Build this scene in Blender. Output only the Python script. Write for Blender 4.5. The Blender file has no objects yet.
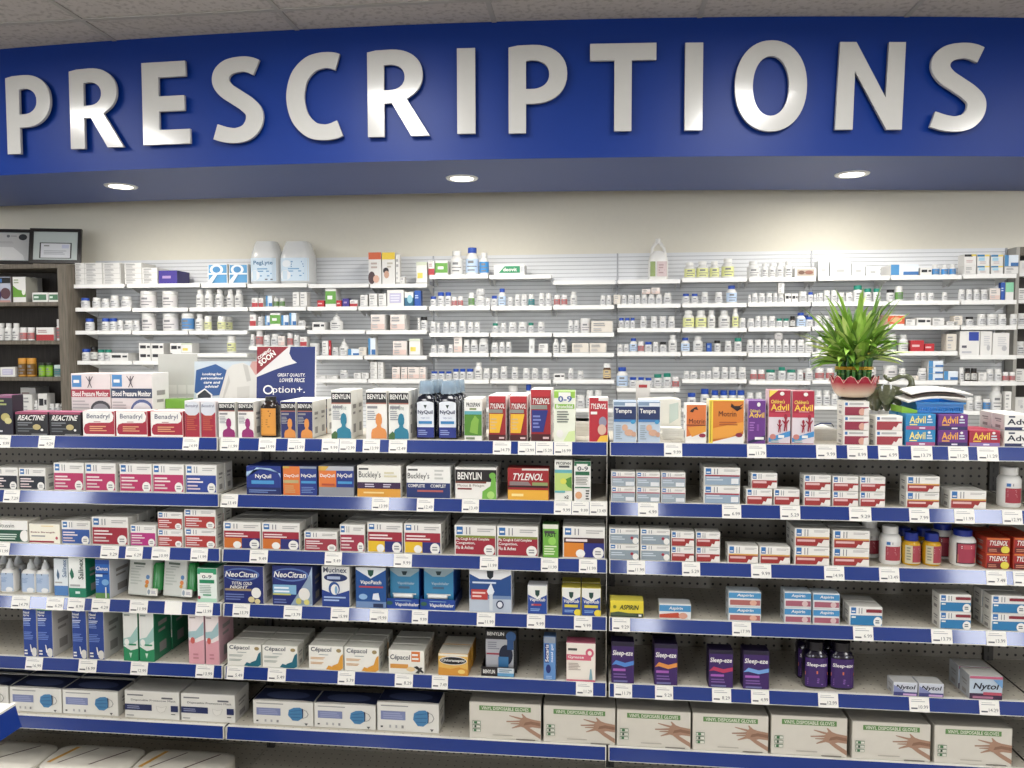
import bpy, bmesh, math, random
from mathutils import Vector, Matrix
random.seed(7)
S = bpy.context.scene
COL = S.collection

# ------------------------------------------------------------------ camera
FPX, YAW, PIT, ROL, CH = 770.5, .1083, .0505, -.0017, 1.62
_c, _s = math.cos(YAW), math.sin(YAW)
_R = Vector((_c, _s, 0)); _F0 = Vector((-_s, _c, 0)); _U0 = Vector((0, 0, 1))
_F = _F0*math.cos(PIT) - _U0*math.sin(PIT); _U = _U0*math.cos(PIT) + _F0*math.sin(PIT)
CR = _R*math.cos(ROL) + _U*math.sin(ROL); CU = -_R*math.sin(ROL) + _U*math.cos(ROL)
cam_d = bpy.data.cameras.new('camera'); cam_d.sensor_width = 36; cam_d.lens = FPX/1024*36
cam_d.clip_start = .05; cam_d.clip_end = 60
cam = bpy.data.objects.new('camera', cam_d); COL.objects.link(cam)
cam.matrix_world = Matrix(((CR.x, CU.x, -_F.x, 0), (CR.y, CU.y, -_F.y, 0), (CR.z, CU.z, -_F.z, CH), (0, 0, 0, 1)))
S.camera = cam
S.view_settings.view_transform = 'Standard'; S.view_settings.look = 'None'
S.view_settings.gamma = 1; S.view_settings.use_curve_mapping = False
S.view_settings.exposure = 0.0
S.render.film_transparent = False
w = bpy.data.worlds.new('world'); S.world = w; w.use_nodes = True
w.node_tree.nodes['Background'].inputs[0].default_value = (.9, .95, 1, 1)
w.node_tree.nodes['Background'].inputs[1].default_value = .25

CEIL = 3.242
def area(name, x, y, z, sx, sy, power, col=(1, .985, .955), rot=(0, 0, 0), spread=180):
    l = bpy.data.lights.new(name, 'AREA'); l.shape = 'RECTANGLE'; l.size = sx; l.size_y = sy
    l.energy = power; l.color = col; l.spread = math.radians(spread)
    o = bpy.data.objects.new(name, l); COL.objects.link(o); o.location = (x, y, z); o.rotation_euler = rot
    return o
# ceiling troffers: shop floor (behind the camera) and unseen row added to brighten dispensary
TROFFERS = [(-4.2, -.6, .4), (-1.4, -.6, .4), (2.55, -.6, .4), (-2.9, .9, .45), (-.6, .9, .45), (1.8, .9, .45), (-3.6, 2.45, .85), (-1.2, 2.45, .85), (1.2, 2.45, .85), (3.4, 2.45, .85)]
P_TROFFER = 56
for i, (x, y, k) in enumerate(TROFFERS):
    area('ceiling_lamp', x, y, CEIL-.05, .5, 1.1, P_TROFFER*k)
DOWN = [(121, 186), (462, 178), (852, 174)]

# ------------------------------------------------------------------ pixel rays to points on real planes
def ray(px, py): return _F + CR*((px-512)/FPX) + CU*((384-py)/FPX)
def at(px, py, Y):
    d = ray(px, py); p = d*(Y/d.y); return Vector((p.x, Y, p.z+CH))
def atz(px, py, z):
    d = ray(px, py); p = d*((z-CH)/d.z); return Vector((p.x, p.y, z))

# ------------------------------------------------------------------ materials
def lin(h):
    h = h.lstrip('#'); h = ''.join(c*2 for c in h) if len(h) == 3 else h; v = [int(h[i:i+2], 16)/255 for i in (0, 2, 4)]
    return tuple(((c+.055)/1.055)**2.4 if c > .04045 else c/12.92 for c in v) + (1,)
MC = {}
def mat(h, rough=.45, noise=.06, metal=0, spec=.5, trans=0, alpha=1, coat=0, scale=40, bump=0):
    key = (h, rough, noise, metal, spec, trans, alpha, coat, scale, bump)
    if key in MC: return MC[key]
    m = bpy.data.materials.new('paint_'+h.strip('#')); m.use_nodes = True
    nt = m.node_tree; b = nt.nodes['Principled BSDF']
    b.inputs['Roughness'].default_value = rough; b.inputs['Metallic'].default_value = metal
    b.inputs['Specular IOR Level'].default_value = spec
    b.inputs['Transmission Weight'].default_value = trans; b.inputs['Alpha'].default_value = alpha
    b.inputs['Coat Weight'].default_value = coat; b.inputs['Coat Roughness'].default_value = .08
    c = lin(h)
    tc = nt.nodes.new('ShaderNodeTexCoord'); n = nt.nodes.new('ShaderNodeTexNoise'); n.inputs['Scale'].default_value = scale
    nt.links.new(tc.outputs['Object'], n.inputs['Vector'])
    mx = nt.nodes.new('ShaderNodeMix'); mx.data_type = 'RGBA'
    mx.inputs[6].default_value = tuple(v*(1-noise) for v in c[:3])+(1,); mx.inputs[7].default_value = tuple(min(1, v*(1+noise)) for v in c[:3])+(1,)
    nt.links.new(n.outputs['Fac'], mx.inputs[0]); nt.links.new(mx.outputs[2], b.inputs['Base Color'])
    if bump:
        bp = nt.nodes.new('ShaderNodeBump'); bp.inputs['Strength'].default_value = bump; bp.inputs['Distance'].default_value = .002
        nt.links.new(n.outputs['Fac'], bp.inputs['Height']); nt.links.new(bp.outputs[0], b.inputs['Normal'])
    MC[key] = m; return m

def dots_mat(h, hole, sx, sz, r, name, axes='XZ'):
    """perforated sheet: holes on a regular grid in object space"""
    m = bpy.data.materials.new(name); m.use_nodes = True; nt = m.node_tree; b = nt.nodes['Principled BSDF']
    b.inputs['Roughness'].default_value = .5
    tc = nt.nodes.new('ShaderNodeTexCoord'); sp = nt.nodes.new('ShaderNodeSeparateXYZ'); nt.links.new(tc.outputs['Object'], sp.inputs[0])
    acc = None
    for ax, st in ((axes[0], sx), (axes[1], sz)):
        a = nt.nodes.new('ShaderNodeMath'); a.operation = 'PINGPONG'; a.inputs[1].default_value = st/2
        nt.links.new(sp.outputs[ax], a.inputs[0])
        p = nt.nodes.new('ShaderNodeMath'); p.operation = 'POWER'; p.inputs[1].default_value = 2; nt.links.new(a.outputs[0], p.inputs[0])
        if acc is None: acc = p
        else:
            s = nt.nodes.new('ShaderNodeMath'); s.operation = 'ADD'; nt.links.new(acc.outputs[0], s.inputs[0]); nt.links.new(p.outputs[0], s.inputs[1]); acc = s
    lt = nt.nodes.new('ShaderNodeMath'); lt.operation = 'LESS_THAN'; lt.inputs[1].default_value = r*r; nt.links.new(acc.outputs[0], lt.inputs[0])
    mx = nt.nodes.new('ShaderNodeMix'); mx.data_type = 'RGBA'; mx.inputs[6].default_value = lin(h); mx.inputs[7].default_value = lin(hole)
    nt.links.new(lt.outputs[0], mx.inputs[0]); nt.links.new(mx.outputs[2], b.inputs['Base Color'])
    return m

def tile_mat():
    m = bpy.data.materials.new('ceiling_tile'); m.use_nodes = True; nt = m.node_tree; b = nt.nodes['Principled BSDF']; b.inputs['Roughness'].default_value = .9
    tc = nt.nodes.new('ShaderNodeTexCoord'); n = nt.nodes.new('ShaderNodeTexNoise'); n.inputs['Scale'].default_value = 38; n.inputs['Detail'].default_value = 6
    nt.links.new(tc.outputs['Object'], n.inputs['Vector'])
    r = nt.nodes.new('ShaderNodeValToRGB'); r.color_ramp.elements[0].position = .36; r.color_ramp.elements[0].color = lin('#a9a4a1')
    r.color_ramp.elements[1].position = .5; r.color_ramp.elements[1].color = lin('#c2bdba')
    nt.links.new(n.outputs['Fac'], r.inputs[0]); nt.links.new(r.outputs[0], b.inputs['Base Color'])
    return m
def wood_mat(h1, h2):
    m = bpy.data.materials.new('laminate'); m.use_nodes = True; nt = m.node_tree; b = nt.nodes['Principled BSDF']; b.inputs['Roughness'].default_value = .55
    tc = nt.nodes.new('ShaderNodeTexCoord'); mp = nt.nodes.new('ShaderNodeMapping'); mp.inputs['Scale'].default_value = (60, 60, 4)
    n = nt.nodes.new('ShaderNodeTexNoise'); n.inputs['Scale'].default_value = 1.5; n.inputs['Detail'].default_value = 5
    nt.links.new(tc.outputs['Object'], mp.inputs[0]); nt.links.new(mp.outputs[0], n.inputs['Vector'])
    r = nt.nodes.new('ShaderNodeValToRGB'); r.color_ramp.elements[0].position = .35; r.color_ramp.elements[0].color = lin(h1)
    r.color_ramp.elements[1].position = .65; r.color_ramp.elements[1].color = lin(h2)
    nt.links.new(n.outputs['Fac'], r.inputs[0]); nt.links.new(r.outputs[0], b.inputs['Base Color'])
    return m
def emit_mat(h, k):
    m = bpy.data.materials.new('lamp_glow'); m.use_nodes = True; b = m.node_tree.nodes['Principled BSDF']
    b.inputs['Base Color'].default_value = lin(h); b.inputs['Emission Color'].default_value = lin(h); b.inputs['Emission Strength'].default_value = k
    return m

# ------------------------------------------------------------------ mesh collector
class MB:
    def __init__(s): s.v = []; s.f = []; s.m = []; s.mats = []
    def mi(s, m):
        if isinstance(m, str): m = mat(m)
        if m not in s.mats: s.mats.append(m)
        return s.mats.index(m)
    def face(s, pts, m):
        n = len(s.v); s.v += [tuple(p) for p in pts]; s.f.append(list(range(n, n+len(pts)))); s.m.append(s.mi(m))
    def poly(s, vs, fs, m):
        n = len(s.v); s.v += [tuple(p) for p in vs]; k = s.mi(m)
        for f in fs: s.f.append([i+n for i in f]); s.m.append(k)
    def box(s, x0, x1, y0, y1, z0, z1, m, top=None, bev=0, left=None, right=None, front=None):
        b = bev
        if not b:
            v = [(x0, y0, z0), (x1, y0, z0), (x1, y1, z0), (x0, y1, z0), (x0, y0, z1), (x1, y0, z1), (x1, y1, z1), (x0, y1, z1)]
            n = len(s.v); s.v += v
            for f, mm in (((0, 1, 5, 4), front), ((1, 2, 6, 5), right), ((2, 3, 7, 6), None), ((3, 0, 4, 7), left), ((4, 5, 6, 7), top), ((3, 2, 1, 0), None)):
                s.f.append([i+n for i in f]); s.m.append(s.mi(mm or m))
            return
        # box with small chamfers along all edges
        bm = bmesh.new(); r = bmesh.ops.create_cube(bm, size=1)
        for v in bm.verts:
            v.co = Vector(((x0+x1)/2+v.co.x*(x1-x0), (y0+y1)/2+v.co.y*(y1-y0), (z0+z1)/2+v.co.z*(z1-z0)))
        bmesh.ops.bevel(bm, geom=bm.edges[:], offset=min(b, .4*min(x1-x0, y1-y0, z1-z0)), segments=1, affect='EDGES')
        bm.normal_update(); n = len(s.v); s.v += [tuple(v.co) for v in bm.verts]
        for f in bm.faces:
            nn = f.normal; mm = m
            if nn.z > .9 and top: mm = top
            elif nn.x < -.9 and left: mm = left
            elif nn.x > .9 and right: mm = right
            elif nn.y < -.9 and front: mm = front
            s.f.append([v.index+n for v in f.verts]); s.m.append(s.mi(mm))
        bm.free()
    def loft(s, secs, m, seg=20, cx=0, cy=0, p=2, cap=True):
        """secs: (z, rx, ry[, mat]); superellipse sections"""
        n = len(s.v)
        for sec in secs:
            z, rx, ry = sec[:3]
            for i in range(seg):
                a = 2*math.pi*i/seg; c, q = math.cos(a), math.sin(a)
                s.v.append((cx+rx*math.copysign(abs(c)**(2/p), c), cy+ry*math.copysign(abs(q)**(2/p), q), z))
        for k in range(len(secs)-1):
            mm = s.mi(secs[k][3] if len(secs[k]) > 3 else m)
            for i in range(seg):
                j = (i+1) % seg; s.f.append([n+k*seg+i, n+k*seg+j, n+(k+1)*seg+j, n+(k+1)*seg+i]); s.m.append(mm)
        if cap:
            s.f.append([n+i for i in range(seg)][::-1]); s.m.append(s.mi(m))
            q = n+(len(secs)-1)*seg; s.f.append([q+i for i in range(seg)]); s.m.append(s.mi(secs[-1][3] if len(secs[-1]) > 3 else m))
    def tube(s, pts, rad, m, seg=8):
        pts = [Vector(p) for p in pts]; n = len(s.v); k = s.mi(m)
        for i, p in enumerate(pts):
            t = (pts[min(i+1, len(pts)-1)]-pts[max(i-1, 0)]).normalized()
            a = t.cross(Vector((0, 0, 1)))
            if a.length < .05: a = t.cross(Vector((0, 1, 0)))
            a.normalize(); b = t.cross(a); r = rad[i] if isinstance(rad, (list, tuple)) else rad
            for j in range(seg):
                an = 2*math.pi*j/seg; s.v.append(tuple(p+a*(r*math.cos(an))+b*(r*math.sin(an))))
        for i in range(len(pts)-1):
            for j in range(seg):
                q = (j+1) % seg; s.f.append([n+i*seg+j, n+(i+1)*seg+j, n+(i+1)*seg+q, n+i*seg+q]); s.m.append(k)
        s.f.append([n+j for j in range(seg)]); s.m.append(k); e = n+(len(pts)-1)*seg
        s.f.append([e+j for j in range(seg)][::-1]); s.m.append(k)
    def mesh(s, name, smooth=False):
        me = bpy.data.meshes.new(name); me.from_pydata(s.v, [], s.f)
        for m in s.mats: me.materials.append(m)
        me.polygons.foreach_set('material_index', s.m)
        if smooth:
            me.polygons.foreach_set('use_smooth', [True]*len(s.f))
            try: me.set_sharp_from_angle(angle=math.radians(40))
            except Exception: pass
        me.update(); return me
def obj(name, data, parent=None, loc=(0, 0, 0), rz=0, smooth=False):
    if isinstance(data, MB): data = data.mesh(name, smooth)
    o = bpy.data.objects.new(name, data); COL.objects.link(o); o.location = loc; o.rotation_euler = (0, 0, rz)
    if parent: o.parent = parent
    return o
LABELS = {}
def tag(o, label, cat, group=None):
    o['label'] = label; o['category'] = cat
    if group: o['group'] = group
    LABELS.setdefault(label, []).append(o.name); return o
def struct(name, mb, smooth=False):
    o = obj(name, mb, smooth=smooth); o['kind'] = 'structure'; return o
def empty(name, loc=(0, 0, 0), rz=0):
    o = bpy.data.objects.new(name, None); o.empty_display_size = .05; COL.objects.link(o); o.location = loc; o.rotation_euler = (0, 0, rz); return o
def copy_tree(o, loc, name=None):
    r = o.copy(); COL.objects.link(r); r.location = loc
    for ch in [c for c in o.children]:
        q = ch.copy(); COL.objects.link(q); q.parent = r
        for g in [c for c in ch.children]:
            h = g.copy(); COL.objects.link(h); h.parent = q
    return r

# ------------------------------------------------------------------ text as geometry
TC = {}
def text(st, bold=.02):
    if (st, bold) in TC: return TC[(st, bold)]
    cu = bpy.data.curves.new('lettering', 'FONT'); cu.body = st; cu.offset = bold; cu.resolution_u = 2; cu.fill_mode = 'FRONT'
    o = bpy.data.objects.new('lettering', cu); COL.objects.link(o)
    bpy.context.view_layer.update()
    me = bpy.data.meshes.new_from_object(o.evaluated_get(bpy.context.evaluated_depsgraph_get()))
    bpy.data.objects.remove(o); bpy.data.curves.remove(cu)
    vs = [v.co.copy() for v in me.vertices]; fs = [list(p.vertices) for p in me.polygons]; bpy.data.meshes.remove(me)
    x0 = min(v.x for v in vs); x1 = max(v.x for v in vs); y0 = min(v.y for v in vs); y1 = max(v.y for v in vs)
    r = ([((v.x-x0)/(x1-x0), (v.y-y0)/(y1-y0)) for v in vs], fs); TC[(st, bold)] = r; return r

def soft(h, k=.86):
    h = h.lstrip('#'); h = ''.join(c*2 for c in h) if len(h) == 3 else h; v = [int(h[i:i+2], 16) for i in (0, 2, 4)]
    g = .3*v[0]+.59*v[1]+.11*v[2]; return '#%02x%02x%02x' % tuple(int(g+(c-g)*k) for c in v)
def ink(h):
    if not isinstance(h, str): return h
    return mat(soft(h), .38, .02)
def draw(mb, ops, mp, curved=False, step=.00035):
    """ops in unit face coordinates; mp(u, v, lift) gives the 3D point"""
    L = 0
    for op in ops:
        L += 1; k = op[0]; d = step*L
        if k == 'r':
            _, x0, z0, x1, z1, c = op; n = 8 if curved else 1
            for i in range(n):
                a = x0+(x1-x0)*i/n; b = x0+(x1-x0)*(i+1)/n
                mb.face([mp(a, z0, d), mp(b, z0, d), mp(b, z1, d), mp(a, z1, d)], ink(c))
        elif k == 'p': mb.face([mp(x, z, d) for x, z in op[1]], ink(op[2]))
        elif k == 'e':
            _, cx, cz, rx, rz, c = op
            mb.face([mp(cx+rx*math.cos(t*math.pi/9), cz+rz*math.sin(t*math.pi/9), d) for t in range(18)], ink(c))
        elif k == 't':
            _, st, x0, z0, x1, z1, c = op[:7]; sl = (op[7] if len(op) > 7 else 0)*2.2/max(3, len(st)); bo = op[8] if len(op) > 8 else .02
            vs, fs = text(st, bo)
            mb.poly([mp(x0+(x1-x0)*((u+sl*v)/(1+sl)), z0+(z1-z0)*v, d) for u, v in vs], fs, ink(c))
        elif k == 'T':   # vertical lettering reading upwards
            _, st, x0, z0, x1, z1, c = op; vs, fs = text(st, .02)
            mb.poly([mp(x1-(x1-x0)*v, z0+(z1-z0)*u, d) for u, v in vs], fs, ink(c))
        elif k == 'l':
            _, x0, z0, x1, z1, n, c = op; h = (z1-z0)/(2*n-1) if n > 1 else (z1-z0)
            rr = random.Random(n*7+int(x0*100))
            for i in range(n):
                z = z0+2*h*i; xe = x1-(x1-x0)*.35*rr.random()
                mb.face([mp(x0, z, d), mp(xe, z, d), mp(xe, z+h, d), mp(x0, z+h, d)], ink(c))
def person_shape(cx, z0, h, asp, c):
    """printed head-and-shoulders silhouette; asp = face height / face width"""
    hw = h*asp
    pts = [(-.5, 0), (-.5, .22), (-.42, .36), (-.16, .44), (-.12, .52), (-.2, .62), (-.21, .78), (-.15, .94), (0, 1), (.15, .94), (.21, .78), (.2, .62), (.12, .52), (.16, .44), (.42, .36), (.5, .22), (.5, 0)]
    return ('p', [(cx+x*hw*.8, z0+z*h) for x, z in pts], c)

W = '#eceae4'; NAVY = '#18255e'; LOGO = '#2c6fb8'
# design: name -> (desc, category, object name, depth, side colour, front base colour, ops)
DS = {}
def ds(k, desc, depth, side, front, ops, cat='medicine box', name='medicine_box', top=None): DS[k] = (desc, cat, name, depth, side, front, ops, top or side)
def house(k, desc, c, depth=.05, tall=False, extra=(), circ=True, hi=.64, stripe=None, front=W):
    o = [('r', .05, hi+.08, .2, .95, LOGO), ('l', .07, hi+.16, .18, hi+.22, 1, W), ('l', .28, hi+.08, .31, .94, 1, '#8a8a92'), ('l', .36, hi+.08, .385, .94, 1, '#8a8a92'),
         ('l', .55, .8, .96, .9, 2, '#b9b6b4'), ('r', 0.03, .05, .98, hi, c)]
    if stripe: o.append(('r', .03, hi-.03, .98, hi+.05, stripe))
    o += list(extra) or [('l', .07, .38, .6, .54, 2, '#e9d9d9'), ('l', .07, .14, .5, .3, 2, '#d9c2c2')]
    if circ: o += [('e', .84, .2, .13, .18, W), ('l', .77, .14, .91, .26, 2, '#8d8d90')]
    ds(k, desc, depth, '#d9d6cf', front, o)
RED = '#a61e34'
house('hblack', 'black and white allergy carton', '#1c2230')
house('hpink', 'white-topped magenta carton', '#c02a62')
house('hblue', 'white-topped royal blue carton', '#24409c')
house('hblue2', 'white and mid-blue cold carton', '#2b55a8')
house('hred', 'tall white and crimson carton', RED)
house('hmag', 'short white and fuchsia carton', '#bf2a80')
house('hredlow', 'flat white and red carton', '#b5322e')
house('hflu', 'crimson carton with orange and navy panels', RED, extra=[('r', .03, .05, .5, .42, '#d2691e'), ('r', .5, .05, .98, .42, '#232a78'), ('l', .07, .47, .7, .6, 2, '#f1d9d9'), ('e', .38, .17, .11, .13, W)], hi=.68)
house('hred2', 'small white carton with dull red base', '#a63243')
house('hred3', 'upright white carton with dull red base', '#a82c45')
house('hday', 'crimson carton with yellow and navy panels', RED, extra=[('r', .03, .05, .5, .4, '#e8b818'), ('r', .5, .05, .98, .4, '#232a78'), ('l', .07, .47, .75, .62, 2, '#f1d9d9'), ('e', .38, .17, .11, .13, W)], hi=.7)
house('hcomp', 'wide crimson cold carton with green stripe', RED, extra=[('t', 'Flu, Cough & Cold Complete', .04, .49, .84, .6, W), ('t', 'Congestion,', .04, .36, .5, .47, W), ('t', 'Flu & Aches', .04, .22, .46, .33, W)], stripe='#7a8a2e', hi=.62)
house('hnight', 'crimson-black carton with orange and navy panels', '#3a1622', extra=[('r', .03, .05, .5, .5, '#e07d1c'), ('r', .5, .05, .98, .5, '#1f2a86'), ('l', .07, .54, .6, .62, 1, '#e9d9d9'), ('e', .42, .17, .11, .13, W)], hi=.66)
house('hgrey', 'small white and blue-grey pain-relief carton', '#98a6b2', extra=[('l', .07, .3, .55, .5, 2, '#c4d0da'), ('r', .6, .1, .95, .35, '#dfe2e4')], stripe='#b8606a', circ=False)
house('hgreyw', 'wide white and blue-grey carton', '#8fa5bb', extra=[('l', .07, .3, .55, .5, 2, '#c4d0da'), ('r', .75, .12, .95, .42, '#dfe2e4')], stripe='#a8263a', circ=False, hi=.55)
house('hgreyd', 'blue-grey carton with red dot', '#8b9aa4', extra=[('l', .07, .3, .55, .5, 2, '#c4d0da'), ('e', .76, .42, .05, .09, '#b01f38'), ('e', .88, .25, .1, .2, W)], circ=False)
house('hrt', 'small white and brick-red tablet carton', '#a52a2a', extra=[('l', .07, .36, .6, .5, 1, '#e0b0b0'), ('p', [(.6, .05), (.66, .25), (.75, .2), (.8, .42), (.98, .42), (.98, .05)], '#e6dfd8')], circ=False, hi=.55)
house('hrt2', 'brick-red tablet carton with gold stripe', '#a52a2a', extra=[('l', .07, .28, .6, .4, 1, '#e0b0b0'), ('p', [(.62, .05), (.68, .25), (.76, .2), (.82, .4), (.98, .4), (.98, .05)], '#e6dfd8')], circ=False, hi=.5, stripe='#d9a24a')
house('hcy', 'white and cyan-blue carton', '#1f78b4', extra=[('l', .06, .42, .2, .5, 1, W), ('r', .5, .72, .97, .88, '#8c2030'), ('e', .85, .25, .13, .26, W), ('l', .78, .18, .92, .34, 2, '#39485c')], circ=False, hi=.56)

ds('reactine', 'black allergy carton with pink top', .06, '#24161f', '#15161c', [('r', 0, .9, 1, 1, '#9c3358'), ('t', 'REACTINE', .08, .64, .92, .86, W, .25), ('l', .08, .42, .55, .56, 2, '#777b80'), ('l', .08, .16, .6, .32, 2, '#5c6064'), ('e', .66, .36, .12, .12, '#b9a86a'), ('e', .82, .24, .04, .05, W), ('r', .5, .03, .97, .08, '#77797c')], top='#b8567a')
ds('tallblack', 'tall black and purple carton', .05, '#241a2a', '#17142a', [('r', 0, .93, 1, 1, '#8c4a70'), ('l', .0, .75, .7, .88, 2, '#99a05a'), ('e', .6, .45, .25, .1, '#b5a85c'), ('e', .75, .36, .2, .08, '#c9bf7a'), ('l', .05, .08, .5, .12, 1, '#c9c9d0')], top='#8c4a70')
ds('benadryl', 'wide white carton with red swoosh', .06, '#b3243a', W, [('p', [(.1, .08), (.98, .08), (.98, .96), (.9, .96), (.96, .8), (.93, .6), (.84, .53), (.2, .52), (.08, .46), (.03, .3), (.05, .14)], '#b01c36'), ('t', 'Benadryl', .13, .64, .84, .88, NAVY, .05, .0), ('l', .35, .55, .62, .58, 1, '#b77'), ('l', .22, .2, .75, .4, 3, '#e2a070')], top=W)
ds('benadrylt', 'narrow red syrup carton, silver oval', .06, '#d8cfd0', '#b01c36', [('r', 0, .68, 1, 1, '#d8d6da'), ('e', .5, .78, .5, .2, '#cfd3dc'), ('t', 'Benadryl', .08, .8, .9, .9, NAVY, .05, 0), ('l', .15, .2, .85, .6, 8, '#c9553a')], top='#dcd6d6')
def ben(k, desc, base, fig, band='#151217', txt=W, sub=None, side='#dad7d0', top=None):
    o = [('r', 0.02, .74, .98, .95, band), ('t', 'BENYLIN', .08, .82, .94, .92, txt), ('r', .02, .72, .98, .745, sub or '#b06a58'), ('l', .08, .4, .5, .58, 5, '#9a9aa0'),
         ('l', .08, .63, .8, .68, 1, '#8b8b90'), person_shape(.62, .02, .52, 1.75, fig)]
    ds(k, desc, .06, side, base, o, top=top or W)
ben('benm', 'white syrup carton with magenta figure', W, '#9c1f6e')
ben('benn', 'navy syrup carton with orange figure', '#222a6e', '#e08a35')
ben('benb', 'white syrup carton with teal figure', '#e9e9e2', '#1b7d9c')
ben('beno', 'white syrup carton with orange figure', W, '#e58a3e')
DS['benb'][6].insert(2, ('t', 'All In One', .08, .6, .75, .7, '#8a9a90', 0, 0)); DS['benb'][6].append(('p', [(0, .0), (.0, .1), (.2, .17), (.32, .12), (.3, 0)], '#3f6a32'))
ds('greenleaf', 'white syrup carton with green leaf', .05, '#d9d8cc', W, [('t', 'PROSPAN', .12, .8, .88, .9, '#2a2a2a'), ('l', .3, .73, .8, .77, 1, '#7c8a4a'), ('r', 0, .62, 1, .7, '#55a6b0'), ('r', 0, .12, 1, .62, '#4b8a1f'), ('p', [(.3, .2), (.75, .15), (.82, .5), (.6, .6), (.4, .45)], '#7fb33a'), ('l', .1, .03, .7, .08, 1, '#7c8a6a')])
def tyl(k, desc, pan, tall=False):
    o = [('r', 0, .86, .93, 1, '#c4232b'), ('t', 'TYLENOL', .06, .72, .96, .83, W, .2), ('r', 0, .62, .8, .7, '#8a8d84'), ('p', [(.06, .6), (.84, .6), (.62, .18), (.06, .18)], pan), ('l', .12, .26, .5, .5, 4, '#d9b070' if pan != '#232c86' else '#7a85c9'), ('p', [(0, 0), (1, 0), (1, .14), (.0, .14)], '#4b0d12'), ('l', .6, .05, .9, .09, 1, '#d8b8b8')]
    ds(k, desc, .055, '#e8d8d4', '#a3171f', o, top='#f0efe9')
tyl('tyl1', 'red syrup carton with yellow wedge', '#f0b41c'); tyl('tyl2', 'tall red carton with navy wedge', '#232c86')
ds('kids9', 'lime and white kids carton', .05, '#e1e4cf', '#e8ecd8', [('r', 0, .86, 1, 1, '#93c83d'), ('r', .22, .8, .78, .97, W), ('t', '0-9', .2, .78, .84, .9, '#2f56a5'), ('r', .05, .65, .95, .74, '#7fba2f'), ('t', 'Bronchial', .12, .66, .88, .73, W), ('l', .15, .38, .75, .6, 5, '#6b6f68'), ('e', .28, .16, .16, .08, W), ('p', [(.45, 0), (1, 0), (1, .22), (.7, .2)], '#cfe29a')], top='#93c83d')
ds('tylkids', 'red kids syrup carton with cartoon', .05, '#efe6e2', '#c01f2e', [('r', 0.5, .92, 1, 1, '#e5e0da'), ('t', 'TYLENOL', .06, .74, .94, .86, W, .2), ('l', .1, .62, .5, .68, 1, W), ('e', .72, .45, .2, .12, '#8d8aa0'), ('e', .68, .28, .22, .12, '#d9b09a'), ('p', [(.4, 0), (.98, 0), (.98, .16), (.6, .14)], '#f0b82a')])
ds('tempra', 'navy and pale blue infant-drops carton', .06, '#c9d3de', '#b8cadb', [('r', 0, .9, 1, 1, '#7e97b3'), ('r', .5, .88, .97, .96, '#dfe3e8'), ('r', 0, .5, 1, .87, '#1b2f63'), ('t', 'Tempra', .08, .68, .8, .82, W), ('r', .02, .5, .98, .56, '#3a78b8'), ('e', .85, .5, .1, .05, '#3a9ad0'), ('e', .5, .36, .13, .08, '#d8a888'), ('e', .68, .24, .2, .08, '#d3a286'), ('e', .9, .2, .12, .06, '#c99a80'), ('l', .1, .08, .4, .42, 7, '#95a4b0')], top='#9fb2c8')
ds('motrin1', 'orange and white fever-syrup carton', .05, '#e8e3dd', '#f2efe8', [('r', .05, .16, .97, .97, '#e0702a'), ('p', [(.05, .16), (.97, .3), (.97, .1), (.05, .1)], W), ('p', [(.2, .8), (.35, .78), (.42, .86), (.6, .84), (.52, .93), (.4, .9), (.25, .84)], '#2a1512'), ('r', .04, .45, .97, .47, '#5a1c14'), ('t', 'Motrin', .16, .5, .94, .62, '#4a140e', 0, 0), ('p', [(.3, .16), (.97, .3), (.97, .45), (.1, .4)], '#e8962a'), ('e', .8, .2, .16, .05, '#9c2440')])
ds('motrin2', 'large orange and yellow carton', .05, '#e8dcae', '#e07c1e', [('r', 0, 0, .12, 1, '#f0d02c'), ('l', .05, .04, .07, .96, 1, '#6b4a1a'), ('p', [(.12, 0), (1, 0), (1, .22), (.12, .04)], W), ('r', .12, .97, 1, 1, '#f0d02c'), ('t', 'Motrin', .28, .62, .78, .74, '#4a140e', 0, 0), ('p', [(.62, .84), (.8, .74), (.96, .82), (.88, .83), (.98, .92), (.86, .86), (.72, .86), (.64, .92)], '#2a1512'), ('p', [(.12, .1), (.6, .14), (1, .3), (1, .5), (.12, .35)], '#ec9a2c'), ('l', .3, .42, .9, .5, 2, '#b5561a'), ('e', .86, .2, .1, .05, '#8c2440')])
ds('advilp', 'purple kids syrup carton', .05, '#b9a0c8', '#6b2d8c', [('t', 'Children\'s', .1, .72, .7, .79, '#f2d046', .1), ('t', 'Advil', .06, .6, .92, .72, '#f5c23a', 0), ('e', .6, .9, .1, .05, W), ('l', .1, .3, .4, .5, 4, '#a66bc0'), ('p', [(0, .06), (1, .2), (1, .1), (0, 0)], '#1c1c4c'), ('r', .4, .1, .9, .16, W), ('r', .5, .3, .62, .45, '#8b4aa8')], top='#7b3a98')
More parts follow.
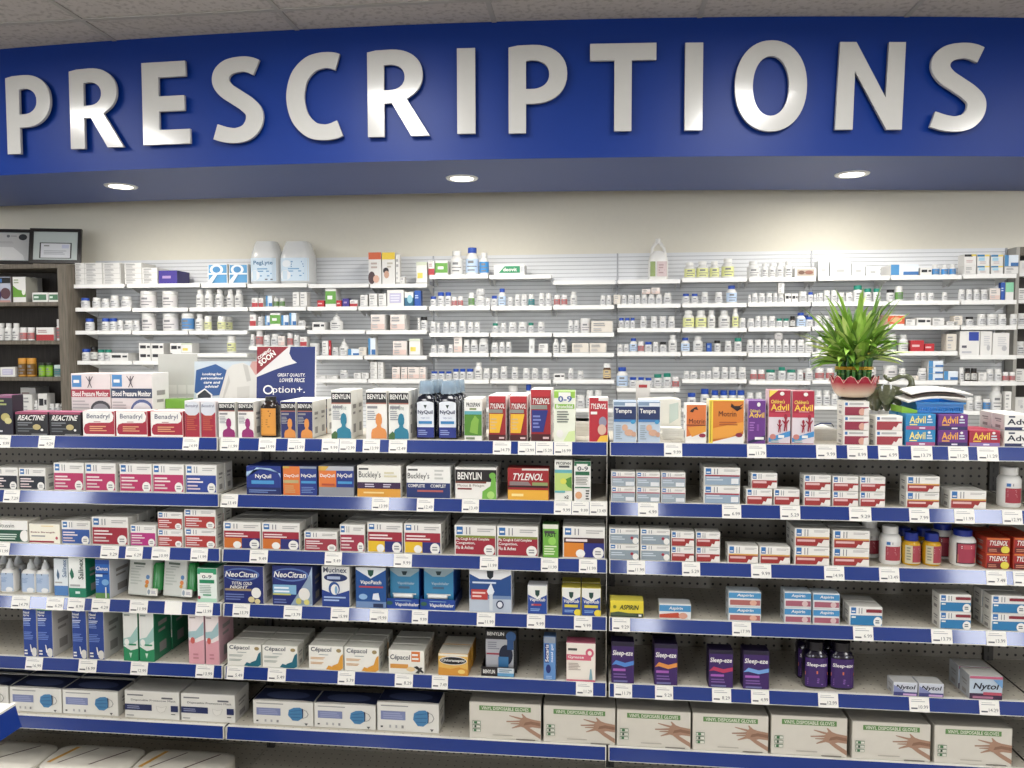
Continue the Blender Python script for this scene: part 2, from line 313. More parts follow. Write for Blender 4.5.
def adv(k, desc, corner):
    o = [('t', "Children's", .1, .75, .74, .82, '#f2d046', .1), ('t', 'Advil', .1, .62, .92, .74, '#f7c83a', 0), ('p', [(0, .5), (1, .5), (1, .02), (0, .02)], '#dccfd6'), ('r', .0, .5, 1, .58, '#c83048'), ('e', .6, .93, .1, .035, W), ('l', .3, .6, .9, .615, 1, '#e8a0a8'), ('p', [(0, .04), (.0, .12), (1, .25), (1, .15)], '#3b8ed0'), ('l', .45, .12, .85, .17, 1, W), ('e', .2, .14, .14, .05, '#c97a70'),
         ('l', .1, .03, .6, .08, 2, '#8aa'), kid(.48, .22, .24, '#a01c34'), kid(.74, .24, .32, '#a01c34')]
    if corner: o.append(('p', [(0, 1), (0, .86), (.42, 1)], '#f2d046'))
    ds(k, desc, .045, '#d7b6b9', '#b41c3a', o, top='#b4384c')
def kid(cx, z, h, c):
    P = [(0, 0), (.06, .3), (.1, 0), (.16, 0), (.14, .4), (.3, .62), (.26, .68), (.12, .55), (.12, .68), (.17, .78), (.14, .95), (.03, 1), (-.07, .93), (-.08, .78), (-.02, .68), (-.04, .55), (-.2, .66), (-.22, .6), (-.04, .42), (-.1, .02), (-.04, 0)]
    return ('p', [(cx+x*h*1.9, z+y*h) for x, y in P], c)
adv('advr1', 'tall red kids carton, yellow corner', True); adv('advr2', 'tall plain-cornered red kids carton', False)
ds('hstack', 'white carton with wine-red base', .06, '#d8d4cb', W, [('r', .06, .72, .16, .92, LOGO), ('l', .22, .76, .9, .9, 1, '#b5b2b0'), ('r', .05, .05, .97, .62, '#9a2440'), ('e', .72, .28, .13, .25, '#d9a08c'), ('p', [(.78, .05), (.8, .5), (.97, .55), (.97, .05)], '#e4dcd6')])
ds('hstack2', 'white carton with brick-red base', .06, '#d8d4cb', W, [('r', .06, .72, .16, .92, LOGO), ('l', .22, .76, .9, .9, 1, '#b5b2b0'), ('r', .05, .05, .97, .62, '#a8303c'), ('p', [(.6, .05), (.68, .3), (.76, .22), (.85, .5), (.97, .5), (.97, .05)], '#e8ddd6')])
def advbox(k, desc, c, band, tc='#f2df7a', ad=.6):
    ds(k, desc, .06, c, c, [('r', 0, 0, 1, .24, band), ('t', 'Advil', .12, .42, .66, .88, tc, 0), ('l', .45, .08, .75, .17, 1, '#e8e0f0'), ('e', .78, .85, .05, .08, W), ('l', .7, .45, .95, .7, 2, '#c9d6e0'), ('l', .12, .3, .45, .37, 1, tc)])
advbox('advblue', 'blue gel-capsule carton', '#1b86c4', '#a8467c'); advbox('advpur', 'purple gel-capsule carton', '#6e2a86', '#2c2262', '#f5a83a')
advbox('advred', 'single red gel-capsule carton', '#b0203c', '#8a6ab0', '#f5c83a')
ds('advwhite', 'white gel-capsule carton with navy band', .07, '#d9d6d0', W, [('t', 'Advil', .1, .36, 1.0, .72, '#161c38', 0), ('l', .15, .8, .5, .9, 1, '#3a3f58'), ('r', .0, .02, 1, .22, '#1d2a5c'), ('e', .75, .13, .12, .09, W)])
# second shelf
ds('nyquil', 'royal blue night-cold carton', .06, '#2a3f8a', '#16308c', [('p', [(0, .62), (0, .8), (.4, .9), (.9, .8), (1, .6), (.98, .75), (.7, .92), (.3, .95)], '#9fc0e6'), ('t', 'NyQuil', .26, .54, .72, .72, W), ('r', .15, .38, .8, .5, '#3f96d4'), ('r', .0, .0, 1, .26, '#102468'), ('l', .08, .08, .9, .18, 2, '#6a86c4')], top='#1c2f7a')
def dn(k, desc, low):
    ds(k, desc, .06, low, '#e8742a', [('r', .5, 0, 1, 1, '#1b3590'), ('t', 'DayQuil', .04, .6, .46, .72, W), ('t', 'NyQuil', .54, .6, .96, .74, W), ('r', .02, .42, .46, .52, '#b8a870'), ('r', .54, .42, .97, .5, '#3f96d4'), ('r', .5, .92, 1, 1, '#8d99a8'), ('r', 0, .92, .2, 1, '#c9a83c'), ('l', .06, .1, .44, .34, 4, '#d8a060'), ('l', .55, .1, .95, .3, 4, '#6a86c4')] if k == 'dn1' else
       [('r', .5, 0, 1, 1, '#1b3590'), ('r', 0, 0, 1, .3, '#8a8e96'), ('r', 0, .85, 1, 1, '#b4b8c0'), ('p', [(0, .85), (0, 1), (.3, 1), (.2, .85)], '#d8a83c'), ('t', 'DayQuil', .05, .6, .46, .74, W), ('t', 'NyQuil', .54, .6, .95, .76, W), ('r', .55, .42, .95, .5, '#3f96d4'), ('r', .1, .36, .46, .42, '#c04a2c')])
dn('dn1', 'orange and navy day-night carton', '#2a2f5a'); dn('dn2', 'silver-based orange and navy carton', '#6a6e78')
ds('buck1', 'white lozenge-style carton with orange base', .06, '#dcd9d0', '#efede2', [('l', .04, .86, .3, .92, 1, '#555'), ('t', "Buckley's", .04, .56, .54, .82, '#15151c', 0, 0), ('l', .62, .64, .95, .8, 2, '#d9d0a8'), ('r', 0, .27, 1, .47, '#3a1c48'), ('l', .18, .32, .4, .42, 2, '#cfc6d6'), ('l', .6, .32, .82, .42, 2, '#cfc6d6'), ('r', 0, 0, 1, .27, '#e0982a'), ('l', .15, .12, .85, .17, 1, '#f0cf8a')])
ds('buck2', 'white cold carton with navy base', .06, '#d2d2ce', '#efeee8', [('l', .04, .86, .3, .92, 1, '#555'), ('t', "Buckley's", .03, .56, .52, .8, '#15151c', 0, 0), ('l', .64, .6, .85, .9, 3, '#c9c9c4'), ('r', 0, 0, 1, .48, '#1b2f70'), ('t', 'COMPLETE', .04, .34, .42, .44, W), ('t', 'COMPLET', .55, .34, .9, .44, W), ('l', .25, .2, .85, .26, 1, '#b85a5a')])
ds('benmuc', 'black and white carton with green figure', .06, '#d6d6ce', '#ece8e2', [('r', 0, .55, 1, .93, '#1b1516'), ('r', 0, .5, .75, .56, '#7a3a2c'), ('t', 'BENYLIN', .06, .62, .64, .85, W), ('t', 'Mucus & Phlegm', .06, .37, .7, .47, '#6a6258', 0, 0), ('r', .06, .3, .4, .35, '#8a2c2c'), ('e', .9, .75, .08, .1, '#6cb33a'), ('p', [(.65, 0), (.66, .25), (.85, .42), (.88, .68), (.98, .68), (1, 0)], '#6cb33a'), ('e', .86, .14, .09, .12, '#a8d66a')])
ds('tylbox', 'wide red carton with yellow base', .06, '#b8553c', '#a81a22', [('r', .35, .93, 1, 1, '#dcd5cf'), ('t', 'TYLENOL', .1, .62, .9, .84, W, .2), ('p', [(.05, .46), (.58, .46), (.5, .58), (.05, .58)], '#8a7a7a'), ('r', .6, .46, .98, .56, '#8a9a5a'), ('r', 0, .4, 1, .45, '#2a1416'), ('r', 0, 0, 1, .32, '#ecaa28'), ('l', .1, .12, .45, .2, 1, '#f7d98a')], top='#8c1c22')
ds('prosp', 'narrow white and leaf-green carton', .045, '#d6d6c8', '#e9e9de', [('t', 'PROSPAN', .1, .88, .9, .95, '#222'), ('l', .25, .81, .85, .86, 1, '#555'), ('r', 0, .68, 1, .76, '#5fb0b8'), ('r', 0, .25, 1, .68, '#b8d270'), ('p', [(.5, .5), (.95, .6), (1, .3), (.75, .35)], '#4f8f2f'), ('e', .5, .48, .18, .07, '#d8d84a'), ('r', 0, .2, .6, .25, '#5fb0b8'), ('t', 'x2', .55, .06, .8, .14, '#222')])
ds('kids9b', 'narrow white and dark-green kids carton', .045, '#cfd6cb', W, [('r', 0, .88, 1, 1, '#1d6b43'), ('r', .15, .82, .8, .93, W), ('t', '0-9', .2, .76, .84, .87, '#6a6a70'), ('r', .08, .65, .92, .74, '#1d6b43'), ('l', .1, .42, .85, .6, 5, '#9a9a92'), ('r', .05, .33, .95, .36, '#1d6b43'), ('e', .28, .15, .2, .09, '#e0a070'), ('l', .7, .05, .92, .28, 4, '#333')], top='#1d6b43')
# third shelf
ds('robi', 'white and bottle-green carton', .06, '#d8d4c6', W, [('t', 'Robitussin', .05, .68, .65, .86, '#222', 0, 0), ('r', 0, .05, 1, .58, '#16513a'), ('e', .92, .32, .12, .26, W), ('l', .2, .15, .75, .4, 3, '#cfe0d2')])
ds('extra', 'white carton with maroon base', .06, '#d4d0c2', '#f0ecd8', [('t', 'Extra Strength', .06, .52, .84, .62, '#7a1824', 0, .02), ('r', 0, .05, .8, .14, '#a01c34'), ('l', .08, .35, .75, .42, 1, '#999'), ('r', .4, .88, .8, .92, '#e8d08a'), ('e', .9, .3, .04, .08, '#b84a5a')])
ds('green1', 'slim lime-green carton', .045, '#3a6b2c', '#6db33a', [('r', 0, .86, 1, 1, '#e0e4d2'), ('l', .1, .72, .9, .8, 1, '#444'), ('t', 'FAST', .15, .62, .85, .74, '#203020'), ('e', .6, .5, .25, .12, '#8fd050'), ('l', .1, .1, .9, .36, 4, '#d8eab8')])
# fourth shelf
ds('salin1', 'white saline carton with blue base', .06, '#c8d0d8', '#dfe6ea', [('r', 0, 0, 1, .27, '#4a7fc0'), ('p', [(.2, .55), (.3, .42), (.4, .5), (.4, .58), (.28, .72)], '#4a6a8a'), ('T', 'Salinex', .6, .5, .9, .98, '#6a86a8'), ('l', .1, .34, .7, .38, 1, '#aaa')])
ds('salin2', 'white saline carton with green base', .08, '#0f7a5a', '#e9ece8', [('r', 0, 0, 1, .24, '#128562'), ('p', [(.08, .6), (.2, .45), (.32, .52), (.32, .6), (.2, .74)], '#1b6b52'), ('T', 'Salinex', .58, .46, .88, .98, '#4a5a58'), ('l', .1, .28, .8, .33, 1, '#aaa'), ('l', .4, .1, .7, .16, 1, '#cfe8de')])
ds('flon', 'blue nasal-spray carton with grass foot', .13, '#c9ccd0', '#1c62c0', [('r', 0, .88, 1, 1, '#1346a0'), ('t', 'Cleron', .05, .72, .9, .82, W, .1), ('l', .05, .56, .6, .64, 1, '#cfe0f4'), ('r', 0, .62, .9, .66, '#123a8c'), ('e', .7, .42, .25, .08, '#6fa8e0'), ('l', .05, .35, .3, .5, 3, '#86b4ea'), ('r', 0, 0, 1, .15, '#5c8f4a'), ('r', .7, .02, .78, .3, W)])
ds('kids9g', 'pale green and white kids carton', .06, '#cfd6cf', '#e6efe8', [('r', 0, .82, 1, 1, '#2a9c6a'), ('r', .15, .72, .82, .86, W), ('t', '0-9', .25, .7, .75, .8, '#6a6a70'), ('r', .12, .56, .88, .66, '#1d8a5a'), ('l', .12, .28, .8, .5, 5, '#a8b8ae'), ('r', 0, 0, 1, .12, '#a8d8bc'), ('e', .1, .14, .07, .05, '#a02c44'), ('l', .3, .2, .85, .24, 1, '#3a9a6a')], top='#1f8a5c')
def neo(k, desc, v):
    o = [('e', .45, .77, .45, .17, '#5a78b8'), ('e', .43, .77, .42, .13, '#1a2a78'), ('t', 'NeoCitran', .04, .7, .86, .85, W, .15)]
    if v == 1: o += [('t', 'TOTAL COLD', .2, .5, .72, .58, W, .1), ('t', 'NIGHT', .16, .4, .62, .48, W, .1), ('r', .04, .34, .7, .4, '#a08a6a'), ('l', .05, .1, .55, .26, 3, '#6a7ab8'), ('e', .82, .3, .12, .14, '#e8e6e0'), ('e', .7, .12, .08, .08, '#d8c890'), ('e', .85, .08, .07, .07, '#d8c890')]
    else: o += [('p', [(.62, 0), (1, 1), (1, 0)], '#a8c0d8'), ('p', [(.45, 0), (.95, .8), (1, .4), (1, .05)], '#8aa0b8'), ('r', .02, .28, .6, .52, '#7ab0d8'), ('l', .05, .33, .55, .46, 2, '#e8f0f8'), ('l', .02, .26, .55, .3, 1, '#c8c860'), ('l', .05, .06, .45, .16, 2, '#6a7ab8'), ('e', .8, .3, .14, .16, '#e4e2da'), ('e', .66, .12, .07, .08, '#c8c060'), ('e', .86, .1, .07, .07, '#d8d070')]
    ds(k, desc, .08, '#c8c4c4' if v == 1 else '#33407e', '#1a2a78', o, top='#1a2040')
neo('neo1', 'navy hot-drink sachet carton, grey side', 1); neo('neo2', 'navy sachet carton with pale wedge', 2)
ds('mucin', 'white and blue carton with ring', .08, '#c4c4c0', '#e4e4e0', [('t', 'Mucinex', .06, .84, .9, .97, '#48506a', 0), ('e', .5, .72, .42, .1, '#1b2f6a'), ('l', .2, .68, .8, .75, 1, '#a8b8d8'), ('p', [(0, 0), (1, 0), (1, .42), (.5, .3), (0, .42)], '#1f3f94'), ('e', .45, .45, .2, .17, '#24509c'), ('e', .47, .43, .14, .13, W), ('e', .52, .42, .05, .1, '#7aa8d0'), ('l', .08, .15, .9, .26, 2, '#a8c0e8')])
ds('vapop', 'deep blue patch carton, white peak', .07, '#2a2c4a', '#14509c', [('r', 0, 0, 1, .16, '#6f8fc0'), ('p', [(0, 1), (1, 1), (1, .94), (.5, .72), (0, .94)], '#dfe4e8'), ('p', [(.4, .93), (.6, .93), (.58, .82), (.5, .76), (.42, .82)], '#144a3c'), ('t', 'VapoPatch', .15, .56, .85, .68, W, .1), ('r', .12, .5, .9, .54, '#b83a4a'), ('e', .25, .28, .14, .07, '#8ab4e0'), ('p', [(.55, .22), (.8, .2), (.75, .38), (.58, .36)], '#dfe6f0'), ('r', .58, .03, .9, .12, '#1c2f5a')])
ds('vapor', 'large blue-white steam-inhaler carton', .08, '#c8ccd4', '#1a4a94', [('r', 0, 0, 1, .32, '#b8c4d4'), ('r', 0, .32, 1, .4, '#6f8cb8'), ('p', [(0, 1), (1, 1), (1, .9), (.75, .78), (.25, .78), (0, .9)], '#e6e8ea'), ('p', [(.42, .98), (.58, .98), (.57, .84), (.5, .78), (.43, .84)], '#16242c'), ('l', .08, .68, .92, .72, 1, '#cfdcf0'), ('r', .05, .3, .44, .54, '#c43a34'), ('l', .08, .36, .4, .48, 2, '#f0c8c0'), ('p', [(.42, .5), (.52, .7), (.6, .5), (.56, .42), (.46, .42)], '#dfe8f0'), ('r', .48, .05, .56, .44, '#cdd6de'), ('e', .73, .2, .09, .1, '#1a2a5a'), ('e', .73, .2, .06, .07, '#dfe4ea')])
def vrub(k, desc, top, y):
    ds(k, desc, .05, top, '#1746a4', [('p', [(0, 1), (1, 1), (1, .68), (.5, .52), (0, .68)], '#e6e6e0'), ('p', [(.38, .84), (.62, .84), (.6, .68), (.5, .6), (.4, .68)], '#16443a'), ('t', 'VapoRub', .08, .42, .92, .58, W, .1), ('l', .2, .3, .8, .36, 1, y), ('l', .15, .12, .7, .2, 2, '#8ab0e8')] + ([('e', .85, .12, .2, .12, '#e8d030'), ('r', .15, .3, .85, .4, '#d8c83a')] if k == 'vrub2' else [('r', .3, .3, .7, .37, '#b83a4a')]), top=top)
vrub('vrub1', 'single small blue ointment carton', '#c9cbd0', '#c88'); vrub('vrub2', 'small blue and yellow ointment carton', '#c8b83a', '#e8d030')
ds('aspy', 'yellow and black carton', .05, '#c9b42a', '#e6cf28', [('r', 0, 0, 1, .26, '#2a3a2c'), ('p', [(0, .26), (.25, .34), (.8, .2), (.8, .1), (0, .1)], '#46583c'), ('t', 'ASPIRIN', .28, .46, .86, .74, '#16301c', .15), ('l', .85, .08, .95, .2, 1, W), ('e', .14, .62, .05, .1, '#8a8a1c')], top='#e6d84a')
ds('aspb', 'blue and white carton with orange base', .05, '#c4c4bc', '#dde0e0', [('r', .0, .5, 1, .9, '#3f8fc8'), ('t', 'Aspirin', .3, .56, .75, .82, W, .15), ('p', [(0, .08), (.7, .08), (.6, .44), (0, .3)], '#c84428'), ('e', .75, .24, .14, .2, '#d89a84')], top='#c4c8ca')
ds('aspbr', 'blue and white carton with pink base', .05, '#b8c0c4', '#dde0e0', [('r', .0, .55, 1, .92, '#3a8cc8'), ('t', 'Aspirin', .25, .62, .78, .86, W, .15), ('r', .05, .1, .97, .44, '#a8586a'), ('e', .76, .27, .11, .18, '#d8b8b8')], top='#b8c4cc')
ds('aspbo', 'blue and white carton with orange foot', .05, '#b8c0c4', '#dde0e0', [('r', .0, .55, 1, .92, '#3f90c8'), ('t', 'Aspirin', .25, .62, .78, .86, W, .15), ('r', .05, .1, .97, .44, '#b0605c'), ('e', .76, .27, .11, .18, '#e0a890')], top='#b8c4cc')
# fifth shelf
def rinse(k, desc, g):
    ds(k, desc, .1, '#c2bfbd', '#1a3f98', [('r', .3, .94, .6, .97, W), ('t', 'Nasal', .06, .86, .5, .91, W), ('t', 'Spray', .06, .8, .5, .85, W), ('l', .06, .72, .8, .77, 2, '#cdd8f0'), ('l', .06, .62, .7, .7, 3, '#7f9ae0'), ('l', .06, .35, .8, .5, 5, '#6a88d8'), ('l', .1, .05, .4, .14, 2, W), ('e', .82, .1, .2, .09, '#d8d6d0'), ('p', [(.52, .25), (.58, .25), (.68, .1), (.58, .1)], W)] + ([('r', 0, .93, 1, 1, '#4a9a3a')] if g else []))
rinse('rin1', 'royal blue nasal-rinse carton', False); rinse('rin2', 'green-topped blue nasal-rinse carton', True)
ds('hydg', 'white and green nasal-spray carton', .1, '#1f7a52', '#e2e4de', [('p', [(0, 0), (1, 0), (1, .24), (.5, .2), (0, .28)], '#1a8a56'), ('p', [(0, .42), (.5, .46), (1, .66), (1, .4), (.5, .3), (0, .3)], '#9ac4bc'), ('l', .1, .85, .6, .93, 2, '#8a9a92'), ('e', .25, .36, .16, .06, W), ('p', [(.4, .16), (.6, .16), (.5, .06)], '#bfe0c8'), ('l', .4, .3, .95, .33, 1, '#1a8a56')], top='#dfe2dc')
ds('hydp', 'white and pink nasal-spray carton', .1, '#c49aa4', '#e8dcda', [('p', [(0, 0), (1, 0), (1, .46), (.5, .4), (0, .44)], '#dc9aa4'), ('p', [(0, .6), (.5, .62), (1, .8), (1, .55), (.4, .46), (0, .5)], '#9abcc0'), ('l', .1, .85, .6, .93, 2, '#a89a96'), ('e', .28, .44, .14, .06, '#d05a50'), ('l', .3, .1, .7, .2, 2, '#c07a86')], top='#e8dcda')
def cep(k, desc, leaf, ln):
    ds(k, desc, .05, '#c9c8bc', '#eceae0', [('t', 'Cépacol', .06, .7, .66, .94, '#1d2a44', .05, .015), ('e', .87, .82, .07, .08, '#a08a5a'), ('l', .3, .62, .65, .64, 1, '#4a6a7a'), ('l', .06, .44, .6, .52, 2, ln), ('l', .06, .24, .55, .32, 2, ln), ('p', [(.6, 0), (.7, .2), (.85, .3), (.92, .6), (1, .7), (1, .1), (.9, 0)], leaf), ('p', [(.58, .2), (.75, .12), (.8, .02), (.5, .04)], leaf)])
cep('cepb', 'cream lozenge carton with teal leaf', '#1d6a80', '#9aa6a0'); cep('cepo', 'cream lozenge carton with orange fruit', '#e0982c', '#d8a05a')
ds('cepx', 'white lozenge carton with orange flash', .05, '#c9c8bc', '#ece8de', [('t', 'Cépacol', .04, .52, .6, .8, '#1d2a44', .05, .015), ('r', .64, .52, .88, .95, '#e0742a'), ('l', .66, .6, .86, .85, 2, W), ('r', .05, .22, .55, .4, '#d8923a'), ('e', .62, .2, .12, .1, '#e8c890'), ('p', [(.7, .3), (.95, .05), (1, .1), (.8, .35)], '#222'), ('p', [(.75, .05), (.9, .3), (.95, .28), (.85, .03)], '#3a3a3a')])
ds('chlor', 'golden carton with black oval', .07, '#c98a1c', '#e6b24a', [('r', 0, .88, 1, 1, '#e2ddc8'), ('e', .5, .68, .46, .2, W), ('e', .5, .68, .44, .17, '#14161c'), ('t', 'Chloraseptic', .1, .6, .9, .76, W, .1), ('p', [(0, .0), (1, 0), (1, .3), (.7, .4), (.4, .3), (0, .38)], '#d8902a'), ('e', .78, .2, .12, .1, '#f0c860')], top='#d8d4c4')
ds('nasal', 'slim blue ointment carton', .04, '#4a6a9a', '#5a8fd0', [('r', 0, .85, 1, 1, '#8a96a8'), ('r', .1, .4, .45, .84, '#1d3a8a'), ('T', 'Secaris', .15, .42, .42, .82, W), ('T', 'nasal gel', .6, .42, .82, .82, '#e4ecf6'), ('e', .4, .26, .2, .1, '#1d2f7a'), ('l', .2, .04, .8, .1, 2, '#9cbce8')])
ds('gynia', 'cream carton with pink band', .05, '#c9a8a8', '#ece4d8', [('l', .06, .8, .4, .86, 1, '#444'), ('r', 0, .55, .85, .7, '#e0607a'), ('t', 'Gynasse', .06, .58, .6, .67, W), ('e', .8, .75, .14, .12, '#dc5a78'), ('e', .8, .75, .07, .06, '#ece4d8'), ('l', .08, .3, .5, .48, 5, '#b8a8a0'), ('r', 0, 0, 1, .05, '#d8607a'), ('p', [(.78, .06), (.9, .06), (.86, .34), (.82, .34)], '#7aa8b8')], top='#c8607a')
def slp(k, desc, c, side='#24123c'):
    ds(k, desc, .05, side, '#3a1a66', [('r', 0, .9, 1, 1, '#1a1230'), ('t', 'Sleep-eze', .04, .64, .96, .8, W, .15), ('p', [(0, .44), (.2, .56), (.6, .5), (1, .56), (1, .46), (.6, .4), (.2, .46)], c), ('l', .08, .3, .9, .36, 1, '#a858b8'), ('l', .1, .14, .85, .24, 2, '#7a58a0'), ('l', .1, .03, .85, .08, 1, '#6a6aa0')], top='#1a1230')
slp('slb', 'purple sleep-aid carton, blue wave', '#4a86d8'); slp('slo', 'purple sleep-aid carton, orange wave', '#e08a3a'); slp('slr', 'purple sleep-aid carton, red wave', '#c0305a'); slp('sls', 'purple sleep-aid carton, pale blue wave', '#6aa0e0')
ds('nyt1', 'small silver and lilac carton', .05, '#b8bac0', '#c4c8d4', [('r', 0, 0, 1, .3, '#3a3f80'), ('t', 'Nytol', .08, .42, .92, .82, '#1a1c30', .2), ('r', .4, .06, .95, .2, '#c8a0d0'), ('p', [(0, .3), (.5, .3), (0, .8)], '#8088b8')], top='#c9c8c6')
ds('nyt2', 'silver carton with red and navy base', .06, '#a8acb0', '#b4c4d4', [('r', 0, 0, 1, .26, '#3a2244'), ('t', 'Nytol', .1, .36, .9, .7, '#14162a', .2), ('r', .42, .2, .97, .32, '#c04a60'), ('r', .0, .88, 1, 1, '#c05a78'), ('l', .1, .05, .85, .15, 1, '#a86a88'), ('p', [(.7, .86), (1, .5), (1, .86)], '#6a9cd0')], top='#cfcdc8')
# sixth shelf
def mask_ops():
    return [('l', .06, .86, .55, .9, 1, '#9a9a98'), ('r', .06, .4, .46, .7, '#7c86b4'), ('l', .1, .45, .42, .64, 3, '#98a0c8'),
            ('p', [(.585, .44), (.6, .66), (.68, .76), (.78, .78), (.835, .7), (.83, .5), (.82, .34), (.75, .22), (.66, .23)], '#3f82b6'), ('p', [(.62, .62), (.8, .68), (.8, .655), (.625, .595)], '#2c6698'), ('p', [(.61, .5), (.81, .53), (.81, .505), (.612, .475)], '#2c6698'), ('p', [(.63, .38), (.8, .38), (.79, .355), (.64, .355)], '#2c6698'),
            ('p', [(.815, .76), (.84, .72), (.835, .36), (.82, .34), (.825, .5)], '#252c50'), ('p', [(.84, .72), (.9, .66), (.93, .52), (.9, .4), (.835, .34), (.84, .36), (.89, .42), (.915, .52), (.89, .64), (.84, .7)], '#9a9894'),
            ('l', .06, .14, .1, .2, 1, '#444'), ('l', .2, .14, .24, .24, 1, '#aaa'), ('l', .3, .14, .34, .24, 1, '#aaa'), ('l', .4, .14, .44, .24, 1, '#888'), ('p', [(.86, .16), (.92, .16), (.89, .06)], '#555')]
ds('mask1', 'white face-mask carton with navy lid', .09, '#c9c6be', '#e0ddd6', mask_ops(), cat='mask box', name='mask_box', top='#1d2750')
ds('mask2', 'white face-mask carton with navy bar', .1, '#c4c2bc', '#dedbd4', [('l', .05, .82, .4, .87, 1, '#77757a'), ('l', .68, .74, .92, .8, 1, '#66646a'), ('t', 'Disposable Protective Mask', .12, .62, .94, .71, '#2c2c38', 0, 0), ('r', 0, .3, .5, .52, '#1d2a5e'), ('l', .05, .36, .35, .46, 2, '#8a90b0'), ('r', .85, .3, .98, .52, '#1d2a5e'), ('p', [(.58, .5), (.68, .44), (.78, .5), (.74, .3), (.66, .24), (.6, .32)], '#c0bdb6'), ('p', [(.59, .485), (.68, .43), (.77, .485), (.735, .31), (.66, .25), (.61, .325)], '#e2dfd8'), ('l', .04, .1, .2, .14, 1, '#999'), ('l', .86, .2, .97, .23, 1, '#444')], cat='mask box', name='mask_box', top='#cfccc4')
HAND = [(.52, .52), (.6, .53), (.7, .55), (.72, .57), (.66, .6), (.56, .66), (.56, .68), (.62, .66), (.73, .62), (.75, .64), (.73, .73), (.745, .735), (.8, .64), (.86, .6), (1, .56), (1, .36), (.88, .38), (.84, .36), (1, .18), (1, .06), (.84, .24), (.76, .36), (.72, .38), (.6, .32), (.595, .34), (.68, .42), (.7, .44), (.58, .44), (.58, .46), (.7, .48), (.7, .5), (.52, .49)]
ds('glove', 'white vinyl-glove carton with green title', .12, '#b8b2a6', '#d2ccc0', [('r', .14, .78, .86, .91, '#5c8a48'), ('t', 'VINYL DISPOSABLE GLOVES', .17, .8, .83, .89, '#e4e2d0', 0, .01), ('p', HAND, '#a88068'), ('p', [(.76, .42), (.86, .46), (1, .42), (1, .5), (.86, .54), (.78, .5)], '#8c644e'),
   ('r', .045, .19, .16, .27, '#3f7a4a'), ('r', .045, .3, .16, .38, '#3f7a4a'), ('r', .045, .41, .16, .49, '#3f7a4a'), ('r', .05, .2, .155, .26, '#dcdace'), ('r', .05, .31, .155, .37, '#dcdace'), ('r', .05, .42, .155, .48, '#dcdace'), ('r', .065, .2, .1, .26, '#3f7a4a'), ('r', .075, .31, .1, .37, '#2a4a34'), ('r', .07, .42, .11, .48, '#3f7a4a'), ('l', .33, .12, .66, .145, 1, '#b0aaa0'), ('l', .66, .03, .95, .06, 1, '#77726a')], cat='glove box', name='glove_box', top='#b4aea2')
ds('bpr', 'large white monitor carton, red band', .1, '#d4ccc8', '#d8cccb', [('r', .03, .77, .27, .97, '#3a80c0'), ('l', .07, .84, .22, .89, 1, W), ('p', [(.38, .95), (.4, .95), (.455, .89), (.47, .95), (.49, .95), (.49, .89), (.55, .95), (.57, .95), (.5, .86), (.5, .83), (.54, .76), (.52, .76), (.48, .82), (.44, .76), (.42, .76), (.46, .83), (.46, .86)], '#5a5058'), ('r', 0, .6, 1, .73, '#a8283c'), ('t', 'Blood Pressure Monitor', .04, .61, .95, .7, W), ('l', .04, .35, .5, .54, 4, '#b0a8a8'), ('e', .75, .4, .25, .14, '#3a3a40'), ('e', .75, .39, .2, .1, '#8a8a90')], cat='box', name='monitor_box', top='#d0c0be')
ds('bpn', 'large white monitor carton, navy band', .1, '#d8d5d2', '#d6cccb', [('r', .03, .77, .27, .97, '#3a80c0'), ('l', .07, .84, .22, .89, 1, W), ('p', [(.38, .95), (.4, .95), (.455, .89), (.47, .95), (.49, .95), (.49, .89), (.55, .95), (.57, .95), (.5, .86), (.5, .83), (.54, .76), (.52, .76), (.48, .82), (.44, .76), (.42, .76), (.46, .83), (.46, .86)], '#5a5058'), ('r', 0, .58, 1, .74, '#2a3858'), ('t', 'Blood Pressure Monitor', .04, .61, .97, .7, W), ('l', .04, .35, .4, .52, 4, '#b0a8a8'), ('e', .75, .36, .28, .2, '#4a5a90'), ('e', .75, .34, .24, .17, '#cfcfd2')], cat='box', name='monitor_box', top='#cfc6c4')

MESHC = {}
def design_mesh(k, w, h):
    key = (k, round(w, 3), round(h, 3))
    if key in MESHC: return MESHC[key]
    desc, cat, name, dep, side, front, ops, top = DS[k]
    mb = MB()
    mb.box(-w/2, w/2, 0, dep, 0, h, mat(soft(side), .4, .04), bev=.0012, front=mat(soft(front), .4, .03), top=mat(soft(top), .4, .04))
    e = .001
    draw(mb, ops, lambda u, v, d: (max(-w/2+e, min(w/2-e, -w/2+u*w)), -d, max(e, min(h-e, v*h))))
    if k == 'mask1':
        draw(mb, [('e', .5, .5, .36, .3, '#4d5988'), ('p', [(0, 0), (1, 0), (1, .06), (.8, .12), (.2, .12), (0, .06)], '#d8d5ce')], lambda u, v, d: (-w/2+u*w, v*dep, h+d))
    sd = mat('#8d8a88', .5, .02)                                          # small print on the side panels
    for sx in (-1, 1):
        x = sx*(w/2+.0003)
        for (y0, y1, z0, z1) in ((.25, .75, .62, .7), (.25, .65, .5, .55), (.3, .7, .12, .3)):
            pts = [(x, dep*y0, h*z0), (x, dep*y1, h*z0), (x, dep*y1, h*z1), (x, dep*y0, h*z1)]
            if k not in ('nyquil', 'dn1', 'dn2', 'chlor', 'advblue', 'advpur', 'advred', 'slb', 'slo', 'slr', 'sls', 'tallblack', 'reactine'): mb.face(pts if sx > 0 else pts[::-1], sd)
    MESHC[key] = (mb.mesh(name), dep); return MESHC[key]

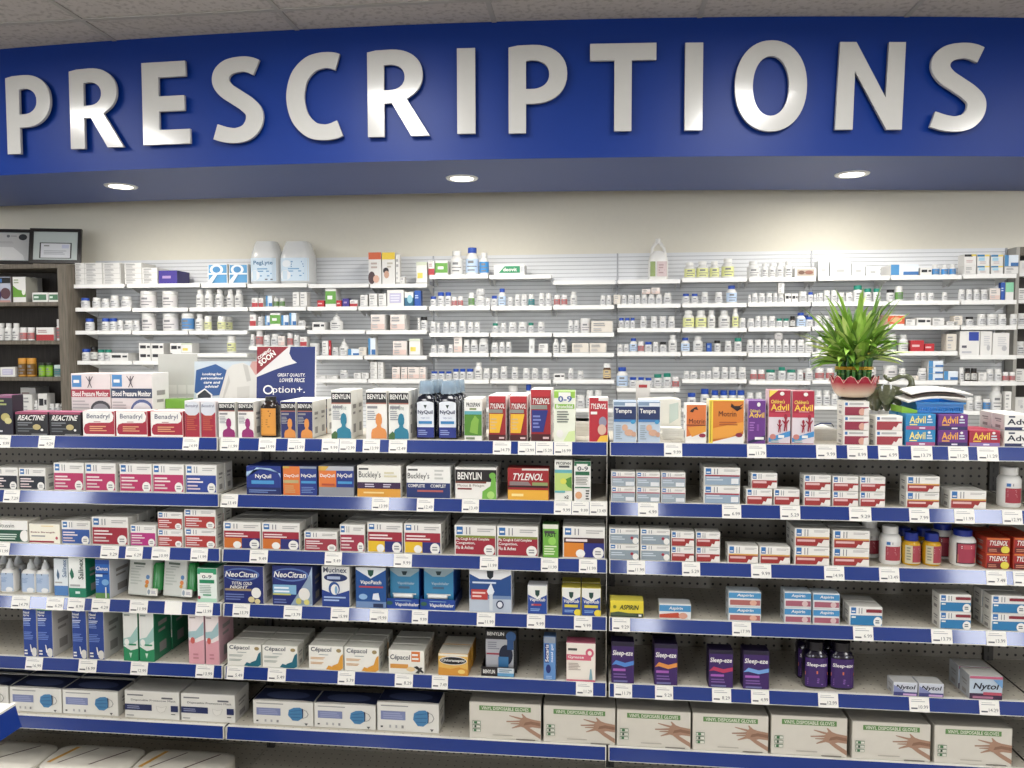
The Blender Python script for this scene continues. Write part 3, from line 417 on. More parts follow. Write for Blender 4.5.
# ------------------------------------------------------------------ room shell
BLUE = mat('#032c7a', .42, .02, spec=.25); CREAM = mat('#e4e0d2', .85, .02); WHITE = mat('#e6e5e1', .4, .02)
WY = 5.114; XL, XR, YF = -9.2, 6.2, -5.0
mb = MB(); mb.box(XL, XR, YF, WY+.1, -.1, 0, mat('#9a948a', .35, .08, scale=4)); struct('floor', mb)
mb = MB(); mb.box(XL, XR, YF, WY+.1, CEIL, CEIL+.1, tile_mat()); struct('ceiling', mb)
mb = MB(); mb.box(XL, XR, WY, WY+.1, 0, CEIL, CREAM); struct('wall_back', mb)
mb = MB(); mb.box(XL-.1, XL, YF, WY+.1, 0, CEIL, CREAM); struct('wall_left', mb)
mb = MB(); mb.box(XR, XR+.1, YF, WY+.1, 0, CEIL, CREAM); struct('wall_right', mb)
mb = MB(); mb.box(XL, XR, YF-.1, YF, 0, CEIL, CREAM); struct('wall_front', mb)
# tall shop-front windows behind the viewer: bright daylight
SKYL = emit_mat('#f4f8ff', 17)
for i, (x, ww) in enumerate(((-7.2, .9), (-2.7, .55), (.6, .35), (4.5, .75))):
    mb = MB(); z0, z1 = .9, 3.1
    mb.box(x-ww/2, x+ww/2, YF+.002, YF+.01, z0, z1, SKYL)
    for (a, b, c, d) in ((x-ww/2-.06, x-ww/2, z0-.06, z1+.06), (x+ww/2, x+ww/2+.06, z0-.06, z1+.06), (x-ww/2, x+ww/2, z0-.06, z0), (x-ww/2, x+ww/2, z1, z1+.06)): mb.box(a, b, YF+.002, YF+.05, c, d, mat('#4a4a4c', .4, .03))
    struct(f'window_{i+1}', mb)
GRID = mat('#aaa7a3', .5, .02)
mb = MB()
def bulk_y(x): return 3.948+.0607*x+.0212*x*x
def back_y(x): return min(WY-.02, 4.794+.0643*x+.0196*x*x)
for k in range(-3, 5):
    x = -.513+1.018*k; mb.box(x-.012, x+.012, YF, bulk_y(x)-.003, CEIL-.006, CEIL-.0005, GRID)
for y in (3.665, 3.665-1.018*.6, 3.665-2*.6108, 1.22, .61, 0, -.61, -1.22, -1.83, -2.44):
    mb.box(XL, XR, y-.012, y+.012, CEIL-.0065, CEIL-.001, GRID)
struct('trim_1', mb)

# curved blue bulkhead above the dispensary
SOF = CH+.94
mb = MB(); xs = [XL+.002+(XR-XL-.004)*i/60 for i in range(61)]
for a, b in zip(xs, xs[1:]):
    f0, f1, b0, b1 = bulk_y(a), bulk_y(b), back_y(a), back_y(b)
    mb.face([(a, f0, SOF), (b, f1, SOF), (b, f1, CEIL-.001), (a, f0, CEIL-.001)], BLUE)
    mb.face([(a, b0, SOF), (b, b1, SOF), (b, f1, SOF), (a, f0, SOF)], mat('#3c4f88', .5, .03))  # same blue paint, its colour lightened for light bounced up from the floor
    mb.face([(b, b1, SOF), (a, b0, SOF), (a, b0, CEIL-.001), (b, b1, CEIL-.001)], BLUE)
struct('trim_2', mb)

# recessed downlights in the soffit
GLOW = emit_mat('#fff6e6', 9)
DL = []
for i, (px, py) in enumerate(DOWN):
    p = atz(px, py, SOF); o = empty('recessed_downlight', (p.x, p.y, SOF)); DL.append(p)
    tag(o, ['left recessed downlight below the letter P and R', 'middle recessed downlight under the blue bulkhead', 'right recessed downlight under the letter N side'][i], 'ceiling light', 'downlights in the blue soffit')
    mb = MB(); n = 28
    for k in range(n):
        a, b = 2*math.pi*k/n, 2*math.pi*(k+1)/n
        for (r0, z0, r1, z1) in ((.092, 0, .088, -.006), (.088, -.006, .066, -.006), (.066, -.006, .064, .0)):
            mb.face([(r0*math.cos(a), r0*math.sin(a), z0), (r0*math.cos(b), r0*math.sin(b), z0), (r1*math.cos(b), r1*math.sin(b), z1), (r1*math.cos(a), r1*math.sin(a), z1)], mat('#dfe0e2', .3, .02))
    obj('trim_ring', mb, o)
    mb = MB(); mb.loft([(-.004, .065, .065), (-.002, .065, .065)], GLOW, 24); obj('lens', mb, o)
    dl = area('downlight_lamp', p.x, p.y, SOF-.012, .13, .13, 10, (1, .95, .86)); dl.data.shape = 'DISK'
for x in (-4.9, 3.5):   # unseen lamps added past both ends of the downlight row to brighten the wall
    dl = area('downlight_lamp', x, bulk_y(x)+.42, SOF-.012, .13, .13, 10, (1, .95, .86)); dl.data.shape = 'DISK'
# troffer housings for the ceiling lamps, the added row included
for i, (x, y, k) in enumerate(TROFFERS):
    mb = MB(); z1 = CEIL-.006
    for (a, b, c, d) in ((-.3, -.26, -.6, .6), (.26, .3, -.6, .6), (-.26, .26, -.6, -.56), (-.26, .26, .56, .6)): mb.box(x+a, x+b, y+c, y+d, z1-.05, z1, WHITE)
    o = obj('ceiling_troffer', mb); tag(o, 'white fluorescent troffer frame set in the shop ceiling grid', 'ceiling light', 'shop floor troffers')

# ------------------------------------------------------------------ PRESCRIPTIONS letters
def catmull(pts, n=10):
    P = [Vector(p) for p in pts]; P = [P[0]*2-P[1]]+P+[P[-1]*2-P[-2]]; out = []
    for i in range(1, len(P)-2):
        for k in range(n):
            t = k/n; a, b, c, d = P[i-1:i+3]
            out.append(.5*((2*b)+(-a+c)*t+(2*a-5*b+4*c-d)*t*t+(-a+3*b-3*c+d)*t**3))
    return out+[P[-2]]
def stroke(pts, hw):
    c = catmull([(x, y, 0) for x, y in pts]); L = []; R = []
    for i, p in enumerate(c):
        t = (c[min(i+1, len(c)-1)]-c[max(i-1, 0)]).normalized(); n = Vector((-t.y, t.x, 0))
        # vertical strokes are heavier than horizontal ones
        w = hw*(1+.18*abs(t.y)); L.append(p+n*w); R.append(p-n*w)
    return [[(p.x, p.y) for p in L+R[::-1]]]
def arc(cx, cy, rx, ry, a0, a1, n=18, p=2.2):
    o = []
    for i in range(n+1):
        a = math.radians(a0+(a1-a0)*i/n); c, s = math.cos(a), math.sin(a)
        o.append((cx+rx*math.copysign(abs(c)**(2/p), c), cy+ry*math.copysign(abs(s)**(2/p), s)))
    return o
GLY = {
 'I': [[(0, 0), (.2, 0), (.2, 1), (0, 1)]],
 'T': [[(0, 1), (.755, 1), (.755, .81), (.475, .81), (.475, 0), (.28, 0), (.28, .81), (0, .81)]],
 'E': [[(0, 0), (.56, 0), (.56, .175), (.195, .175), (.195, .405), (.5, .405), (.5, .585), (.195, .585), (.195, .82), (.52, .82), (.52, 1), (0, 1)]],
 'N': [[(0, 0), (.2, 0), (.215, .67), (.59, 0), (.765, 0), (.79, 1), (.6, 1), (.575, .36), (.225, 1), (.04, 1)]],
 'P': [[(0, 0), (.195, 0), (.195, .335), (.25, .335)]+arc(.27, .667, .39, .333, -90, 90)+[(.1, .995), (0, .975)], [(.195, .5), (.195, .82), (.25, .83)]+arc(.26, .665, .2, .165, 90, -90)],
 'R': [[(0, 0), (.19, 0), (.19, .385), (.28, .385), (.5, 0), (.71, 0), (.45, .43)]+arc(.27, .705, .365, .295, -48, 90)+[(.1, .995), (0, .975)], [(.19, .535), (.19, .825), (.25, .83)]+arc(.25, .683, .18, .148, 90, -90)],
 'O': [arc(.395, .5, .395, .5, 0, 360, 48, 2.15)[:-1], arc(.395, .5, .2, .33, 0, 360, 40, 2.1)[:-1]],
 'C': stroke([(.6, .885), (.52, .908), (.42, .91), (.29, .87), (.17, .75), (.115, .58), (.115, .42), (.17, .25), (.29, .125), (.42, .09), (.53, .098), (.62, .13)], .088),
 'S': stroke([(.525, .865), (.44, .9), (.34, .912), (.2, .885), (.115, .81), (.105, .71), (.17, .615), (.29, .53), (.41, .445), (.49, .35), (.485, .23), (.41, .13), (.29, .09), (.16, .1), (.03, .14)], .085),
}
LET = [('P', 6, 50, 74.5, 153), ('R', 69.4, 122, 67.7, 147.7), ('E', 142, 189, 61.5, 144), ('S', 212, 262.5, 56.4, 142.5), ('C', 286, 342, 52.3, 140), ('R', 367.3, 429, 49, 136),
       ('I', 457, 475, 47.9, 133.3), ('P', 508.5, 567, 44.4, 132.6), ('T', 590, 656, 43, 130.6), ('I', 685, 702.7, 42.4, 129.9), ('O', 735, 807, 40, 131), ('N', 836, 905, 41.7, 129.2), ('S', 931, 987, 42.4, 131.3)]
def bulk_hit(px, py, off):
    d = ray(px, py); Y = 3.9
    for _ in range(20): Y = bulk_y(d.x*Y/d.y)-off
    return Vector((d.x*Y/d.y, Y, d.z*Y/d.y+CH))
LW = mat('#bbbab7', .18, .02, coat=.3)
ORD = ['first', 'second', 'third', 'fourth', 'fifth', 'sixth', 'seventh', 'eighth', 'ninth', 'tenth', 'eleventh', 'twelfth', 'thirteenth', 'fourteenth', 'fifteenth', 'sixteenth', 'seventeenth', 'eighteenth', 'nineteenth', 'twentieth', 'twenty-first', 'twenty-second', 'twenty-third', 'twenty-fourth', 'twenty-fifth', 'twenty-sixth', 'twenty-seventh', 'twenty-eighth', 'twenty-ninth', 'thirtieth', 'thirty-first', 'thirty-second', 'thirty-third', 'thirty-fourth', 'thirty-fifth']
seen = {}
LDESC = ['letter P at the far left end', 'letter R after the first P', 'letter E', 'letter S after the E', 'letter C', 'letter R before the first I', 'letter I between R and P', 'letter P between I and T', 'letter T', 'letter I between T and O', 'letter O', 'letter N', 'letter S at the right end']
for i, (ch, x0, x1, yt, yb) in enumerate(LET):
    a = bulk_hit(x0, (yt+yb)/2, .04); b = bulk_hit(x1, (yt+yb)/2, .04); xm = (x0+x1)/2
    t = bulk_hit(xm, yt, .04); bt = bulk_hit(xm, yb, .04)
    cu = bpy.data.curves.new('glyph', 'CURVE'); cu.dimensions = '2D'; cu.fill_mode = 'BOTH'; cu.extrude = .008; cu.bevel_depth = .0006
    allp = [p for sp in GLY[ch] for p in sp]; gx0 = min(p[0] for p in allp); gx1 = max(p[0] for p in allp); gy0 = min(p[1] for p in allp); gy1 = max(p[1] for p in allp)
    Wd = (Vector((b.x, b.y))-Vector((a.x, a.y))).length; H = t.z-bt.z
    for sp in GLY[ch]:
        s = cu.splines.new('POLY'); s.points.add(len(sp)-1); s.use_cyclic_u = True
        for q, (x, y) in zip(s.points, sp): q.co = ((x-gx0)/(gx1-gx0)*Wd-Wd/2, (y-gy0)/(gy1-gy0)*H, 0, 1)
    tmp = bpy.data.objects.new('glyph', cu); COL.objects.link(tmp); bpy.context.view_layer.update()
    me = bpy.data.meshes.new_from_object(tmp.evaluated_get(bpy.context.evaluated_depsgraph_get()))
    bpy.data.objects.remove(tmp); bpy.data.curves.remove(cu)
    me.materials.clear(); me.materials.append(LW)
    me.transform(Matrix.Rotation(math.pi/2, 4, 'X'))
    o = bpy.data.objects.new('sign_letter', me); COL.objects.link(o)
    o.location = ((a.x+b.x)/2, (a.y+b.y)/2+.012, bt.z); o.rotation_euler = (0, 0, math.atan2(b.y-a.y, b.x-a.x))
    # stand-off pins fix the letter to the bulkhead
    cx = {'T': 0, 'I': 0}.get(ch, -Wd*.36 if ch in 'PREN' else 0)
    for hz in (.12, .9):
        yy = hz*H if ch not in 'OSC' else (.08 if hz < .5 else .92)*H
        pm = MB(); pm.tube([(cx, .005, yy), (cx, .035, yy)], .005, mat('#8a8a8a', .3, .02, 1), 6); obj('mounting_pin', pm, o)
    tag(o, 'white raised '+LDESC[i]+' on blue sign', 'sign letter', 'white letters of the sign')

# ------------------------------------------------------------------ front shelving (three bays)
D = 2.31; YB = 2.622; X0 = .0395; BW = 1.22
SZ = [CH-.2912, CH-.4710, CH-.6465, CH-.8223, CH-1.0259, CH-1.2249]
STRIP = mat('#0a2c76', .4, .03, spec=.2, coat=1); SHW = mat('#dcdad2', .4, .03)
PEG = dots_mat('#7c766c', '#151312', .0254, .0254, .0042, 'pegboard'); SHT = dots_mat('#c4beb0', '#857f72', .03, .03, .003, 'perforated_shelf', 'XY')
DK = mat('#3c3935', .5, .05); DARK = mat('#1a1817', .6, .05)
BAYS = [('left', X0-2*BW, X0-BW), ('middle', X0-BW, X0), ('right', X0, X0+BW)]
TL = .211   # strip tilt
for bi, (bn, xa, xb) in enumerate([('far left', X0-3*BW, X0-2*BW)]+BAYS+[('far right', X0+BW, X0+2*BW)]):
    root = empty('gondola_shelving', (xa, YB, 0)); root.location = ((xa+xb)/2, YB, 0)
    tag(root, {'left': 'left front shelving bay holding allergy cartons and mask boxes', 'middle': 'middle front shelving bay between the two upright seams', 'right': 'right front shelving bay holding red-and-white tablet cartons',
               'far left': 'outermost left front shelving bay, cut by the picture edge', 'far right': 'outermost right front shelving bay, cut by the picture edge'}[bn], 'store shelving', 'front shelving bays')
    hw = (xb-xa)/2
    mb = MB(); mb.box(-hw+.001, hw-.001, 0, .02, .1, SZ[0]-.024, PEG); obj('back_panel', mb, root)
    mb = MB(); mb.box(-hw-.014 if bi == 0 else -hw+.0005, -hw+.028, -.012, 0, .02, SZ[0]-.026, DK)
    for k in range(44): mb.box(-hw+.010, -hw+.014, -.0128, -.012, .06+k*.028, .06+k*.028+.016, DARK)
    obj('upright', mb, root)
    mb = MB(); mb.box(-hw+.001, hw-.001, -.36, 0, .0, .16, mat('#5a554c', .6, .05)); mb.box(-hw+.001, hw-.001, -.36, 0, .16, .165, SHT); obj('base_deck', mb, root)
    for ti, z in enumerate(SZ):
        mb = MB(); g = .0035
        mb.box(-hw+g, hw-g, D-YB+.002, -.0005, z-.022, z, DK, top=SHT); mb.box(-hw+g, hw-g, D-YB, D-YB+.012, z-.004, z+.0002, SHW)
        # side brackets
        for sx in (-1, 1):
            x = sx*(hw-.006); mb.box(x-.0015, x+.0015, D-YB+.06, -.0005, z-.045, z-.022, DK)
        sh = obj('shelf', mb, root)
        mb = MB(); y0 = D-YB-.001; dz = .0405; dy = -dz*math.tan(TL)
        def st(u0, u1, v0, v1, off, m):
            pts = [(u0, y0+dy*v0-off, z+.0012-dz*v0), (u0, y0+dy*v1-off, z+.0012-dz*v1), (u1, y0+dy*v1-off, z+.0012-dz*v1), (u1, y0+dy*v0-off, z+.0012-dz*v0)]
            mb.face(pts, m)
        st(-hw+g, hw-g, 0, 1, 0, SHW)
        mb.box(-hw+g, hw-g, y0+dy, y0+dy+.004, z+.0012-dz, z+.0024-dz, SHW)
        mb.box(-hw+g, -hw+g+.002, y0+dy, y0+.001, z+.0012-dz, z+.0012, SHW); mb.box(hw-g-.002, hw-g, y0+dy, y0+.001, z+.0012-dz, z+.0012, SHW)
        obj('price_rail', mb, sh)
        mb = MB(); st(-hw+g+.003, hw-g-.003, .03, .95, .0006, STRIP); obj('blue_strip', mb, sh)

# price tags --------------------------------------------------------------
def strip_x(px, ti):
    # x of the strip at the tag's mid height
    best = at(px, 500, D-.005)
    for _ in range(4):
        z = SZ[ti]-.027; d = z-CH
        # project (x, D, z) and read its row
        lo = best.x; v = Vector((lo, D-.005, d)); py = 384-FPX*v.dot(CU)/v.dot(_F); best = at(px, py, D-.005)
    return best.x
TAGS = [
 [(-4, 11, '9.99'), (39, 55, '9.29'), (183, 199, '14.99'), (221, 239, '11.99'), (259, 276, '13.99'), (288, 305, '15.99'), (322, 339, '9.99'), (339.6, 356, '12.99'), (363, 380, '13.99'), (389, 407, '12.49'), (493, 511, '14.79'), (518, 535.3, '13.99'), (535.8, 553, '15.29'), (554, 572, '16.99'),
  (664, 682, '9.99'), (747, 766, '11.79'), (816, 836, '9.99'), (847, 867, '8.99'), (878, 898, '6.99'), (911, 932, '13.79'), (948, 968, '11.29'), (977, 998, '11.29')],
 [(4, 20, '7.29'), (221, 238, '13.49'), (372, 389, '13.99'), (417, 434, '12.49'), (462, 479, '13.49'), (554, 571.3, '9.99'), (571.8, 589, '9.99'), (589.5, 607, '13.49'), (638, 658, '4.99'), (722, 741, '6.99'), (780, 800, '5.29'), (849, 871, '9.29'), (909, 929, '7.99'), (954, 974, '11.99'), (1002, 1022, '12.99')],
 [(-6, 10, '11.99'), (101, 119, '9.29'), (126, 143, '6.29'), (152, 170, '10.99'), (191, 208, '11.99'), (250, 268, '9.49'), (325, 342, '9.49'), (394, 412, '9.99'), (480, 498, '11.99'), (541, 558, '11.99'), (579, 597, '11.99'), (627, 645, '11.99'), (682, 700, '5.29'), (751, 771, '9.99'), (824, 844, '14.99'), (879, 899, '13.49'), (986, 1006, '7.49'), (1013, 1033, '7.49')],
 [(12, 30, '14.79'), (47, 64, '6.29'), (68, 85, '8.99'), (92, 110, '4.29'), (130, 148, '11.99'), (165, 182, ''), (196, 213, '13.99'), (233, 250, '13.79'), (284, 302, '13.79'), (331, 349, '15.99'), (370, 388, '19.99'), (412, 428, '9.99'), (477, 495, '11.99'), (527, 545, '9.99'), (574, 592, '9.99'), (612, 630, '9.29'), (732, 751, '17.99'), (853, 873, '6.99'), (931, 952, '13.79'), (986, 1006, '13.99')],
 [(26, 43, '16.99'), (79, 97, '16.99'), (131, 148, '12.99'), (196, 214, '13.99'), (227, 244, '5.49'), (268, 286, '5.49'), (338, 355, '5.79'), (395, 413, '8.29'), (432, 448, '7.49'), (576, 593, '11.29'), (614, 632, '11.79'), (655, 673, '9.29'), (712, 731, '8.29'), (751, 769, '4.99'), (818, 838, '12.99'), (909, 929, '10.99'), (979, 999, '14.29')]]
TN = ['top', 'second', 'third', 'fourth', 'fifth', 'sixth']
PAPER = mat('#e4e2db', .35, .03)
def bay_of(x): return 'left' if x < X0-BW else 'middle' if x < X0 else 'right'
for ti, row in enumerate(TAGS):
    cnt = {}; 
    for (a, b, price) in row:
        xa, xb = strip_x(a, ti), strip_x(b, ti); bn = bay_of((xa+xb)/2); cnt[bn] = cnt.get(bn, 0)+1
        mb = MB(); wd = xb-xa
        def mp(u, v, d):  # v up the tag, local to its centre
            vv = 1.0-.97*v; return (-wd/2+wd*u, -.0405*math.tan(TL)*(vv-.5)-d, -.0405*(vv-.5))
        mb.face([mp(0, 0, .0016), mp(1, 0, .0016), mp(1, 1, .0016), mp(0, 1, .0016)], PAPER)
        mb.face([mp(0, 0, .0010), mp(0, 1, .0010), mp(1, 1, .0010), mp(1, 0, .0010)], PAPER)
        for (p, q) in (((0, 0), (1, 0)), ((1, 0), (1, 1)), ((1, 1), (0, 1)), ((0, 1), (0, 0))):
            mb.face([mp(*p, .0010), mp(*q, .0010), mp(*q, .0016), mp(*p, .0016)], PAPER)
        if price:
            G = mat('#a09ea2', .5, .02); K = mat('#56555c', .5, .02)
            draw(mb, [('l', .1, .7, .95, .75, 1, G), ('l', .12, .84, .8, .87, 1, G), ('r', .08, .2, .4, .3, K), ('t', price, .52 if len(price) < 5 else .46, .24, .93, .48, K, 0, 0)], lambda u, v, d: mp(u, v, .0016+d), step=.0002)
        z = SZ[ti]+.0012-.0405*.5
        o = obj('price_tag', mb, loc=((xa+xb)/2, D-.001-.0405*math.tan(TL)*.5, z))
        if price: tag(o, f'white price tag reading {price}, {ORD[cnt[bn]-1]} from left on {bn} bay {TN[ti]} blue strip', 'price tag', 'price tags on the blue strips')
        else: tag(o, f'blank white price tag on {bn} bay {TN[ti]} blue strip', 'price tag', 'price tags on the blue strips')

# ------------------------------------------------------------------ products on the front shelves
K = 4.6545; XO = {'1': 0, '2': 200, '3': 400, '4': 600, '5': 804}; YO = {'A': 340, 'B': 490, 'C': 603}
# (shelf, crop, design, x-pairs, top, stack, deep, setback)
FP = [
 (0, '1A', 'tallblack', [(-25, 60)], 255, 1, 1, .0), (0, '1A', 'reactine', [(70, 225), (228, 378)], 333, 1, 1, 0), (0, '1A', 'benadryl', [(384, 536), (539, 688), (700, 854)], 327, 1, 1, 0),
 (0, '1A', 'benadrylt', [(859, 931), (934, 1005)], 281, 1, 2, 0),
 (0, '2A', 'benm', [(85, 165), (175, 252)], 283, 1, 2, 0), (0, '2A', 'benn', [(374, 447), (451, 526)], 283, 1, 3, 0), (0, '2A', 'benb', [(610, 706), (877, 974)], 232, 1, 2, 0), (0, '2A', 'beno', [(771, 871)], 232, 1, 2, 0),
 (0, '3A', 'greenleaf', [(298, 383)], 270, 1, 2, 0), (0, '3A', 'tyl1', [(411, 495), (509, 594)], 258, 1, 3, 0), (0, '3A', 'tyl2', [(607, 705)], 228, 1, 2, 0), (0, '3A', 'kids9', [(715, 817)], 235, 1, 1, 0), (0, '3A', 'tylkids', [(878, 970)], 265, 1, 1, 0),
 (0, '4A', 'tempra', [(62, 170), (176, 281)], 283, 1, 1, 0), (0, '4A', 'motrin1', [(397, 497)], 295, 1, 1, 0), (0, '4A', 'motrin2', [(505, 671)], 276, 1, 1, 0), (0, '4A', 'advilp', [(687, 772)], 278, 1, 1, 0), (0, '4A', 'advr1', [(783, 888)], 230, 1, 1, 0), (0, '4A', 'advr2', [(892, 999)], 234, 1, 1, 0),
 (0, '5A', 'hstack', [(183, 305)], 285, 3, 1, 0), (0, '5A', 'hstack2', [(332, 461)], 352, 2, 1, 0), (0, '5A', 'advblue', [(473, 614)], 343, 2, 2, 0), (0, '5A', 'advpur', [(624, 765)], 345, 2, 2, 0), (0, '5A', 'advred', [(768, 915)], 420, 1, 2, 0), (0, '5A', 'advwhite', [(932, 1062)], 345, 2, 2, 0),
 (1, '1A', 'hblack', [(-40, 84), (88, 213)], 592, 1, 2, 0), (1, '1A', 'hpink', [(249, 392), (396, 540), (556, 708), (710, 858)], 570, 1, 2, 0), (1, '1A', 'hblue', [(863, 1010)], 580, 1, 2, 0),
 (1, '2A', 'nyquil', [(215, 378)], 585, 1, 2, 0), (1, '2A', 'dn1', [(385, 546)], 585, 1, 2, 0), (1, '2A', 'dn2', [(551, 718)], 585, 1, 2, 0), (1, '2A', 'buck1', [(731, 936)], 583, 1, 2, 0), (1, '3A', 'buck2', [(29, 236)], 587, 1, 2, 0), (1, '3A', 'benmuc', [(256, 451)], 592, 1, 2, 0), (1, '3A', 'tylbox', [(500, 693)], 595, 1, 1, 0), (1, '3A', 'prosp', [(718, 803)], 556, 1, 1, 0), (1, '3A', 'kids9b', [(809, 889)], 562, 1, 1, 0),
 (1, '4A', 'hgrey', [(51, 165), (168, 281), (284, 399)], 612, 2, 1, 0), (1, '4A', 'hgreyw', [(482, 653)], 593, 2, 2, 0), (1, '4A', 'hrt', [(680, 803), (808, 930)], 692, 1, 1, 0), (1, '4A', 'hrt', [(948, 1075)], 628, 2, 1, 0), (1, '5A', 'hrt', [(132, 255), (259, 379)], 634, 2, 1, 0), (1, '5A', 'hrt2', [(475, 632)], 634, 2, 1, 0), (1, '5A', 'hrt2', [(678, 850)], 700, 1, 2, 0),
 (2, '1B', 'robi', [(-50, 130)], 140, 1, 1, 0), (2, '1B', 'extra', [(135, 280)], 157, 1, 2, 0), (2, '1B', 'hblue2', [(286, 421)], 142, 1, 2, 0), (2, '1B', 'hred', [(427, 598)], 125, 1, 3, 0), (2, '1B', 'hmag', [(606, 727)], 162, 1, 1, 0), (2, '1B', 'hredlow', [(733, 851)], 102, 2, 2, 0), (2, '1B', 'hredlow', [(858, 1006)], 89, 2, 2, 0),
 (2, '2B', 'hflu', [(108, 284), (288, 465)], 148, 1, 3, 0), (2, '2B', 'hred2', [(484, 640)], 192, 1, 1, 0), (2, '2B', 'hred3', [(650, 768)], 160, 1, 3, 0), (2, '2B', 'hday', [(778, 944), (949, 1123)], 151, 1, 3, 0), (2, '3B', 'hcomp', [(253, 448), (451, 645)], 163, 1, 3, 0), (2, '3B', 'green1', [(663, 739)], 157, 1, 1, 0), (2, '3B', 'hnight', [(757, 955)], 170, 1, 2, 0),
 (2, '4B', 'hgreyd', [(42, 183), (187, 327)], 178, 2, 1, 0), (2, '4B', 'hrt', [(330, 440), (445, 560)], 192, 2, 1, 0), (2, '4B', 'hrt2', [(594, 738), (742, 886)], 258, 1, 1, 0), (2, '4B', 'hrt2', [(905, 1070)], 178, 2, 2, 0), (2, '5B', 'hrt2', [(133, 306)], 188, 2, 2, 0), 
 (3, '1B', 'salin1', [(250, 318)], 318, 1, 1, .012), (3, '1B', 'salin2', [(318, 400)], 313, 1, 2, 0), (3, '1B', 'flon', [(443, 512)], 322, 1, 1, 0), (3, '1B', 'kids9g', [(918, 1010)], 362, 1, 2, 0),
 (3, '2B', 'neo1', [(110, 297)], 351, 1, 2, 0), (3, '2B', 'neo2', [(336, 525)], 351, 1, 2, 0), (3, '2B', 'mucin', [(566, 698)], 353, 1, 2, 0), (3, '2B', 'vapop', [(723, 868)], 357, 1, 2, 0), (3, '3B', 'vapor', [(321, 520)], 370, 1, 1, 0), (3, '3B', 'vrub1', [(593, 686)], 443, 1, 1, 0), (3, '3B', 'vrub2', [(752, 842), (844, 936)], 452, 1, 2, 0),
 (3, '4B', 'aspy', [(46, 204)], 513, 1, 1, 0), (3, '4B', 'aspb', [(274, 425)], 528, 1, 1, 0), (3, '4B', 'aspbo', [(597, 751)], 472, 2, 1, 0), (3, '4B', 'aspbr', [(857, 985)], 473, 2, 1, 0), (3, '5B', 'aspbr', [(41, 168)], 480, 2, 1, 0), (3, '5B', 'hcy', [(210, 366)], 542, 1, 2, 0), (3, '5B', 'hcy', [(630, 780)], 487, 2, 1, 0), (3, '5B', 'hcy', [(870, 1035)], 492, 2, 2, 0),
 (4, '1C', 'rin1', [(107, 172), (335, 404), (411, 485)], 15, 1, 1, 0), (4, '1C', 'rin2', [(174, 246)], 15, 1, 1, 0), (4, '1C', 'hydg', [(572, 643), (646, 718)], 20, 1, 2, 0), (4, '1C', 'hydp', [(876, 951), (955, 1020)], 30, 1, 1, 0),
 (4, '2C', 'cepb', [(126, 286), (289, 455)], 190, 1, 3, 0), (4, '2C', 'cepo', [(505, 668), (671, 834)], 198, 1, 3, 0), (4, '2C', 'cepx', [(877, 1045)], 218, 1, 3, 0), (4, '3C', 'chlor', [(177, 318)], 234, 1, 2, 0), (4, '3C', 'nasal', [(667, 726)], 155, 1, 1, 0), (4, '3C', 'gynia', [(773, 911)], 185, 1, 1, 0),
 (4, '4C', 'slb', [(52, 160)], 180, 1, 1, 0), (4, '4C', 'slo', [(252, 362)], 190, 1, 2, 0), (4, '4C', 'slr', [(505, 621)], 218, 1, 1, 0), (4, '4C', 'sls', [(665, 789)], 222, 1, 1, 0), (4, '5C', 'nyt1', [(415, 530), (533, 652)], 368, 1, 1, 0), (4, '5C', 'nyt2', [(768, 926)], 338, 1, 2, 0),
 (5, '1C', 'mask1', [(-200, 40), (45, 287), (291, 550)], 382, 1, 2, .022), (5, '1C', 'mask2', [(580, 835), (842, 1095)], 410, 1, 1, .018), (5, '2C', 'mask1', [(246, 528), (531, 818)], 456, 1, 1, .022), (5, '2C', 'mask1', [(824, 1113)], 464, 1, 1, .022),
 (5, '3C', 'glove', [(322, 657), (667, 1003)], 465, 1, 1, .008), (5, '4C', 'glove', [(77, 423), (430, 785)], 500, 1, 1, .008), (5, '4C', 'glove', [(795, 1152)], 527, 1, 1, .008), (5, '5C', 'glove', [(222, 590), (605, 970)], 556, 1, 1, .008),
]
placed = []
for (ti, cr, k, xs_, cyt, stack, deep, setb) in FP:
    x0c, y0c = XO[cr[0]], YO[cr[1]]
    y = D+.002+setb
    for (a, b) in xs_:
        pxa, pxb = x0c+a/K, x0c+b/K; pyt = y0c+cyt/K
        # rows differ slightly along a run: the row is anchored to the shelf line
        zt = at((x0c+(xs_[0][0]+xs_[0][1])/2/K), pyt, y).z
        if ti: zt = min(zt, SZ[ti-1]-.026)
        h = (zt-SZ[ti]-.0015)/stack
        v = Vector(((at((pxa+pxb)/2, pyt, y)).x, y, (zt+SZ[ti])/2-CH)); pym = 384-FPX*v.dot(CU)/v.dot(_F)
        xa, xb = at(pxa, pym, y).x+.0006, at(pxb, pym, y).x-.0006
        placed.append((ti, k, (xa+xb)/2, xb-xa, y, h, stack, deep))
groups = {}
for p in placed: groups.setdefault((p[0], p[1], bay_of(p[2])), []).append(p)
def which(i, n):
    if n == 1: return ''
    if n == 2: return (', left one', ', right one')[i]
    return ', leftmost' if i == 0 else ', rightmost' if i == n-1 else f', {ORD[i]} from left'
ZTOP = {}
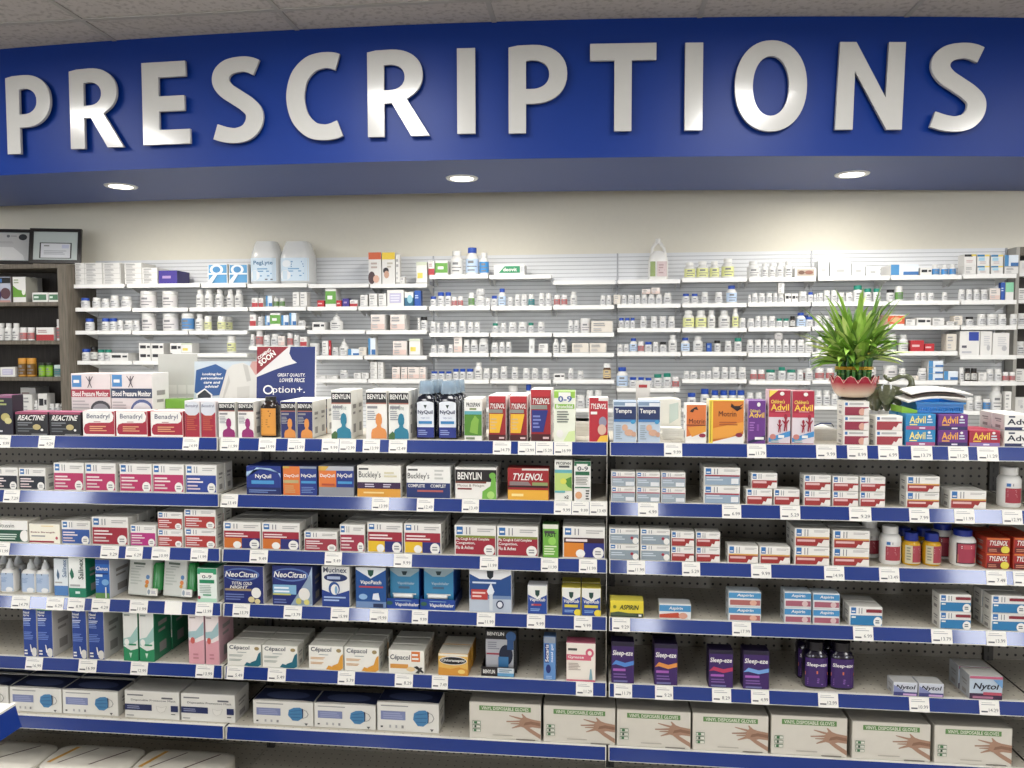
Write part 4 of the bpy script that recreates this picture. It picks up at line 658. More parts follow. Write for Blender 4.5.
for (ti, k, bn), lst in groups.items():
    lst.sort(key=lambda p: p[2]); wm = sum(p[3] for p in lst)/len(lst)
    for i, (_, _, x, wd, y, h, stack, deep) in enumerate(lst):
        me, dep = design_mesh(k, wd, h)
        desc, cat, name = DS[k][:3]
        nd = max(1, min(deep, int((YB-.014-y)/(dep+.0055))))
        for dd in range(nd):
            jx = 0 if dd == 0 else random.uniform(-.002, .002)
            for sk in range(stack):
                o = obj(name, me, loc=(x+jx+(random.uniform(-.0004, .0004) if sk else 0), y+dd*(dep+.0055)+(random.uniform(0, .002) if sk else 0), SZ[ti]+.0004+sk*(h+.0002)))
                lab = desc+which(i, len(lst))+f', {bn} bay {TN[ti]} shelf'
                if stack == 2: lab += (', lower', ', upper')[sk]
                if stack == 3: lab += (', lowest', ', middle', ', topmost')[sk]
                if nd > 1: lab += (', front', ', second row', ', back row')[dd]
                tag(o, lab, cat, desc+'s' if True else None)
                ZTOP[(k, bn, i)] = (x, wd, y, SZ[ti]+.0004+stack*(h+.0002))
# the odd carton on top of a pair of tablet cartons
zt = SZ[1]
q = [p for p in placed if p[0] == 1 and p[1] == 'hrt'][:2]
me, dep = design_mesh('hrt', q[0][3], q[0][5])
tag(obj('medicine_box', me, loc=(at(600+766/K, 480, q[0][4]).x, q[0][4]+.004, SZ[1]+.0007+q[0][5])), 'small brick-red and white tablet carton lying across two, right bay second shelf', 'medicine box')

# ------------------------------------------------------------------ bottles on the front shelves
def band(mb, w, d, p, z0, z1, arc0, arc1, m, off=.0006, n=16):
    """label wrapped on a superellipse body between two angles (degrees, 270 = front)"""
    P = []
    for i in range(n+1):
        a = math.radians(arc0+(arc1-arc0)*i/n); c, s = math.cos(a), math.sin(a)
        P.append(((w/2+off)*math.copysign(abs(c)**(2/p), c), (d/2+off)*math.copysign(abs(s)**(2/p), s)))
    for (a, b) in zip(P, P[1:]): mb.face([(a[0], a[1], z0), (b[0], b[1], z0), (b[0], b[1], z1), (a[0], a[1], z1)], m)
def fmap(w, d, p, z0, z1, span, off=.0008):
    """unit label coordinates onto the front of a superellipse body"""
    def f(u, v, dd):
        x = (u-.5)*w*span; t = min(.999, abs(2*x/w)); y = -(d/2)*(1-t**p)**(1/p)
        return (x, y-off-dd, z0+(z1-z0)*v)
    return f
def bottle(name, secs, capsecs, bodym, capm, w, d, p, label, lz, span=.9, seg=24, cupm=None, cupsecs=None):
    root = empty(name)
    mb = MB(); mb.loft(secs, bodym, seg, p=p); obj('body', mb, root, smooth=True)
    mb = MB(); mb.loft(capsecs, capm, seg); obj('cap', mb, root, smooth=True)
    if label:
        mb = MB(); draw(mb, label, fmap(w, d, p, lz[0], lz[1], span), True, .0003); obj('label', mb, root)
    if cupsecs: mb = MB(); mb.loft(cupsecs, cupm, seg); obj('measuring_cup', mb, root, smooth=True)
    return root
def span_at(ti, cr, a, b, cyt, y):
    x0c, y0c = XO[cr[0]], YO[cr[1]]; zt = at(x0c+(a+b)/2/K, y0c+cyt/K, y).z
    v = Vector((at(x0c+a/K, y0c+cyt/K, y).x, y, (zt+SZ[ti])/2-CH)); pym = 384-FPX*v.dot(CU)/v.dot(_F)
    xa, xb = at(x0c+a/K, pym, y).x, at(x0c+b/K, pym, y).x
    return (xa+xb)/2, xb-xa, zt-SZ[ti]-.0015
BLK = mat('#0c1020', .12, .02, coat=.5); CLR = mat('#b9cfe0', .08, .02, trans=.55, alpha=.85)
WPL = mat('#e4e3df', .35, .02); 
# night syrup bottles with clear measuring cups
yy = D+.05
x, w_, h_ = span_at(0, '3A', 80, 172, 188, yy)
nyl = [('r', 0, 0, 1, 1, '#dfe4ec'), ('r', 0, 0, 1, .3, '#1d2f8c'), ('e', .5, 1, .5, .06, '#dfe4ec'), ('p', [(.4, .95), (.6, .95), (.5, .84)], '#16332c'), ('t', 'NyQuil', .06, .66, .94, .8, '#1a2250'), ('t', 'Night Cold', .25, .54, .75, .6, '#7a8ab0', 0, 0), ('r', .1, .4, .9, .48, '#2f80c0'), ('l', .08, .08, .7, .22, 3, '#8a98d0')]
def nyq(w, d, h):
    secs = [(0, w*.47, d*.46), (.004, w*.5, d*.5), (h*.6, w*.5, d*.5), (h*.72, w*.4, d*.42), (h*.76, w*.24, d*.3), (h*.8, w*.22, d*.28)]
    return bottle('syrup_bottle', secs, [(h*.79, w*.25, w*.25), (h*.88, w*.25, w*.25), (h*.885, w*.22, w*.22)], BLK, mat('#20304c', .3, .02), w, d, 6, nyl, (h*.03, h*.62), .84, 24, CLR, [(h*.78, w*.4, w*.4), (h*.98, w*.35, w*.35), (h, w*.33, w*.33)])
ny = nyq(w_, .05, h_)
pos = []
for (a, b) in ((80, 172), (181, 275)):
    X = span_at(0, '3A', a, b, 188, yy)[0]
    for r in range(3): pos.append((X+.004*r, yy+r*.054+.0, r))
for i, (X, Y, r) in enumerate(pos):
    o = ny if i == 0 else copy_tree(ny, (0, 0, 0)); o.location = (X, Y, SZ[0]+.0004)
    tag(o, f"dark blue syrup bottle with clear cup, {'left' if i < 3 else 'right'} file, {['front', 'second', 'back'][r]}, middle bay top shelf", 'bottle', 'dark blue syrup bottles on the top shelf')
# amber bottle with orange label
x, w_, h_ = span_at(0, '2A', 291, 371, 262, D+.045)
o = bottle('syrup_bottle', [(0, w_*.46, .022), (.004, w_*.5, .025), (h_*.76, w_*.5, .025), (h_*.88, w_*.3, .018), (h_*.9, w_*.24, .016)], [(h_*.89, w_*.3, w_*.3), (h_, w_*.29, w_*.29)], mat('#1c120e', .15, .05, coat=.4), mat('#15130f', .35, .02), w_, .05, 4,
           [('r', 0, 0, 1, 1, '#e0922a'), ('l', .08, .7, .8, .92, 3, '#8a4a14'), ('l', .08, .3, .7, .6, 4, '#b5701c'), ('r', 0, .02, 1, .06, '#c47a1c')], (h_*.05, h_*.72), .86)
o.location = (x, D+.045, SZ[0]+.0004); tag(o, 'brown glass syrup bottle with orange label, middle bay top shelf', 'bottle')
# white house bottle, second shelf right
def white_bottle(w, d, h, lab, capm, p=2.6, neck=.8, lz=(.12, .62), span=.7, lower=None):
    secs = [(0, w*.45, d*.45), (.005, w*.5, d*.5), (h*(neck-.12), w*.5, d*.5), (h*(neck-.04), w*.44, d*.44), (h*neck, w*.33, d*.33), (h*(neck+.02), w*.32, d*.32)]
    return bottle('pill_bottle', secs, [(h*(neck+.005), w*.37, w*.37), (h*.985, w*.37, w*.37), (h, w*.34, w*.34)], lower or WPL, capm, w, d, p, lab, (h*lz[0], h*lz[1]), span)
hl = [('r', 0, .78, 1, 1, '#e0dfdc'), ('r', .05, .82, .28, .98, LOGO), ('l', .4, .84, .46, .97, 1, '#888'), ('r', 0, 0, 1, .74, '#a83242'), ('l', .1, .55, .8, .66, 2, '#e0b0b0'), ('l', .1, .3, .7, .45, 3, '#d09090')]
for (ti, a, b, ct, lab, nm) in ((1, 902, 1005, 587, hl, 'white bottle with red panel, right bay second shelf edge'),):
    x, w_, h_ = span_at(ti, '5A', a, b, ct, D+.06); o = white_bottle(w_, w_, h_, lab, WPL, 2.2); o.location = (x, D+.06, SZ[ti]+.0004); tag(o, 'tall '+nm, 'bottle')
x, w_, h_ = span_at(2, '5B', 352, 448, 162, D+.055); o = white_bottle(w_, w_, h_, hl, WPL, 2.2); o.location = (x, D+.055, SZ[2]+.0004); tag(o, 'white bottle with red panel, front one, right bay third shelf', 'bottle')
o2 = copy_tree(o, (x-.035, D+.055+w_+.012, SZ[2]+.0004)); tag(o2, 'white bottle with red panel, half hidden behind, right bay third shelf', 'bottle')
gl = [('r', 0, 0, 1, 1, '#c8bf9a'), ('r', .38, .08, 1, 1, '#a83a48'), ('l', .44, .6, .95, .85, 3, '#e0c0c0'), ('l', .06, .2, .3, .9, 5, '#8a8a78')]
x, w_, h_ = span_at(2, '5B', 456, 540, 192, D+.05)
gb = white_bottle(w_, w_, h_, gl, mat('#1a2d86', .3, .02), 2.1, .74, (.06, .62), .86, mat('#c99a1c', .2, .1, coat=.4))
k = 0
for (a, b) in ((456, 540), (549, 638)):
    X = span_at(2, '5B', a, b, 192, D+.05)[0]
    for r in range(2):
        o = gb if k == 0 else copy_tree(gb, (0, 0, 0)); k += 1; o.location = (X, D+.05+r*(w_+.006), SZ[2]+.0004)
        tag(o, f"gold capsule bottle with blue lid, {'left' if a == 456 else 'right'} one{['', ' behind'][r]}, right bay third shelf", 'bottle', 'gold capsule bottles')
x, w_, h_ = span_at(2, '5B', 681, 793, 178, D+.06)
bl = [('r', 0, 0, 1, 1, '#3a1a2a'), ('r', .05, .05, .95, .95, '#a83048'), ('r', .3, .7, .9, .9, '#c84a5a'), ('l', .2, .74, .85, .86, 2, '#e8d0d4'), ('p', [(.05, .05), (.95, .05), (.95, .3), (.05, .45)], '#c87a4a')]
b0 = white_bottle(w_, w_*.9, h_, bl, mat('#1a2d86', .3, .02), 2.6, .82, (.08, .66), .8); b0.location = (x, D+.06, SZ[2]+.0004); tag(b0, 'wide white bottle with blue lid and maroon label, right bay third shelf', 'bottle')
o2 = copy_tree(b0, (x-.025, D+.06+w_*.95+.01, SZ[2]+.0004)); tag(o2, 'wide white blue-lidded bottle at the back, right bay third shelf', 'bottle')
# red caplet cartons with yellow flash
ds('tylcap', 'red and orange caplet carton', .07, '#b8321c', '#c03a1c', [('r', .03, .04, .97, .96, '#a81c1e'), ('r', .03, .88, .97, .96, '#e87a2a'), ('t', 'TYLENOL', .1, .5, .92, .82, W, .2), ('r', .05, .05, .7, .38, '#6a1c1c'), ('l', .1, .12, .55, .28, 2, '#d88a6a'), ('e', .78, .24, .18, .24, '#e0d03a')], top='#c0401c')
for ci, (a, b) in enumerate(((848, 962), (976, 1095))):
    x, w_, h_ = span_at(2, '5B', a, b, 222, D+.016); h_ /= 2; me, dep = design_mesh('tylcap', w_-.001, h_)
    for r in range(2):
        for sk in range(2):
            tag(obj('medicine_box', me, loc=(x, D+.018+r*(dep+.004), SZ[2]+.0004+sk*(h_+.0003))), f"red and orange caplet carton, {['left', 'right'][ci]} pile, {['lower', 'upper'][sk]} {['front', 'back'][r]}, right bay third shelf", 'medicine box', 'red and orange caplet cartons')
# dark sleep-aid bottles
x, w_, h_ = span_at(4, '5C', -8, 107, 165, D+.05)
sl = [('r', 0, 0, 1, 1, '#3a1a66'), ('t', 'Sleep-eze', .04, .68, .96, .84, W, .1), ('p', [(0, .5), (.5, .56), (1, .5), (1, .4), (.5, .46), (0, .38)], '#e0703a'), ('l', .08, .08, .85, .3, 4, '#8a5ab0')]
sb = white_bottle(w_, w_*.8, h_, sl, mat('#0c0a14', .25, .02), 3, .8, (.05, .66), .9, mat('#140f24', .15, .02, coat=.5)); k = 0
for ci, (a, b) in enumerate(((-8, 107), (112, 227))):
    X = span_at(4, '5C', a, b, 165, D+.05)[0]
    for r in range(2):
        o = sb if k == 0 else copy_tree(sb, (0, 0, 0)); k += 1; o.location = (X-.004*r, D+.05+r*(w_*.8+.006), SZ[4]+.0004)
        tag(o, f"dark purple liquid sleep-aid bottle, {['left', 'right'][ci]} file, {['front', 'rear'][r]}, right bay fifth shelf", 'bottle', 'dark purple bottles')
# saline squeeze bottles, left bay fourth shelf
x, w_, h_ = span_at(3, '1B', 112, 180, 320, D+.045)
def saline(w, h):
    lab = [('r', 0, 0, 1, 1, '#a8bcd8'), ('p', [(0, .98), (0, .86), (.5, .94), (1, .86), (1, .98), (.5, 1)], '#1c2c5a'), ('l', .1, .5, .6, .75, 4, '#7f9ac4'), ('e', .72, .1, .26, .14, '#e6e6e4')]
    secs = [(0, w*.46, .017), (.004, w*.5, .019), (h*.56, w*.5, .019), (h*.68, w*.42, .016), (h*.72, w*.2, .011), (h*.74, w*.19, .011)]
    return bottle('squeeze_bottle', secs, [(h*.73, w*.24, w*.24), (h*.84, w*.2, w*.2), (h*.93, w*.1, w*.1), (h, w*.08, w*.08)], WPL, mat('#d2d4d4', .4, .02), w, .038, 4, lab, (h*.05, h*.6), .86)
sq = saline(w_, h_); k = 0
for i, (a, b, r) in enumerate(((-50, 8, 0), (12, 86, 0), (62, 110, 1), (112, 180, 0), (180, 247, 0), (146, 205, 1), (-10, 50, 1))):
    Y = D+.045+r*.05
    X = span_at(3, '1B', a, b, 320, Y)[0]
    o = sq if i == 0 else copy_tree(sq, (0, 0, 0)); o.location = (X, Y, SZ[3]+.0004)
    tag(o, ['white saline squeeze bottle cut by the picture edge, fourth shelf', 'white saline squeeze bottle standing alone, left bay fourth shelf', 'rear saline squeeze bottle right of the lone one, fourth shelf', 'left saline squeeze bottle of touching pair, left bay fourth shelf', 'right saline squeeze bottle touching the blue-based carton, fourth shelf', 'rear saline squeeze bottle behind the touching pair, fourth shelf', 'rear saline squeeze bottle behind the leftmost, fourth shelf'][i], 'bottle', 'white saline squeeze bottles')
# clear blister packs with green bottle, tilted back
for i, (a, b) in enumerate(((590, 745), (753, 905))):
    x, w_, h_ = span_at(3, '1B', a, b, 330, D+.03); h_ = min(h_, SZ[2]-SZ[3]-.032); o = empty('blister_pack', (x, D+.02, SZ[3]+.0085)); o.rotation_euler = (math.radians(-7), 0, math.radians(-8))
    mb = MB(); wm = w_*.96; mb.box(-wm/2, wm*.30, 0, .05, 0, h_*.99, mat('#b9bdb6', .35, .05), bev=.002)
    draw(mb, [('r', .04, .04, .96, .96, '#c6c9c2'), ('l', .2, .84, .85, .9, 1, '#4a5a4c'), ('l', .1, .3, .6, .74, 6, '#aeb4ac'), ('e', .84, .52, .08, .06, '#4a7ab0'), ('e', .82, .38, .08, .06, '#d8762c'), ('e', .8, .28, .07, .05, '#c8882c'), ('l', .3, .78, .8, .8, 1, '#6a7a6c')], lambda u, v, d: (-wm/2+u*wm*.8, -d, v*h_*.99))
    obj('carton', mb, o)
    mb = MB(); mb.loft([(.02, wm*.15, .017), (h_*.82, wm*.15, .017), (h_*.9, wm*.1, .012)], mat('#1f7a38', .2, .05, coat=.3), 16, cx=wm*.41, cy=.02, p=3); obj('green_vial', mb, o, smooth=True)
    mb = MB(); mb.box(wm*.2, wm*.54, -.006, -.001, .004, h_*.22, mat('#e4e2dc', .4, .02)); draw(mb, [('e', .2, .5, .14, .38, '#8a9aa8'), ('l', .45, .3, .9, .7, 3, '#99a')], lambda u, v, d: (wm*.2+u*wm*.34, -.006-d, .004+v*(h_*.22-.004))); obj('front_sticker', mb, o)
    tag(o, f"grey and green twin pack leaning back, {['left', 'right'][i]} one, left bay fourth shelf", 'package', 'grey and green twin packs')
# inhaler display cartons with tray lip
for i, (c, a, b) in enumerate((('2', 882, 1018), ('3', 109, 248))):
    x, w_, h_ = span_at(3, c+'B', a, b, 365, D+.03); o = empty('display_box', (x, D+.006, SZ[3]+.0004)); tw = w_*1.2
    mb = MB(); mb.box(-w_/2, w_/2, .03, .15, 0, h_, mat('#1c4f9e', .4, .03), bev=.001, front=mat('#3f8cb8', .4, .03), top=mat('#24406e', .4, .03))
    draw(mb, [('p', [(0, 1), (1, 1), (1, .94), (.7, .78), (.3, .78), (0, .94)], '#9ab4c0'), ('p', [(.4, .92), (.6, .92), (.55, .82), (.45, .82)], '#1c3a44'), ('t', 'VapoInhaler', .25, .55, .85, .64, '#b8d0e0', .1), ('l', .3, .46, .8, .52, 1, '#4a6a8c'), ('r', .1, .3, .9, .34, W)], lambda u, v, d: (-w_/2+u*w_, .03-d, v*h_)); obj('carton', mb, o)
    mb = MB(); zt = h_*.27
    mb.box(-tw/2, tw/2, 0, .002, 0, zt, mat('#153f92', .4, .03)); mb.box(-tw/2, -tw/2+.0015, .002, .13, 0, zt, mat('#12306e', .4, .03)); mb.box(tw/2-.0015, tw/2, .002, .13, 0, zt, mat('#12306e', .4, .03)); mb.box(-tw/2, tw/2, .002, .029, 0, .002, mat('#12306e', .4, .03))
    draw(mb, [('t', 'VapoInhaler', .28, .2, .98, .62, W, .15), ('e', .14, .55, .09, .2, '#2a5a4a'), ('l', .3, .78, .9, .84, 1, '#8ab0e0')], lambda u, v, d: (-tw/2+u*tw, -d, v*zt)); obj('tray', mb, o)
    mb = MB(); mb.tube([(-w_*.32, .016, zt+.004), (w_*.32, .016, zt+.004)], .007, WPL, 12); obj('inhaler_tube', mb, o)
    tag(o, f"teal and blue inhaler display carton with tray, {['left', 'right'][i]} one, middle bay fourth shelf", 'display box', 'inhaler display cartons')
# mouth-spray display, fifth shelf
x, w_, h_ = span_at(4, '3C', 380, 540, 120, D+.02); o = empty('display_box', (x, D+.01, SZ[4]+.0004)); zt = h_*.2
mb = MB(); mb.box(-w_*.42, w_*.5, .03, .1, 0, h_*.93, mat('#15161c', .35, .05), bev=.001)
draw(mb, [('r', .02, 0, .9, .78, '#b8bac2'), ('r', .04, .84, .66, .98, '#15161c'), ('t', 'BENYLIN', .06, .87, .6, .95, W), ('l', .08, .55, .5, .72, 4, '#8a8c98'), ('r', .04, .42, .45, .46, '#a83a4c'), ('e', .66, .42, .22, .24, '#14203c'), ('r', .42, .1, .74, .38, '#3a78b0'), ('e', .82, .86, .16, .12, '#2a5a98'), ('r', .7, .55, .9, .78, '#24508c')], lambda u, v, d: (-w_*.42+u*w_*.92, .03-d, v*h_*.93)); obj('carton', mb, o)
mb = MB(); mb.box(-w_/2, w_*.45, 0, .002, 0, zt, mat('#1a161a', .4, .03)); mb.box(-w_/2, -w_/2+.0015, .002, .1, 0, zt, mat('#1a161a', .4, .03)); mb.box(w_*.45-.0015, w_*.45, .002, .1, 0, zt, mat('#1a161a', .4, .03))
draw(mb, [('t', 'BENYLIN', .06, .3, .42, .7, W), ('r', .5, .05, 1, .95, '#c9d4dc'), ('r', .5, .05, 1, .4, '#5a9ac8'), ('l', .55, .5, .95, .8, 2, '#6a8aa0')], lambda u, v, d: (-w_/2+u*w_*.95, -d, v*zt)); obj('tray', mb, o)
tag(o, 'black and blue mouth-spray display carton, middle bay fifth shelf', 'display box')

# ------------------------------------------------------------------ things standing behind the products on the top ledge
ZL = SZ[0]+.0004
def ledge_box(k, pxa, pxb, pyt, y, rz=0):
    p, q = at(pxa, pyt, y), at(pxb, pyt, y); me, dep = design_mesh(k, q.x-p.x, p.z*.5+q.z*.5-ZL)
    o = obj(DS[k][2], me, loc=((p.x+q.x)/2, y, ZL), rz=rz); return o
tag(ledge_box('bpr', 70.6, 110, 373.5, 2.42), 'large white monitor carton with red band, behind the red-swoosh cartons', 'box', 'monitor cartons')
tag(ledge_box('bpn', 110.6, 152, 373, 2.42), 'large white monitor carton with navy band, behind the red-swoosh cartons', 'box', 'monitor cartons')
# posters
def board(name, pxa, pxb, pyt, y, ops, edge='#d8d8d6', lean=4):
    p, q = at(pxa, pyt, y), at(pxb, pyt, y); w = q.x-p.x; h = p.z-ZL
    o = empty(name, ((p.x+q.x)/2, y, ZL+.0002)); o.rotation_euler = (math.radians(-lean), 0, 0)
    mb = MB(); mb.box(-w/2, w/2, 0, .004, 0, h/math.cos(math.radians(lean)), mat(edge, .4, .02)); H = h/math.cos(math.radians(lean))
    draw(mb, ops, lambda u, v, d: (-w/2+u*w, -d, v*H), step=.0002); obj('board', mb, o)
    mb = MB(); mb.poly([(-.015, .0045, .002), (.015, .0045, .002), (.015, .0045, H*.6), (-.015, .0045, H*.6), (-.015, .05, .005), (.015, .05, .005)], [(0, 1, 2, 3), (0, 4, 5, 1), (4, 3, 2, 5), (0, 3, 4), (1, 5, 2)], mat('#8a8880', .6, .03)); obj('easel_back', mb, o)
    return o
o = board('poster', 254.5, 314, 346.8, 2.50, [('r', .0, 0, .985, 1, '#17296e'), ('p', [(0, 1), (.54, 1), (0, .67)], '#8e1c28'), ('p', [(0, .67), (0, .64), (.28, .72), (.48, .77), (.68, .81), (.6, .85), (.55, .92), (.57, 1), (.54, 1)], '#cfcbca'),
   ('t', 'GREAT QUALITY.', .35, .64, .83, .685, W, .15, .008), ('t', 'LOWER PRICE.', .39, .582, .83, .627, W, .15, .008), ('t', 'ption+.', .28, .43, .82, .53, W, 0, .0), ('e', .2, .49, .085, .055, W), ('e', .2, .49, .062, .038, '#17296e')])
bd = [c for c in o.children if c.name.startswith('board')][0]
p, q = at(254.5, 346.8, 2.5), at(314, 346.8, 2.5); w = q.x-p.x; H = p.z-ZL
mb = MB()
def diag(st, cx, cz, wd, ht):
    vs, fs = text(st, .03); a = math.radians(36); ca, sa = math.cos(a), math.sin(a)
    mb.poly([(-w/2+cx*w+((u-.5)*wd*ca-(v-.5)*ht*sa), -.0034, cz*H+((u-.5)*wd*sa+(v-.5)*ht*ca)) for u, v in vs], fs, ink(W))
diag('COMING', .13, .915, w*.26, H*.04); diag('SOON', .18, .865, w*.32, H*.07); obj('corner_lettering', mb, o)
tag(o, 'navy poster with red corner standing on the top ledge', 'poster')
o = board('poster', 192, 262, 361.5, 2.545, [('r', 0, 0, 1, 1, '#b8c4cc'), ('p', [(.36, 0), (.37, .5), (.45, .85), (.55, .95), (.7, .98), (.8, .93), (1, .9), (1, 0)], '#c9c7c0'), ('p', [(.8, .93), (.83, 1), (1, 1), (1, .82), (.88, .8)], '#c4938a'), ('p', [(.62, .62), (.8, .64), (.8, .4), (.62, .4)], '#bcbab2'), ('p', [(.7, .96), (.77, .94), (.82, .72), (.76, .7)], '#b2b0a8'), ('p', [(.5, .8), (.52, .7), (.42, .4), (.4, .4)], '#b4b2aa'),
   ('p', [(.01, .545), (.03, .87), (.31, .96), (.47, .87), (.37, .5), (.12, .48)], '#214f90'), ('t', 'Looking for', .12, .785, .4, .83, W, .1), ('t', 'personalized', .1, .725, .42, .77, W, .1), ('t', 'care and', .14, .67, .38, .71, W, .1), ('t', 'advice?', .16, .61, .36, .65, W, .1), ('p', [(.04, .52), (.16, .6), (.27, .51), (.27, .46), (.04, .46)], '#d8d8d8'), ('p', [(.06, .5), (.16, .58), (.25, .5), (.25, .46), (.06, .46)], '#20242c')])
tag(o, 'poster of a person in a white coat with blue hexagon', 'poster')
# grey calendar sheet and green carton beside the posters
p, q = at(158, 354, 2.585), at(197, 354, 2.585); w = q.x-p.x; H = p.z-ZL; mb = MB(); mb.box(-w/2, w/2, 0, .003, 0, H, mat('#b8b8b2', .5, .03))
draw(mb, [('r', .02+.24*i, .3+.16*j, .02+.24*i+.2, .3+.16*j+.12, '#c8c7c0') for i in range(4) for j in range(2)], lambda u, v, d: (-w/2+u*w, -d, v*H), step=.0001)
tag(obj('calendar_card', mb, loc=((p.x+q.x)/2, 2.585, ZL)), 'pale grey card with faint grid, between monitor cartons and posters', 'card')
ds('greenlow', 'plain lime-green carton', .05, '#5a8a2c', '#6fae2e', [('r', 0, 0, 1, .7, '#c9cbc0')])
tag(ledge_box('greenlow', 165, 186, 399, 2.49), 'lime-green carton behind the red-swoosh cartons', 'medicine box')
# white folded papers and trays behind the infant cartons
def stack_paper(name, pxa, pxb, pyt, y, dep, n, label, col='#e2dfd6'):
    p, q = at(pxa, pyt, y), at(pxb, pyt, y); w = q.x-p.x; H = p.z-ZL; mb = MB()
    for i in range(n):
        j = random.uniform(-.003, .003); mb.box(-w/2+j, w/2+j, random.uniform(0, .004), dep, H*i/n, H*(i+.9)/n, mat(col, .6, .03))
    mb.box(-w/2+.004, w/2-.004, .006, dep-.004, 0, H*.98, mat('#c8c4b8', .7, .03))
    return tag(obj(name, mb, loc=((p.x+q.x)/2, y, ZL)), label, 'paper stack')
stack_paper('paper_stack', 662, 683, 428, 2.385, .06, 6, 'stack of white papers between infant-drops and orange cartons')
stack_paper('paper_stack', 814, 838, 429, 2.42, .15, 6, 'stack of white papers left of the pot')
stack_paper('paper_stack', 569, 590, 421, 2.46, .12, 5, 'stack of white papers beside the lime kids carton')
mb = MB(); p = at(640, 399, 2.46); q = at(681, 399, 2.46); w = q.x-p.x; H = p.z-ZL
mb.poly([(-w/2, 0, 0), (w*.25, 0, 0), (w/2, 0, H*.3), (w/2, 0, H*.98), (w*.3, 0, H), (-w/2, 0, H*.96), (-w/2, .12, 0), (w*.25, .12, 0), (w/2, .12, H*.3), (w/2, .12, H*.98), (w*.3, .12, H), (-w/2, .12, H*.96)],
  [(0, 1, 2, 3, 4, 5), (11, 10, 9, 8, 7, 6), (0, 6, 7, 1), (1, 7, 8, 2), (2, 8, 9, 3), (3, 9, 10, 4), (4, 10, 11, 5), (5, 11, 6, 0)], mat('#dcdad0', .35, .03))
mb.poly([(w*.22, -.001, H*.35), (w*.44, -.001, H*.5), (w*.44, -.001, H*.92), (w*.22, -.001, H*.86)], [(0, 1, 2, 3)], mat('#b9c6be', .3, .03))
tag(obj('label_printer', mb, loc=((p.x+q.x)/2, 2.46, ZL)), 'white desktop label printer behind the infant-drops cartons', 'printer')
p = at(636, 381, 2.6); q = at(650, 381, 2.6); w = q.x-p.x; H = p.z-ZL; mb = MB(); mb.box(-w/2, w/2, 0, .004, 0, H, mat('#bdbab6', .4, .03)); draw(mb, [('r', .2, .87, .8, .93, '#a02428')], lambda u, v, d: (-w/2+u*w, -d, v*H))
tag(obj('card_holder', mb, loc=((p.x+q.x)/2, 2.6, ZL)), 'small grey card with red mark above the infant-drops cartons', 'card')
p = at(820, 420, 2.425); mb = MB()
mb.tube([(-.03, 0, 0), (.0, -.004, .012), (.028, -.01, .012)], .002, mat('#2a3f7a', .3, .03), 8); mb.tube([(.028, -.01, .012), (.035, -.012, .002)], .0012, mat('#222', .3, .03), 6)
zt = at(825, 429, 2.42).z
tag(obj('pen', mb, loc=(p.x+.01, 2.45, zt+.003)), 'blue pen lying on the white papers left of the pot', 'pen')

# ------------------------------------------------------------------ pot, plant and elephant
zb = ZTOP[('hstack', 'right', 0)][3]+.0008
yp = D+.08
pc = at(853.5, 396, yp); R0 = .077
pot = empty('plant_pot', (pc.x, yp, zb)); pot.scale = (.86, .86, 1); ht = at(853, 377, yp-.06).z-zb
gm = bpy.data.materials.new('pot_glaze'); gm.use_nodes = True; nt = gm.node_tree; b = nt.nodes['Principled BSDF']; b.inputs['Roughness'].default_value = .18; b.inputs['Coat Weight'].default_value = .5
tc = nt.nodes.new('ShaderNodeTexCoord'); sp = nt.nodes.new('ShaderNodeSeparateXYZ'); nt.links.new(tc.outputs['Object'], sp.inputs[0])
mr = nt.nodes.new('ShaderNodeMapRange'); mr.inputs[1].default_value = .008; mr.inputs[2].default_value = ht; nt.links.new(sp.outputs['Z'], mr.inputs[0])
rp = nt.nodes.new('ShaderNodeValToRGB'); rp.color_ramp.elements[0].color = lin('#d9c3ac'); rp.color_ramp.elements[0].position = .15; rp.color_ramp.elements[1].color = lin('#a01c34'); rp.color_ramp.elements[1].position = .72
nt.links.new(mr.outputs[0], rp.inputs[0]); nt.links.new(rp.outputs[0], b.inputs['Base Color'])
mb = MB(); seg = 96; rows = []
prof = [(.034, .006), (.05, .009), (.064, .022), (.073, .042), (.077, .06), (.078, ht)]
def petal(a): return abs(math.sin(a*5.5))
n0 = len(mb.v)
for inner in (0, 1):
    for (r, z) in (prof if not inner else prof[::-1]):
        for i in range(seg):
            a = 2*math.pi*i/seg; pe = petal(a); zz = z if z < ht else ht-.018+.02*(pe**.8); rr = r*(1+.02*pe*(z/ht))-(.004 if inner else 0)
            mb.v.append((rr*math.cos(a), rr*math.sin(a), zz+(.003 if inner and z < .02 else 0)))
NR = len(prof)*2; km = mb.mi(gm)
for k in range(NR-1):
    for i in range(seg):
        j = (i+1) % seg; mb.f.append([k*seg+i, k*seg+j, (k+1)*seg+j, (k+1)*seg+i]); mb.m.append(km)
mb.f.append(list(range(seg))[::-1]); mb.m.append(km)
obj('bowl', mb, pot, smooth=True)
mb = MB(); mb.loft([(0, .046, .046), (.004, .048, .048), (.0065, .036, .036)], mat('#1f1a18', .4, .05), 32); obj('foot', mb, pot)
for i in range(11):   # pale outlines of the lotus petals
    a = (i+.5)*math.pi/5.5+math.pi/11*0; mb = MB(); pts = []
    for t in (-1, -.5, 0, .5, 1):
        aa = a+t*math.pi/11; z = ht-.018+.02*(petal(aa)**.8); pts.append((.0795*math.cos(aa), .0795*math.sin(aa), z))
    mb.tube(pts, .0011, mat('#d8a89c', .3, .03), 5); obj('petal_rim', mb, pot)
mb = MB(); mb.loft([(ht-.035, .07, .07), (ht-.03, .07, .07)], mat('#5a4a3a', .9, .3, bump=.5), 24); obj('soil', mb, pot)
